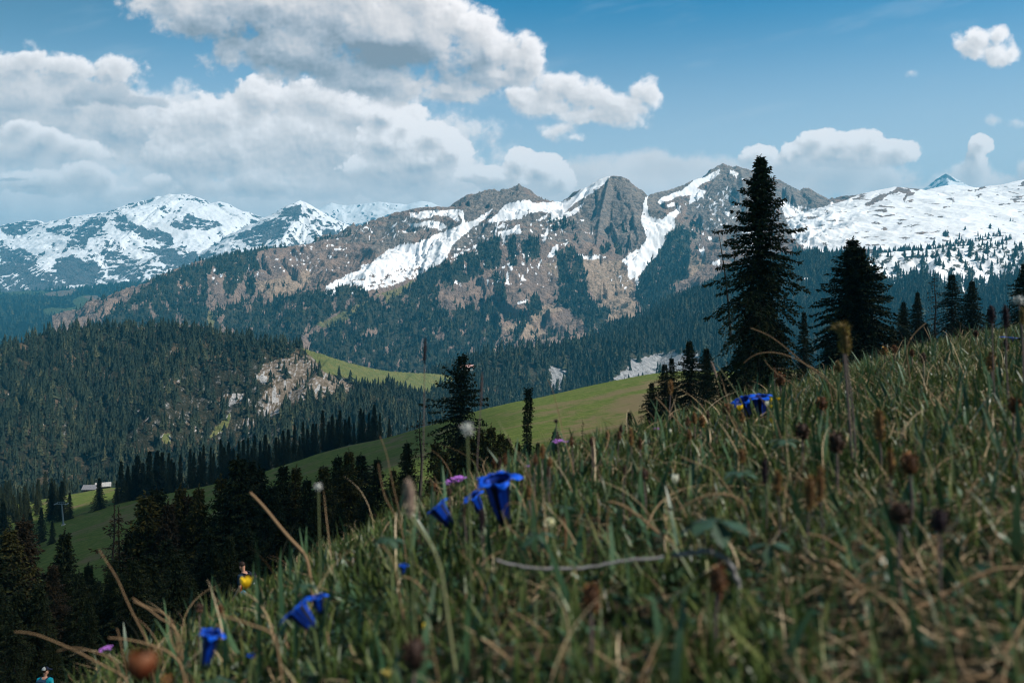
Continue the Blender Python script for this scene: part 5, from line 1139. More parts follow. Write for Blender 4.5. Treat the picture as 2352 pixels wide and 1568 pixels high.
gent_q((926, 1320), (927, 1296), .98, 11, 'tiny half-hidden blue gentian bud deep in the grass', 9)
gent_q((2222, 800), (2222, 786), 3.2, 22, 'blue gentian opened flat like a star, on the far right rim', 10, True)
gent_q((2335, 788), (2337, 765), 2.8, 30, 'blue gentian at the right edge, behind the dark spikes', 11, True)
gent_q((575, 1512), (577, 1503), .8, 9, 'tiny blue gentian between the two lower left blurred ones', 12)

def bigaxis(root_xyz, head_xyz, bow=.0, r=(.0012, .0009), n=10):
    a, b = np.array(root_xyz), np.array(head_xyz); m = (a + b) / 2 + np.array([bow, 0, 0])
    return tube(curve([a, m, b], n), list(np.linspace(r[0], r[1], n)), 5)
def head_shape(kind, w, h, seed):
    """w, h in metres; clustered scales around an egg or a cylinder"""
    R = np.random.default_rng(seed); n = {'egg': 130, 'spike': 230, 'ball': 150, 'fluff': 170}[kind]
    u = R.random(n); th = R.uniform(0, 6.28, n); z = (u - .5)
    if kind == 'ball' or kind == 'fluff': prof = np.sqrt(np.clip(.25 - z * z, 0.01, 1)) * 2
    elif kind == 'egg': prof = np.clip(1 - (2 * (z + .08)) ** 2, .12, 1) ** .6
    else: prof = np.clip(1 - np.abs(2 * z) ** 5, .25, 1) * (1 - .25 * z)
    c_ = np.stack([np.cos(th) * prof * w * .40, np.sin(th) * prof * w * .40, z * h], 1)
    out = np.stack([np.cos(th), np.sin(th), z * 1.6 + .35], 1) + R.normal(0, .25, (n, 3)); out /= np.linalg.norm(out, axis=1, keepdims=True)
    ln = w * (.16 if kind != 'fluff' else .30) * R.uniform(.7, 1.5, n)[:, None]; wd = ln * (.75 if kind != 'fluff' else .12)
    sd_ = np.cross(out, R.normal(0, 1, (n, 3))); sd_ /= np.linalg.norm(sd_, axis=1, keepdims=True)
    V = np.stack([c_ - out * ln * .4, c_ + sd_ * wd * .5 + out * ln * .3, c_ + out * ln, c_ - sd_ * wd * .5 + out * ln * .3], 1).reshape(-1, 3)
    A = np.repeat(np.clip(R.normal(.55, .25, n), 0, 1), 4); A[::4] *= .3
    # core
    m_ = 8; cv, cf = tube(np.array([[0, 0, zz * h] for zz in np.linspace(-.48, .48, 6)]), [w * .34 * k for k in (.35, .85, 1, 1, .8, .3)], m_)
    return np.concatenate([V, cv]), np.concatenate([np.arange(4 * n).reshape(n, 4), cf + 4 * n]), np.concatenate([A, np.full(len(cv), .12)])
def stalk(kind, qx, qy, wq, hq, label, cat='seed head', name='withered_flower', mat=None, stem=None, hs=.045, D=None, dx=0, group=None, seed=None, lean=0.0):
    D = D or solveD(qx, qy + hq / 2, hs)
    h_ = qp(qx, qy, D); g_ = np.array(gp(qx + dx, D)) - np.array([0, 0, .004])
    root = empty(name, tuple(g_), label, cat, group); seed = seed if seed is not None else int(qx * 7 + qy)
    w, h = wq * D / F, hq * D / F
    v, f, a = head_shape(kind, w, h, seed)
    d = h_ - g_; d[1] = 0; d = d / (np.linalg.norm(d) + 1e-9); an = math.atan2(d[0], d[2]) + lean
    ca, sa = math.cos(an), math.sin(an); v = np.stack([v[:, 0] * ca + v[:, 2] * sa, v[:, 1], -v[:, 0] * sa + v[:, 2] * ca], 1) + (h_ - g_)
    amesh('head', (v, f, a), mat or m_rust, root, False)
    tip = h_ - np.array([math.sin(an), 0, math.cos(an)]) * h * .45
    sv, sf = bigaxis(np.zeros(3), tip - g_, bow=float(np.random.default_rng(seed).uniform(-.004, .004)), r=(max(.0009, w * .10), max(.0007, w * .08)))
    amesh('stem', (sv, sf, np.full(len(sv), .6)), stem or m_stemd, root)
    return root
gh = 'withered seed heads in the grass'
R_, O_, B_ = m_rust, m_ochre, m_brown
for k_, q, y, wq, hq, mt_, lb in (
 ('spike', 1540, 889, 13, 34, O_, 'tall ochre seed spike on a green stem against the dark spruces beside the meadow'),
 ('egg', 1160, 1055, 12, 26, R_, 'rust seed head right above the largest gentian, rightmost of three'), ('egg', 1147, 1062, 11, 26, B_, 'middle brown seed head of the three above the largest gentian'), ('egg', 1134, 1066, 11, 24, R_, 'leftmost rust seed head of the three above the largest gentian'),
 ('spike', 1246, 1037, 13, 32, O_, 'ochre seed spike just under the purple primrose in the middle'), ('egg', 1230, 1055, 13, 26, R_, 'rusty seed head left below the ochre spike under the middle primrose'), ('egg', 1263, 1062, 15, 20, O_, 'short ochre seed head to the right below the middle primrose'), ('egg', 1258, 1082, 10, 26, B_, 'dark brown bud-like seed head below the short ochre one'),
 ('egg', 1216, 1130, 18, 30, O_, 'golden seed head hanging beside the straw loop, right of the largest gentian'), ('ball', 995, 1118, 14, 18, R_, 'rust seed head between the violet primrose and the pink blurred spike'), ('egg', 1032, 1128, 13, 20, B_, 'brown seed head under the violet primrose beside the gentians'),
 ('egg', 1066, 1172, 9, 26, B_, 'slanted brown bud between the two smaller gentians'), ('spike', 1107, 1192, 16, 46, m_dark, 'dark purple-brown spike standing in front of the largest gentian foot'),
 ('egg', 1313, 1014, 11, 22, R_, 'rusty seed head just right of the middle purple primrose'), ('egg', 1362, 1012, 14, 20, R_, 'rust brown seed head below the little bent tree'), ('spike', 1449, 1004, 12, 40, O_, 'slim orange-brown double spike on the grass rim under the small meadow spruce'), ('egg', 1470, 1018, 13, 28, R_, 'tan seed head to the right of the slim orange double spike'),
 ('egg', 1396, 998, 11, 20, O_, 'small ochre seed head right of the bent tree'), ('egg', 1358, 1015, 10, 20, B_, 'small dark seed head left of the small ochre one'), ('egg', 1426, 985, 10, 18, B_, 'little dark bud above the grass rim near the small meadow spruce'), ('egg', 1422, 1000, 11, 20, R_, 'rusty seed head beneath the little dark bud'),
 ('egg', 1583, 999, 12, 26, O_, 'ochre seed head below the group of three on the rim right of the slim spruce'), ('egg', 1594, 960, 15, 26, O_, 'left ochre head of the three below the pointed spruce'), ('egg', 1612, 966, 20, 26, O_, 'widest ochre head of the three below the pointed spruce'), ('egg', 1580, 968, 13, 22, R_, 'lower left rust head of the three below the pointed spruce'), ('egg', 1626, 952, 9, 20, B_, 'thin dark head next to the widest ochre one'),
 ('ball', 1669, 939, 20, 24, R_, 'round rust seed head left below the blue pair, on a pale bent stem'), ('egg', 1704, 959, 15, 24, O_, 'ochre seed head directly under the left flower of the blue pair'), ('spike', 1704, 1047, 18, 32, O_, 'ochre seed head alone in the grass below the blue pair'),
 ('egg', 1779, 855, 10, 22, R_, 'narrow rust tuft in front of the tallest spruce foot, upper of two'), ('egg', 1793, 870, 24, 30, R_, 'broad rust tuft in front of the tallest spruce foot, lower of two'), ('ball', 1887, 926, 26, 28, R_, 'rust ball right of the broad green blade, on a pinkish stem'),
 ('ball', 1842, 990, 32, 36, B_, 'large dark brown ball with ragged edge below the round rust one'), ('ball', 1922, 1016, 38, 42, B_, 'very dark large seed ball left of the tall tan spike'), ('spike', 2020, 977, 26, 74, O_, 'tall tan cylindrical spike with a dark tip on the right'),
 ('ball', 1478, 1088, 24, 20, B_, 'flattened dark brown head above the white crocus'), ('egg', 1434, 1078, 12, 24, B_, 'dark pinkish bud on a pale stem left of the flattened dark head'),
 ('spike', 1757, 1082, 18, 60, m_dark, 'dark purple spike tilted left in the middle of the grass'), ('spike', 1786, 1108, 22, 56, O_, 'blurred ochre spike right of the tilted purple one'), ('spike', 1860, 1132, 28, 78, O_, 'left and wider of two upright blurred ochre spikes'), ('spike', 1884, 1112, 24, 80, O_, 'right and darker of two upright blurred ochre spikes'),
 ('spike', 2045, 1060, 22, 60, O_, 'ochre-brown blurred spike left of the ragged rust ball'), ('ball', 2090, 1064, 40, 46, R_, 'ragged rust ball on the right side of the grass'), ('ball', 2068, 1180, 46, 48, B_, 'blurred brown ball with tan rim low on the right, left of the darkest one'), ('ball', 2158, 1196, 40, 52, m_dark, 'darkest blurred ball low on the right'),
 ('ball', 1358, 1372, 46, 60, R_, 'large blurred rust head low in the middle'), ('ball', 952, 1502, 56, 70, B_, 'large blurred dark brown head at the bottom edge left of the middle'), ('ball', 1648, 1332, 44, 54, R_, 'large blurred rust head under the white bent stick'), ('ball', 458, 1396, 18, 20, B_, 'little brown star-shaped head on the lower left rim'), ('ball', 505, 1398, 15, 18, R_, 'pale rust head on the left rim, right of the star-shaped one'),
 ('ball', 2055, 802, 14, 16, R_, 'rust ball on the right rim in front of the dark row'), ('egg', 2031, 806, 18, 18, O_, 'small tan head on the rim left of the rust ball'), ('egg', 2095, 810, 12, 16, R_, 'small rust head in the pale grass of the right rim'), ('egg', 2121, 822, 16, 26, B_, 'dark red-brown head in front of the pale grass of the right rim'),
 ('egg', 2277, 829, 24, 40, O_, 'orange ragged spike under the flat blue gentians'), ('ball', 2242, 766, 13, 14, B_, 'dark ball above the flat gentian on a curved yellow-green stem'), ('egg', 2310, 792, 16, 26, B_, 'brown head between the flat gentian and the edge one'), ('ball', 2330, 930, 30, 32, R_, 'blurred rust ball at the right edge'), ('egg', 385, 1562, 34, 26, O_, 'blurred ochre head at the lower edge beside the orange bud')):
    stalk(k_, q, y, wq, hq, lb, mat=mt_, group=gh, hs=.045 if y < 1000 else .06)
stalk('spike', 2278, 722, 17, 40, 'left of two dark plum spikes over the right skyline', 'flower spike', 'flower_spike', m_dark, m_stemd, D=1.6, dx=8, group='dark plum spikes')
stalk('spike', 2310, 727, 18, 52, 'right and thicker of two dark plum spikes over the right skyline', 'flower spike', 'flower_spike', m_dark, m_stemd, D=1.5, dx=10, group='dark plum spikes')
stalk('spike', 2348, 725, 13, 40, 'dull olive spike at the right edge beside the plum ones', 'flower spike', 'flower_spike', m_ygr, m_stemd, D=1.6, dx=6)
stalk('fluff', 2340, 690, 22, 16, 'small greyish tuft high at the right edge', 'seed head', 'withered_flower', m_white, m_stemd, D=1.7, dx=14)
stalk('spike', 976, 806, 9, 62, 'very blurred thin dark spike rising before the forested hill', 'flower spike', 'flower_spike', m_dark, m_stemd, D=1.35, dx=-16)
stalk('spike', 1106, 890, 7, 74, 'very faint thin reddish stalk right of the open spruce', 'flower spike', 'flower_spike', m_stemd, m_stemd, D=1.4, dx=-10)
stalk('spike', 940, 1143, 30, 86, 'blurred pinkish plantain spike left of the gentians', 'flower spike', 'flower_spike', m_pale, m_stem, D=.66, dx=26)
stalk('spike', 1940, 782, 27, 62, 'yellow-flecked plantain spike in front of the double-topped spruce', 'flower spike', 'flower_spike', m_ygr, m_stemd, D=1.25, dx=26)
stalk('fluff', 1932, 752, 36, 18, 'cloud of pale yellow stamens on top of the plantain spike', 'flower', 'flower_tuft', m_ygr, m_stemd, D=1.26, dx=26)
stalk('ball', 1926, 842, 17, 24, 'small round yellowish bud left below the yellow plantain', 'flower', 'flower_bud', m_ygr, m_stem, D=1.6, dx=4)
stalk('fluff', 1073, 984, 26, 26, 'white fluffy flower head over the foot of the open spruce', 'flower', 'white_flower', m_white, m_stem, D=.85, dx=10)
stalk('fluff', 731, 1118, 17, 12, 'small white flower on a long thin green stem', 'flower', 'white_flower', m_white, m_stem, D=.95, dx=6)
stalk('egg', 1640, 848, 8, 40, 'thin pinkish grass ear slanting before the white cliffs', 'grass ear', 'grass_ear', m_pale, m_stem, D=1.9, dx=46)
stalk('egg', 1277, 967, 10, 7, 'little dark bug-like bud on a thin stem over the meadow', 'seed head', 'withered_flower', m_dark, m_stemd, D=1.4, dx=18)
stalk('egg', 1262, 1199, 30, 14, 'pale yellow-green capsule lying sideways right of the largest gentian', 'seed capsule', 'seed_capsule', m_cream, m_stem, D=.95, dx=30)

def primrose(qx, qy, wq, label, seed, D=None, hs=.05, tilt=0.0, dx=4):
    D = D or solveD(qx, qy, hs); R = np.random.default_rng(seed); c = qp(qx, qy, D); g_ = np.array(gp(qx + dx, D)) - np.array([0, 0, .004])
    root = empty('primrose', tuple(g_), label, 'flower', 'violet primroses'); w = wq * D / F / 2; V = []; Fc = []; A = []
    nf = max(5, int(wq / 4.0)); st = []
    for k in range(nf):
        th = k * 2.4; r = w * .85 * math.sqrt((k + .5) / nf); p = c - g_ + np.array([math.cos(th) * r, math.sin(th) * r, w * .38 * (1 - (r / w) ** 2) + math.cos(th) * r * tilt])
        for j in range(5):
            a = 2 * math.pi * j / 5 + R.uniform(0, 1); L = w * .36; u = np.array([math.cos(a), math.sin(a) * .9, .15 + R.uniform(-.1, .35)]); s = np.array([-math.sin(a), math.cos(a), 0])
            b0 = len(V); V += [p, p + u * L * .6 + s * L * .34, p + u * L * .98 + s * L * .16, p + u * L * .85, p + u * L * .98 - s * L * .16, p + u * L * .6 - s * L * .34]; A += [.15] + list(R.uniform(.4, 1, 5))
            Fc += [[b0, b0 + 1, b0 + 2, b0 + 3], [b0, b0 + 3, b0 + 4, b0 + 5]]
        top = c - g_ - np.array([0, 0, w * .9]); st.append(tube(np.array([top, (top + p) / 2 + np.array([0, 0, -w * .05]), p]), [w * .045] * 3, 4))
    amesh('petals', (np.array(V), np.array(Fc), np.array(A)), m_prim, root, False)
    st.append(tube(curve([np.zeros(3), (c - g_) * .5 + np.array([.001, 0, 0]), c - g_ - np.array([0, 0, w * .9])], 8), [max(.0008, w * .07)] * 8, 5))
    v, f = join(st); amesh('stem', (v, f, np.full(len(v), .4)), m_stem, root)
primrose(1047, 1108, 52, 'violet primrose cluster behind the two smaller gentians', 1, tilt=.3)
primrose(1285, 1018, 38, 'violet primrose cluster over the grass rim right of the narrow column spruce', 2)
primrose(1509, 987, 18, 'small violet primrose on the rim in front of the slim spruce', 3)
primrose(1213, 1072, 14, 'tiny violet primrose half hidden left of the ochre spike', 4)
primrose(245, 1492, 34, 'dim violet primrose in the lower left corner of the bank', 5, tilt=.2)

def cup(qx, qy, wq, hq, label, mat, seed, npet=5, hs=.04, D=None, name='yellow_flower', group=None, openness=.5, dx=3, cat='flower'):
    D = D or solveD(qx, qy + hq / 2, hs); R = np.random.default_rng(seed); c = qp(qx, qy + hq / 2, D); g_ = np.array(gp(qx + dx, D)) - np.array([0, 0, .004])
    root = empty(name, tuple(g_), label, cat, group); w, h = wq * D / F / 2, hq * D / F; V = []; Fc = []; A = []
    for j in range(npet):
        th = 2 * math.pi * j / npet + .3; u = np.array([math.cos(th), math.sin(th), 0]); s = np.array([-math.sin(th), math.cos(th), 0]); b0 = len(V)
        for t, r_, wd in ((0, .12, .12), (.3, .62, .50), (.62, .86, .60), (.88, .86 + openness * .2, .42), (1.0, .80 + openness * .3, .06)):
            for q in (-1, 0, 1):
                V.append(c - g_ + u * w * (r_ - .08 * abs(q)) + s * w * wd * q + np.array([0, 0, h * t])); A.append(np.clip(.3 + .7 * t + R.uniform(-.1, .1), 0, 1))
        for k in range(4):
            for q in range(2): Fc.append([b0 + k * 3 + q, b0 + k * 3 + q + 1, b0 + (k + 1) * 3 + q + 1, b0 + (k + 1) * 3 + q])
    amesh('petals', (np.array(V), np.array(Fc), np.array(A)), mat, root)
    v, f = bigaxis(np.zeros(3), c - g_ + np.array([0, 0, h * .05]), bow=.001, r=(max(.0008, w * .08), max(.0007, w * .07))); amesh('stem', (v, f, np.full(len(v), .5)), m_stem, root)
cup(566, 1338, 26, 26, 'bright yellow buttercup in front of the hiker with the backpack', m_yel, 1, D=1.15, openness=.8)
gyel = 'tiny yellow flowers round the blue pair'
for q, y, wq, hq, lb in ((1699, 936, 14, 14, 'yellow flower hanging right under the left flower of the blue pair'), (1773, 966, 11, 13, 'split yellow flower below the right flower of the blue pair'), (1770, 934, 8, 10, 'yellow-orange flower touching the right side of the blue pair'), (1771, 918, 5, 10, 'narrow yellow petal beside the broad green blade'), (1787, 916, 9, 7, 'small yellow flower right of the broad green blade'), (1757, 974, 6, 8, 'tiniest yellow flower left below the split one')):
    cup(q, y, wq, hq, lb, m_yel, int(q), name='yellow_flower', group=gyel, D=1.75)
cup(978, 1440, 13, 20, 'single yellow petal flower deep in the low grass', m_yel, 7, 3, hs=.03)
cup(888, 1548, 24, 20, 'blurred dull yellow flower at the bottom edge', m_ygr, 8, 5, hs=.03)
cup(1551, 1101, 17, 26, 'white crocus bud with a yellow base', m_cream, 9, 4, hs=.03, name='crocus', openness=.1)
cup(1762, 905 + 22, 9, 14, 'cream bud beside the blue pair', m_cream, 10, 4, D=1.8, name='flower_bud', openness=0.0)
cup(1540, 990, 6, 10, 'little white bud left of the middle spruces on the rim', m_cream, 13, 4, name='flower_bud', openness=0.0)
m_orange = flat_mat('bud_orange', [(.025, .004, .002), (.06, .009, .004), (.10, .02, .005), (.17, .06, .02)], .6)
cup(325, 1530, 84, 74, 'big out-of-focus orange-red bud in the lower left corner', m_orange, 14, 6, D=.34, name='orange_bud', openness=-.5)

def long_stem(pts, label, wq=3.0, D=1.2, mat=None, D2=None, group='long dry stems', name='dry_stalk', var=.5, cat='dry stem'):
    """pts from the root upwards, in picture units"""
    D2 = D2 or D; Ds = np.linspace(D, D2, len(pts)); P = [qp(x, y, d) for (x, y), d in zip(pts, Ds)]
    # carry the root down into the ground
    x, y, z = P[0]; gz = float(ground_z(np.array([x]), np.array([y]))[0])
    if z > gz: P = [np.array([x + .15 * (z - gz), y, gz - .005])] + P
    P = np.array(P); o = P[0].copy(); n = 26; C_ = curve(P - o, n); r = np.linspace(1.0, .55, n) * wq * D / F / 2
    v, f = tube(C_, list(r), 5); me = mesh_np(name, v, f, {'var': np.full(len(v), var)}, True)
    ob = link(name, me, None, mat or m_straw, label=label, category=cat, group=group); ob.location = o
    return ob
def ql(zf, pts): return zf(pts)
Z6 = lambda p: [(1435.5 + x * .3896, 689 + y * .3896) for x, y in p]
Z7 = lambda p: [(x * .3418, 1033.6 + y * .3418) for x, y in p]
Z8 = lambda p: [(746.5 + x * .3418, 1033.6 + y * .3418) for x, y in p]
Z9 = lambda p: [(1548 + x * .3418, 1033.6 + y * .3418) for x, y in p]
for pts, lb, wq, D in (
 (Z7([(860, 1520), (700, 1450), (520, 1350), (380, 1290), (250, 1235), (160, 1215), (100, 1220)]), 'long pale stem arching left over the black lower left corner', 4.5, .95),
 (Z7([(790, 1410), (700, 1375), (560, 1330), (470, 1320), (385, 1350)]), 'shorter stem forking below the long pale arch', 4, .95),
 (Z7([(1000, 1290), (940, 1190), (890, 1090), (840, 990), (800, 880), (740, 780), (690, 720), (665, 665)]), 'nearly straight pale stalk leaning left before the black spruces', 3.6, 1.05),
 (Z7([(1200, 1220), (1130, 1150), (1080, 1140), (1000, 1060), (940, 1035), (900, 1015)]), 'crooked tan stalk on the lower left rim, lower of two', 5, 1.0),
 (Z7([(1170, 1160), (1110, 1095), (1050, 1070), (970, 1050), (890, 990)]), 'crooked tan stalk on the lower left rim, upper of two', 4, 1.05),
 (Z7([(1240, 1420), (1170, 1330), (1140, 1250), (1140, 1180), (1120, 1110)]), 'upright crooked stalk crossing the lower left rim', 4, 1.0),
 (Z7([(820, 1340), (805, 1270), (800, 1230), (785, 1195)]), 'short curled stalk over the violet corner primrose', 3.5, 1.0),
 (Z7([(1220, 1420), (1100, 1330), (950, 1290), (830, 1265), (730, 1260)]), 'blurred tan stalk lying across the lower left bank', 6, .9),
 (Z7([(2060, 700), (1990, 640), (1900, 540), (1790, 400), (1720, 320), (1680, 285)]), 'thick out-of-focus stalk slanting up left before the left spruce stand', 10, 1.15),
 (Z7([(1850, 820 + 400), (1700, 1180), (1580, 1130), (1450, 1105)]), 'blurred straw between the two lower left gentians', 7, .75),
 (Z5([(580, 1220), (555, 1130), (530, 1010), (510, 900), (470, 800)]), 'thin straight stalk leaning left, right of two before the left stand', 2.6, 1.25),
 (Z5([(600, 1350), (560, 1260), (500, 1170), (475, 1060), (460, 960)]), 'thin wavy stalk crossing the straight one before the left stand', 3.2, 1.15),
 ([(1215, 1260), (1192, 1233), (1172, 1215), (1156, 1195), (1152, 1176), (1158, 1160), (1173, 1150), (1197, 1153), (1210, 1165), (1218, 1185)], 'straw looping in a circle over the largest gentian', 3.4, .92),
 (Z6([(1240, 510), (1100, 410), (1030, 350), (960, 290), (890, 235), (830, 195), (740, 165)]), 'long thin arching stem before the gap between the two big spruces, upper of two', 2.6, 1.75),
 (Z6([(1200, 450), (1100, 400), (980, 330), (870, 303), (790, 308), (730, 335), (700, 372)]), 'thin stem arching over to the left below the upper one', 2.6, 1.75),
 (Z6([(1655, 290), (1680, 230), (1720, 180), (1775, 135)]), 'short pale curved stalk pointing up right before the dark row', 4.2, 2.0),
 (Z6([(390, 810), (350, 760), (260, 660), (220, 610), (180, 572)]), 'white-grey stalk slanting left at the grass rim below the pointed spruce', 3.4, 1.7),
 (Z6([(690, 600), (640, 520), (580, 430), (530, 372)]), 'green-yellow stem slanting left to the pinkish grass ear', 2.4, 1.8),
 (Z6([(730, 980), (700, 830), (660, 740), (630, 680)]), 'pale bent stem carrying the round rust head', 4, 1.45),
 (Z6([(1240, 800), (1215, 740), (1170, 640)]), 'pinkish stem between the rust ball and the very dark ball', 4.5, 1.35),
 (Z6([(1000, 500), (930, 455), (860, 405), (820, 350)]), 'fine stalk crossing the foot of the tallest spruce', 2.2, 1.8),
 (Z5([(1600, 950), (1560, 830), (1530, 700), (1500, 580), (1480, 510), (1456, 465)]), 'hair-thin grass stalk bending left over the sunlit meadow', 2.2, 1.5),
 (Z5([(1330, 1080), (1335, 1000), (1300, 950), (1270, 930)]), 'grey-violet curved stalk under the ochre spike', 3.4, 1.2),
 (Z5([(1370, 1110), (1345, 1040), (1350, 970), (1385, 895)]), 'cream stalk with a bend right above the golden hanging head', 4.2, 1.1),
 (Z5([(2210, 1430), (2100, 1360), (2010, 1280), (1900, 1200), (1830, 1185)]), 'wide straw blade bending down to the right below the crocus', 6, .95),
 (Z5([(1810, 1400), (1805, 1300), (1815, 1190), (1835, 1185)]), 'whitish stalk standing below the bend of the wide straw blade', 5, .95),
 (Z5([(560, 1560), (540, 1500), (480, 1440)]), 'short straw deep in the grass under the pink spike', 5, .8),
 (Z9([(1480, 1130), (1580, 1080), (1780, 1000), (1900, 920), (2000, 860), (2150, 795), (2260, 785), (2380, 800)]), 'thick blurred pale stalk arching across the lower right', 12, .66),
 (Z9([(1320, 1090), (1290, 970), (1220, 880), (1130, 800), (1040, 745), (960, 740), (880, 750)]), 'blurred pale straw bending like a hook in the lower middle right', 11, .72),
 (Z9([(1250, 870), (1230, 750), (1130, 660), (1000, 580), (900, 560)]), 'blurred tan straw behind the hooked one', 7, .8),
 (Z9([(1440, 1560), (1330, 1370), (1260, 1250), (1200, 1150)]), 'blurred whitish straw near the lower edge right of the middle', 11, .6),
 (Z9([(1600, 1560), (1520, 1450), (1430, 1290)]), 'short blurred straw at the lower edge', 11, .6),
 (Z9([(1350, 1330), (1340, 1200), (1390, 1110), (1460, 1030)]), 'blurred curved grey straw left of the thick pale one', 8, .65),
 (Z9([(1510, 1350), (1560, 1230), (1590, 1120)]), 'blurred upright grey straw under the thick pale one', 8, .65),
 (Z9([(760, 380), (800, 260), (850, 120), (875, 20)]), 'straight tan stalk pointing up between the purple spike and the ochre pair', 6, .95),
 (Z9([(480, 360), (400, 300), (250, 290), (120, 340), (30, 400)]), 'brown straw arching over the dark palmate leaves', 6, .9),
 (Z9([(440, 360), (320, 200), (270, 130), (130, 80), (40, 40)]), 'thin yellow-brown stalk slanting down right beside the crocus', 4, 1.05),
 (Z8([(2352, 640), (2250, 570), (2130, 460), (2040, 400), (1960, 350), (1910, 345)]), 'yellowish straw blade curving down right of the middle', 6, .95),
 (Z8([(700, 990), (640, 910), (580, 860), (520, 850)]), 'cream curved leaf tip below the tiny hidden gentian', 7, .85),
 (Z8([(1410, 1400), (1330, 1280), (1230, 1150)]), 'blurred greyish straw low in the middle', 8, .7),
 (Z8([(1540, 950), (1545, 800), (1500, 700), (1430, 640)]), 'thin looping tan straw in the middle of the grass', 4, .95),
 (Z8([(800, 960), (780, 800), (720, 640), (620, 500), (570, 440)]), 'pale green bending stem of the pinkish plantain spike', 11, .66)):
    m_ = m_straw; wv = .48
    if 'green' in lb: m_ = m_stem; wv = .9
    long_stem(pts, lb, wq, D, m_, var=wv)
# weathered stick lying in the grass
def stick(pts, label, wq, D):
    P = np.array([qp(x, y, D) for x, y in pts]); o = P[0].copy(); n = 24; C_ = curve(P - o, n); R = np.random.default_rng(3)
    v, f = tube(C_ + R.normal(0, .0006, C_.shape), list(wq * D / F / 2 * R.uniform(.8, 1.15, n)), 7)
    ob = link('stick', mesh_np('stick', v, f, {'var': R.uniform(.2, .9, len(v))}, True), None, m_wood, label=label, category='stick'); ob.location = o
stick(Z8([(1140, 735), (1250, 765), (1400, 795), (1600, 803), (1780, 790), (1900, 765), (2040, 740), (2280, 712)]), 'long weathered grey stick lying across the grass in the middle', 7, .80)
stick(Z9([(-20, 705), (110, 690), (250, 680), (330, 710), (400, 790), (440, 920)]), 'whitish bent stick end curving down behind the red-brown leaf stalk', 12, .72)

# dark palmate leaves
def palmate(qx, qy, rq, label, D, seed, stemc=None, n=7, up=.35):
    R = np.random.default_rng(seed); c = qp(qx, qy, D); g_ = np.array(gp(qx + 6, D)) - np.array([0, 0, .004]); root = empty('leafy_plant', tuple(g_), label, 'plant', 'dark palmate leaves')
    r = rq * D / F
    for j in range(n):
        th = 2 * math.pi * j / n + R.uniform(-.2, .2); u = np.array([math.cos(th), math.sin(th) * .8, 0]); s = np.array([-math.sin(th), math.cos(th), 0]); L = r * R.uniform(.75, 1.05); V = []; A = []
        dz = R.uniform(-.25, up)
        for t, w_ in ((0, .03), (.25, .12), (.5, .20), (.68, .26), (.76, .17), (.9, .13), (1, .01)):
            for q in (-1, 0, 1): V.append(c - g_ + u * L * t + s * L * w_ * q + np.array([0, 0, L * (dz * t - .5 * t * t * .8) - (.04 * L if q == 0 else 0)])); A.append(np.clip(.5 + .3 * q + R.uniform(-.2, .2), 0, 1))
        Fc = [[k * 3 + q, k * 3 + q + 1, (k + 1) * 3 + q + 1, (k + 1) * 3 + q] for k in range(6) for q in range(2)]
        amesh('leaf', (np.array(V), np.array(Fc), np.array(A)), m_leafd, root)
    v, f = bigaxis(np.zeros(3), c - g_, bow=.004, r=(.0018, .0013)); amesh('stem', (v, f, np.full(len(v), .5)), stemc or m_stem, root)
m_redst = flat_mat('stalk_red', [(.10, .025, .015), (.16, .05, .03), (.22, .08, .05)], .6)
palmate(1645, 1195, 92, 'large dark palmate leaf on a red-brown stalk, right of the middle', .72, 1, m_redst, 8)
palmate(1800, 1010, 46, 'dark fingered leaves beside the large dark brown ball', 1.15, 2)
palmate(1235, 1225, 52, 'dark smooth leaves right below the largest gentian', .9, 3, None, 5)
palmate(1700, 1085, 44, 'grey-green cut leaves above the large palmate one', 1.0, 4)
palmate(890, 1235, 44, 'dark green cut leaves under the pinkish plantain', .85, 5)
palmate(700, 1340, 40, 'dark leaves above the blurred spread gentian', .95, 6, None, 5)
palmate(2030, 1310, 40, 'small bluish leaf low on the right', .68, 7, None, 4)
palmate(1290, 1165, 30, 'brown-green upright leaf right of the pale capsule', 1.0, 8, m_redst, 4, 1.2)
palmate(500, 1560, 50, 'blurred dark leaves by the lowest gentian', .8, 9, None, 5)
palmate(1770, 1250, 60, 'dark green leaves crossing the right side of the large palmate one', .74, 10, None, 6)
# broad upright blades that stand out singly
def big_blade(pts, wq, label, D, var=.5):
    P = np.array([qp(x, y, D) for x, y in pts]); x, y, z = P[0]; gz = float(ground_z(np.array([x]), np.array([y]))[0])
    if z > gz: P = np.concatenate([[[x, y, gz - .004]], P])
    o = P[0].copy(); n = 14; C_ = curve(P - o, n); t = np.linspace(0, 1, n); w_ = wq * D / F / 2 * np.clip(np.minimum(.55 + t * 1.2, (1 - t) * 2.2), .02, 1)
    V = np.stack([C_ - np.stack([w_, w_ * .4, 0 * w_], 1), C_ - np.stack([0 * w_, -w_ * .35, 0 * w_], 1), C_ + np.stack([w_, -w_ * .4, 0 * w_], 1)], 1).reshape(-1, 3)
    Fc = np.array([[k * 3 + q, k * 3 + q + 1, (k + 1) * 3 + q + 1, (k + 1) * 3 + q] for k in range(n - 1) for q in range(2)])
    ob = link('sedge', mesh_np('grass_blade', V, Fc, {'var': np.full(len(V), var)}, True), None, m_broad, label=label, category='grass blade', group='broad single grass blades'); ob.location = o
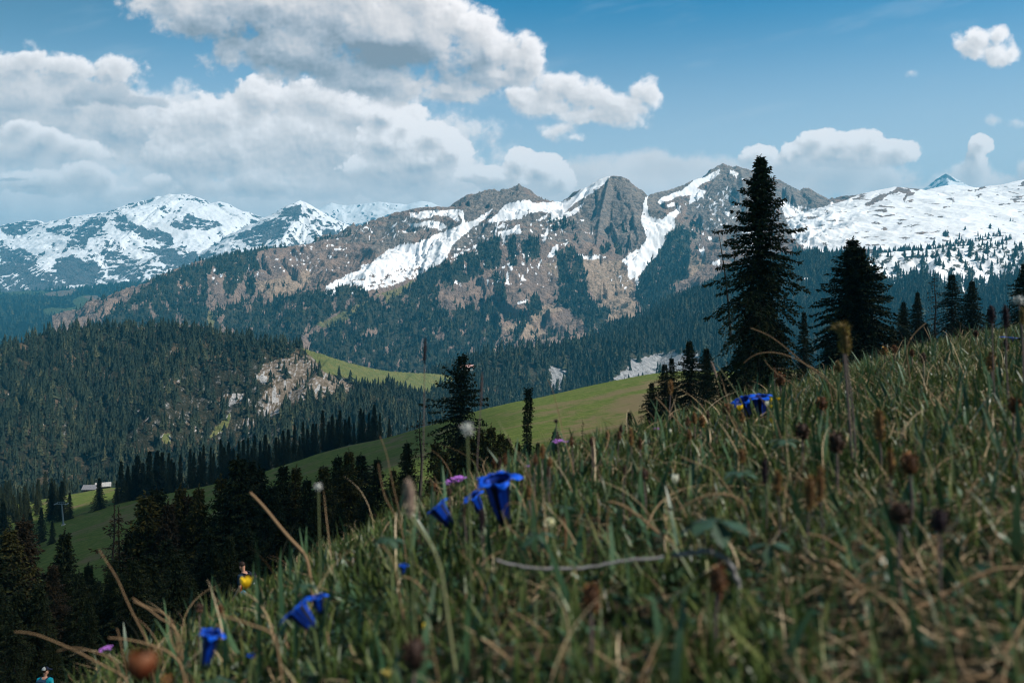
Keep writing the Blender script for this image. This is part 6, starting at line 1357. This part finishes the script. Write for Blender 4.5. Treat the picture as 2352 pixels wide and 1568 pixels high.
for pts, wq, lb, D in (
 (Z6([(905, 720), (885, 620), (868, 520), (848, 430)]), 10, 'broad blue-green blade standing right of the blue pair', 1.5), (Z6([(1390, 900), (1385, 780), (1365, 680), (1360, 610)]), 12, 'broad blade between the very dark ball and the tan spike', 1.2), (Z6([(1260, 570), (1250, 540), (1270, 510)]), 9, 'short broad blade in front of the double-topped spruce', 1.6),
 (Z6([(930, 560), (950, 480), (970, 400)]), 7, 'upright blade right of the rust tufts', 1.6), (Z6([(1500, 610), (1440, 540), (1400, 470), (1375, 430)]), 9, 'blade leaning left before the right grass rim', 1.6), (Z6([(200, 1110), (240, 1030), (265, 930)]), 22, 'wide green blade left of the white crocus', 1.05), (Z8([(1120, 800), (1100, 700), (1095, 560), (1100, 420)]), 15, 'dark broad blade in front of the largest gentian', .95),
 (Z7([(1745, 820), (1735, 700), (1720, 620), (1712, 540)]), 11, 'blurred dark blade right of the hiker', .8), (Z7([(1990, 980), (2010, 860), (2040, 740), (2060, 600)]), 12, 'blurred green blade above the spread gentian', .85), (Z9([(1600, 830), (1540, 640), (1450, 470), (1400, 330), (1385, 230)]), 26, 'long dark blade rising left of the blurred brown ball', .75),
 (Z9([(1640, 760), (1650, 560), (1660, 400), (1665, 230)]), 18, 'upright dark blade right of the blurred brown ball', .78), (Z9([(1790, 940), (1840, 800), (1890, 700), (1930, 580)]), 36, 'grey-green wide blade below the darkest ball', .68), (Z9([(1200, 520), (1120, 420), (1050, 300), (1000, 110)]), 14, 'dark blade right of the two ochre spikes', .9),
 (Z9([(1130, 1460), (1050, 1290), (960, 1150), (870, 1020)]), 22, 'dark blade slanting left at the bottom right of the middle', .62), (Z9([(1880, 1560), (1880, 1350), (1850, 1180), (1840, 1050)]), 34, 'very dark wide blade at the lower right', .6), (Z9([(760, 1560), (700, 1300), (600, 1120), (420, 960), (360, 940)]), 14, 'light green blade arching right of the blurred rust head', .66),
 (Z8([(800, 960), (830, 800), (850, 650)]), 8, 'slim green blade under the small gentians', .9), (Z5([(1145, 1010), (1110, 960), (1082, 918)]), 7, 'pale blade leaning left above the largest gentian', 1.25), (Z5([(1275, 1040), (1275, 960), (1280, 900)]), 6, 'thin blade standing before the young spruces', 1.3), (Z5([(1400, 950), (1400, 900), (1402, 840)]), 6, 'thin blade left of the middle primrose', 1.35)):
    big_blade(pts, wq, lb, D, .25 if 'dark' in lb else .6)

# ------------------------------------------------------------------ hikers
def simple(name, col, rough=.7, spec=.2, nz=0.0):
    m, nt = new_mat(name, rough, spec)
    if nz:
        n_ = nt.noise(nt.node('ShaderNodeTexCoord').outputs['Object'], nz, 4, .6).outputs[0]
        nt.l.new(nt.mix(nt.smooth(n_, .3, .7), tuple(v * .65 for v in col), (*col, 1)), nt.b.inputs['Base Color'])
    else: nt.b.inputs['Base Color'].default_value = (*col, 1)
    return m
def skinned(name, V, E, rad, mat, parent, sub=2, scale_xy=None):
    me = bpy.data.meshes.new(name); me.from_pydata([tuple(v) for v in V], E, []); me.update()
    o = bpy.data.objects.new(name, me); COL.objects.link(o)
    sk = o.modifiers.new('s', 'SKIN'); sk.use_smooth_shade = True
    for i, r in enumerate(rad):
        rr = r if isinstance(r, tuple) else (r, r)
        me.skin_vertices[0].data[i].radius = rr
    me.skin_vertices[0].data[0].use_root = True
    sb = o.modifiers.new('b', 'SUBSURF'); sb.levels = sub; sb.render_levels = sub
    dg = bpy.context.evaluated_depsgraph_get(); ev = o.evaluated_get(dg); m2 = bpy.data.meshes.new_from_object(ev)
    o.modifiers.clear(); o.data = m2; m2.materials.clear(); m2.materials.append(mat)
    for p in m2.polygons: p.use_smooth = True
    o.parent = parent
    return o
def ellip(name, c, r, mat, parent, rot=(0, 0, 0), cut=None, sub=3):
    bm = bmesh.new(); bmesh.ops.create_icosphere(bm, subdivisions=sub, radius=1.0)
    if cut: bmesh.ops.delete(bm, geom=[v for v in bm.verts if cut(v.co)], context='VERTS')
    M = Matrix.Translation(c) @ Matrix.Rotation(rot[2], 4, 'Z') @ Matrix.Rotation(rot[1], 4, 'Y') @ Matrix.Rotation(rot[0], 4, 'X') @ Matrix.Diagonal((*r, 1))
    bmesh.ops.transform(bm, matrix=M, verts=bm.verts)
    me = bpy.data.meshes.new(name); bm.to_mesh(me); bm.free()
    for p in me.polygons: p.use_smooth = True
    return link(name, me, parent, mat)
m_skin = simple('skin', (.50, .26, .18), .55, .3); m_hair = simple('hair_dark', (.035, .018, .012), .6, .2, 60)
def person(loc, rz, label, shirt, trousers, hair=True, head_pitch=0.0, head_yaw=0.0):
    root = empty('person', loc, label, 'person', None, rz)   # faces -Y in its own frame
    # walking downhill, arms a little bent
    V = [(0, 0, .95), (0, .01, 1.10), (0, .03, 1.28), (0, .03, 1.43), (0, .01, 1.50), (0, -.01, 1.56),
         (.10, 0, .90), (.12, -.12, .52), (.12, -.04, .12), (.12, -.16, .05), (-.10, 0, .90), (-.12, .06, .50), (-.12, .22, .14), (-.12, .12, .05),
         (.19, .02, 1.42), (.25, .06, 1.15), (.24, -.08, .93), (.235, -.13, .86), (-.19, .02, 1.42), (-.25, .05, 1.15), (-.25, -.10, .94), (-.245, -.15, .87)]
    E = [(0, 1), (1, 2), (2, 3), (3, 4), (4, 5), (0, 6), (6, 7), (7, 8), (8, 9), (0, 10), (10, 11), (11, 12), (12, 13), (3, 14), (14, 15), (15, 16), (16, 17), (3, 18), (18, 19), (19, 20), (20, 21)]
    Rd = [(.145, .105), (.13, .10), (.155, .115), (.12, .09), .055, .052, .088, .058, .042, .038, .088, .058, .042, .038, .062, .045, .034, .028, .062, .045, .034, .028]
    # fingers
    for bi, sx in ((17, 1), (21, -1)):
        b = V[bi]; pv = len(V); V.append((b[0], b[1] - .035, b[2] - .05)); Rd.append((.030, .016)); E.append((bi, pv))
        for q, L in ((-.022, .05), (-.008, .06), (.008, .056), (.022, .045)):
            k = len(V); V.append((b[0] + q, b[1] - .055, b[2] - .085)); Rd.append(.0095); E.append((pv, k))
            V.append((b[0] + q, b[1] - .06 + .01, b[2] - .085 - L)); Rd.append(.0075); E.append((k, k + 1))
        k = len(V); V.append((b[0] - sx * .035, b[1] - .05, b[2] - .06)); Rd.append(.010); E.append((pv, k)); V.append((b[0] - sx * .04, b[1] - .065, b[2] - .095)); Rd.append(.008); E.append((k, k + 1))
    # head on the neck, turned
    hc = Vector((0, -.02 - .06 * math.sin(head_pitch), 1.685 - .03 * math.sin(head_pitch)))
    RM = Matrix.Rotation(head_yaw, 4, 'Z') @ Matrix.Rotation(head_pitch, 4, 'X')
    hp = lambda x, y, z: tuple(hc + (RM @ Vector((x, y, z))))
    k = len(V)
    V += [hp(0, .015, -.06), hp(0, .012, .0), hp(0, .01, .055), hp(0, -.055, -.075), hp(0, -.095, -.085)]
    Rd += [(.066, .072), (.074, .088), (.066, .078), (.045, .045), (.026, .022)]; E += [(5, k), (k, k + 1), (k + 1, k + 2), (k, k + 3), (k + 3, k + 4)]
    body = skinned('body', V, E, Rd, m_skin, root)
    me = body.data
    bm = bmesh.new(); bm.from_mesh(me)
    def add(c, r):
        t = bmesh.ops.create_icosphere(bm, subdivisions=2, radius=1.0)['verts']
        for v in t: v.co = hc + (RM @ Vector((c[0] + v.co.x * r[0], c[1] + v.co.y * r[1], c[2] + v.co.z * r[2])))
    add((0, -.095, -.028), (.014, .022, .022)); add((.080, .01, -.02), (.012, .022, .034)); add((-.080, .01, -.02), (.012, .022, .034)); add((0, -.082, -.062), (.024, .010, .007))
    bm.to_mesh(me); bm.free()
    for p in me.polygons: p.use_smooth = True
    for sx in (1, -1):
        ellip('eye', hc + (RM @ Vector((sx * .030, -.076, 0))), (.012, .008, .007), m_eye, root, sub=2)
    if hair: ellip('hair', hc + (RM @ Vector((0, .018, .022))), (.086, .102, .098), m_hair, root, (head_pitch, 0, head_yaw), cut=lambda c: c.z < -.55 or (c.y < -.35 and c.z < .55) or (abs(c.x) > .75 and c.z < -.1 and c.y < .1))
    sv = [(0, 0, .93), (0, .01, 1.10), (0, .03, 1.28), (0, .03, 1.43), (0, .02, 1.485), (.19, .02, 1.42), (.245, .055, 1.19), (-.19, .02, 1.42), (-.245, .045, 1.19)]
    skinned('shirt', sv, [(0, 1), (1, 2), (2, 3), (3, 4), (3, 5), (5, 6), (3, 7), (7, 8)], [(.165, .125), (.15, .118), (.172, .132), (.138, .108), (.070, .068), .080, .066, .080, .066], shirt, root)
    tv = [(0, 0, .95), (.10, 0, .88), (.12, -.12, .52), (.12, -.06, .20), (-.10, 0, .88), (-.12, .06, .50), (-.12, .20, .22)]
    skinned('trousers', tv, [(0, 1), (1, 2), (2, 3), (0, 4), (4, 5), (5, 6)], [(.16, .12), .105, .075, .060, .105, .075, .060], trousers, root)
    for x, y, z in ((.12, -.12, .05), (-.12, .16, .05)): ellip('shoe', Vector((x, y, z)), (.052, .14, .055), m_shoe, root)
    return root, hc, RM
m_eye = simple('eye_dark', (.03, .02, .015), .3, .5); m_shoe = simple('shoe_brown', (.05, .03, .02), .8)
m_navy = simple('cloth_navy', (.022, .045, .075), .9, .1, 8); m_trs = simple('cloth_dark', (.03, .03, .035), .9, .1, 8); m_teal = simple('cloth_teal', (.01, .38, .50), .85, .1, 7)
m_packd = simple('pack_black', (.012, .013, .022), .7, .2, 12); m_packb = simple('pack_blue', (.02, .05, .10), .7, .2, 12); m_or = simple('strap_orange', (.75, .08, .02), .6); m_cyan = simple('cloth_cyan', (.0, .28, .55), .7, .2, 9)
m_capn = simple('cap_navy', (.012, .018, .04), .8); m_capm = simple('cap_mesh', (.50, .52, .50), .9, .1, 220); m_tag = simple('pack_tag', (.55, .55, .6), .6)
def xbox(bm, c, s, M=None, bev=.25):
    vs = bmesh.ops.create_cube(bm, size=1.0)['verts']
    for v in vs: v.co = Vector((c[0] + v.co.x * s[0], c[1] + v.co.y * s[1], c[2] + v.co.z * s[2]))
    bmesh.ops.bevel(bm, geom=list({e for v in vs for e in v.link_edges}), offset=min(s) * bev, segments=3, affect='EDGES', profile=.6)
def bmobj(name, parent, mat, fn, sm=True):
    bm = bmesh.new(); fn(bm); me = bpy.data.meshes.new(name); bm.to_mesh(me); bm.free()
    for p in me.polygons: p.use_smooth = sm
    return link(name, me, parent, mat)
def backpack(ref, label, mat, strap2=None, tag=False):
    root = empty('backpack', ref.location, label, 'backpack', None, ref.rotation_euler.z)
    root.rotation_euler = ref.rotation_euler
    bmobj('bag', root, mat, lambda bm: (xbox(bm, (0, .265, 1.22), (.30, .20, .46), bev=.35), xbox(bm, (0, .37, 1.13), (.22, .07, .24), bev=.4), xbox(bm, (0, .25, 1.46), (.24, .17, .07), bev=.4)))
    for sx in (1, -1):
        P = [np.array(p) for p in ((sx * .09, .17, 1.46), (sx * .115, .06, 1.515), (sx * .12, -.06, 1.49), (sx * .125, -.115, 1.38), (sx * .13, -.115, 1.22), (sx * .16, -.02, 1.06), (sx * .13, .16, 1.02))]
        v, f = tube(curve(P, 16), [.022] * 16, 6); v = v; link('strap', mesh_np('strap', v, f, None, True), root, mat)
    if strap2 is not None:
        v, f = tube(curve([np.array(p) for p in ((.175, .02, 1.42), (.185, .05, 1.28), (.18, .06, 1.12), (.19, .05, .98))], 10), [.010] * 10, 5); link('cord', mesh_np('cord', v, f, None, True), root, strap2)
    if tag: bmobj('tag', root, m_tag, lambda bm: xbox(bm, (.10, .375, 1.25), (.07, .09, .05), bev=.2))
    return root
# hiker on the path behind the bank, walking to the left with bowed head; only head and back show over the grass
gA = gp(559, 24.0); tA = q2w(556, 1292, 24.0)[2]
pA, hc, RM = person((gA.x, gA.y, max(gA.z, tA - 1.79)), math.radians(-108), 'dark-haired hiker in a navy shirt walking down behind the grass with head bowed', m_navy, m_trs, True, .55, -.15)
pA.location.z = tA - 1.76; GA_OFF = gA.z - pA.location.z
print('hiker A foot above ground', pA.location.z - gA.z)
pkA = backpack(pA, 'black backpack with an orange cord worn by the hiker with bowed head', m_packd, m_or, True)
ja = empty('jacket', pA.location, 'bright blue jacket tied at the hip of the hiker with the black backpack', 'jacket', None); ja.rotation_euler = pA.rotation_euler
ellip('bundle', Vector((.15, .12, .93)), (.10, .11, .13), m_cyan, ja, (0, .3, 0)); v, f = tube(curve([np.array(p) for p in ((.15, .05, .98), (.05, -.14, .99), (-.14, -.10, .98), (-.16, .06, .98))], 14), [.03] * 14, 6); link('sleeve', mesh_np('sleeve', v, f, None, True), ja, m_cyan)
gB = gp(104, 27.0); tB = q2w(106, 1531, 27.0)[2]
pB, hc, RM = person((gB.x, gB.y, 0), math.radians(180), 'hiker seen from behind in a turquoise shirt and cap, cut off by the bottom edge', m_teal, m_trs, True, .1, -.75)
pB.location.z = tB - 1.81
print('hiker B foot above ground', pB.location.z - gB.z)
ch = empty('cap', pB.location, 'navy cap with a light mesh back on the hiker in the turquoise shirt', 'cap', None); ch.rotation_euler = pB.rotation_euler
ellip('cap_front', hc + (RM @ Vector((0, .012, .045))), (.095, .112, .088), m_capn, ch, (.1, 0, -.75), cut=lambda c: c.z < -.1 or c.y > .12)
ellip('cap_mesh', hc + (RM @ Vector((0, .012, .045))), (.096, .114, .089), m_capm, ch, (.1, 0, -.75), cut=lambda c: c.z < -.15 or c.y < .10)
ellip('peak', hc + (RM @ Vector((0, -.12, .035))), (.075, .085, .012), m_capn, ch, (.35, 0, -.75), cut=lambda c: c.y > .6)
pkB = backpack(pB, 'dark blue backpack on the hiker in the turquoise shirt', m_packb, None, True)

# ------------------------------------------------------------------ buildings and the lift mast
m_shng = simple('roof_grey_shingle', (.20, .20, .22), .8, .2, 1.5); m_shng2 = simple('roof_pale_metal', (.40, .39, .38), .6, .3, 1.0)
m_wallw = simple('wall_timber_shaded', (.10, .08, .07), .9, .1, 2.0); m_wallp = simple('plaster_and_lit_gable', (.60, .55, .48), .9, .1, 2.0); m_open = simple('opening_dark', (.02, .018, .016), .8)  # barn walls carry painted shade, their pale gables painted sunlight
m_pinkr = simple('roof_faded_red', (.60, .36, .32), .8, .1, 1.5)
def hut(loc, rz, L, Wd, hw, hr, roofm, wallm, endm, label, cat='building', over=.8, nwin=5, name='alpine_hut'):
    root = empty(name, loc, label, cat, None, rz)
    def wallf(bm):
        v = [bm.verts.new(p) for p in ((-L/2, -Wd/2, -2.5), (L/2, -Wd/2, -2.5), (L/2, Wd/2, -2.5), (-L/2, Wd/2, -2.5), (-L/2, -Wd/2, hw), (L/2, -Wd/2, hw), (L/2, Wd/2, hw), (-L/2, Wd/2, hw), (-L/2, 0, hw + hr), (L/2, 0, hw + hr))]
        for f in ((0, 1, 5, 4), (2, 3, 7, 6), (1, 2, 6, 9, 5), (3, 0, 4, 8, 7)): bm.faces.new([v[i] for i in f])
    bmobj('wall', root, wallm, wallf, False)
    def rooff(bm):
        for s in (-1, 1):
            a = Vector((0, s * (Wd / 2 + over), hw - over * hr / (Wd / 2))); b = Vector((0, 0, hw + hr)); t = Vector((0, 0, .28)); e = L / 2 + over
            v = [bm.verts.new(p) for p in (a + Vector((-e, 0, .02)), a + Vector((e, 0, .02)), b + Vector((e, 0, .02)), b + Vector((-e, 0, .02)), a + Vector((-e, 0, .02)) + t, a + Vector((e, 0, .02)) + t, b + Vector((e, 0, .02)) + t, b + Vector((-e, 0, .02)) + t)]
            for f in ((0, 1, 2, 3), (4, 5, 6, 7), (0, 1, 5, 4), (1, 2, 6, 5), (2, 3, 7, 6), (3, 0, 4, 7)): bm.faces.new([v[i] for i in f])
    bmobj('roof', root, roofm, rooff, False)
    bmobj('gable_wall', root, endm, lambda bm: [bm.faces.new([bm.verts.new(p) for p in ((L/2 + .04, -Wd/2, 0), (L/2 + .04, Wd/2, 0), (L/2 + .04, Wd/2, hw), (L/2 + .04, 0, hw + hr), (L/2 + .04, -Wd/2, hw))])], False)
    for k in range(nwin):
        x = -L / 2 + (k + .7) * L / (nwin + .4)
        w = bmobj('window', root, m_open, lambda bm: xbox(bm, (x, -Wd / 2 - .04, hw * .55), (.9, .08, .9), bev=.05), False)
    bmobj('door', root, m_open, lambda bm: xbox(bm, (L / 2 + .08, -Wd * .15, 1.05), (.08, 1.6, 2.1), bev=.05), False)
    return root
g1_ = gp(208, 588); hut((g1_.x, g1_.y, g1_.z), math.radians(6), 8.0, 6, 2.0, 2.0, m_shng, m_wallw, m_wallp, 'long grey-roofed alpine barn in front of the forest edge, left of the two joined huts')
g2_ = gp(229, 606); hut((g2_.x + .5, g2_.y + 4, g2_.z + 1.2), math.radians(24), 9.0, 5.2, 2.1, 1.8, m_shng2, m_wallw, m_wallp, 'alpine hut with a bright pale roof and open gable, behind the grey barn', nwin=4)
pz = q2w(1073, 846, 1330); hut((pz[0], pz[1], pz[2] - .6), math.radians(4), 19, 9, 3.0, 3.2, m_pinkr, m_wallp, m_wallp, 'tiny farmhouse with a faded red roof on the far meadow saddle behind the open spruce', name='farmhouse', nwin=4)
# gravel track to the barn
trk = Z4([(645, 1200), (625, 1222), (600, 1240), (560, 1262), (520, 1284), (485, 1300)]); tv = []
for k, (x, y) in enumerate(curve([np.array((a, b, 0)) for a, b in trk], 30)[:, :2]):
    Ds = np.linspace(440, 640, 300); qv = ground_q(np.full(300, x), Ds); D = Ds[np.argmin(np.abs(qv - y))]
    for s in (-1, 1):
        wx = (x - CX) * D / F + s * 1.6; yy = D + s * .8; tv.append((wx, yy, float(ground_z(np.array([wx]), np.array([yy]))[0]) + .12))
m_trk = simple('gravel_track', (.42, .37, .30), .95, .05, .6)
link('path', mesh_np('path', np.array(tv), np.array([[2*k, 2*k+1, 2*k+3, 2*k+2] for k in range(29)])), None, m_trk, kind='structure', label='pale gravel track leading to the barn')
m_steel = simple('mast_steel', (.16, .21, .24), .5, .4)
gm_ = gp(146, 372); topz = q2w(142, 1157, 372)[2]; hm_ = topz - gm_.z
mast = empty('lift_mast', gm_, 'slim grey steel ski lift mast with a T-shaped crossarm before the black spruces', 'lift mast', None)
v, f = tube([np.array((0, 0, -.5)), np.array((-.4, 0, hm_ * .5)), np.array((-.8, 0, hm_))], [.42, .34, .27], 12); link('pole', mesh_np('pole', v, f, None, True), mast, m_steel)
bmobj('base', mast, m_wallp, lambda bm: xbox(bm, (0, 0, .1), (1.4, 1.4, .7), bev=.1), False)
bmobj('crossarm', mast, m_steel, lambda bm: (xbox(bm, (-.8, 0, hm_), (5.4, .35, .35), bev=.1), xbox(bm, (-1.0, 0, hm_ + .9), (3.4, .16, .16), bev=.1), [xbox(bm, (-.8 + x, 0, hm_ + .45), (.12, .12, .9), bev=.1) for x in (-1.8, -.9, 0, .9)]), False)
for sx in (-3.2, 1.6):
    bmobj('wheel_battery', mast, m_steel, lambda bm: [xbox(bm, (sx, y, hm_ + .1), (.14, .55, .30), bev=.3) for y in (-1.6, -.95, -.3, .35, 1.0)] + [xbox(bm, (sx, -.3, hm_ + .32), (.12, 3.4, .12), bev=.1)], False)
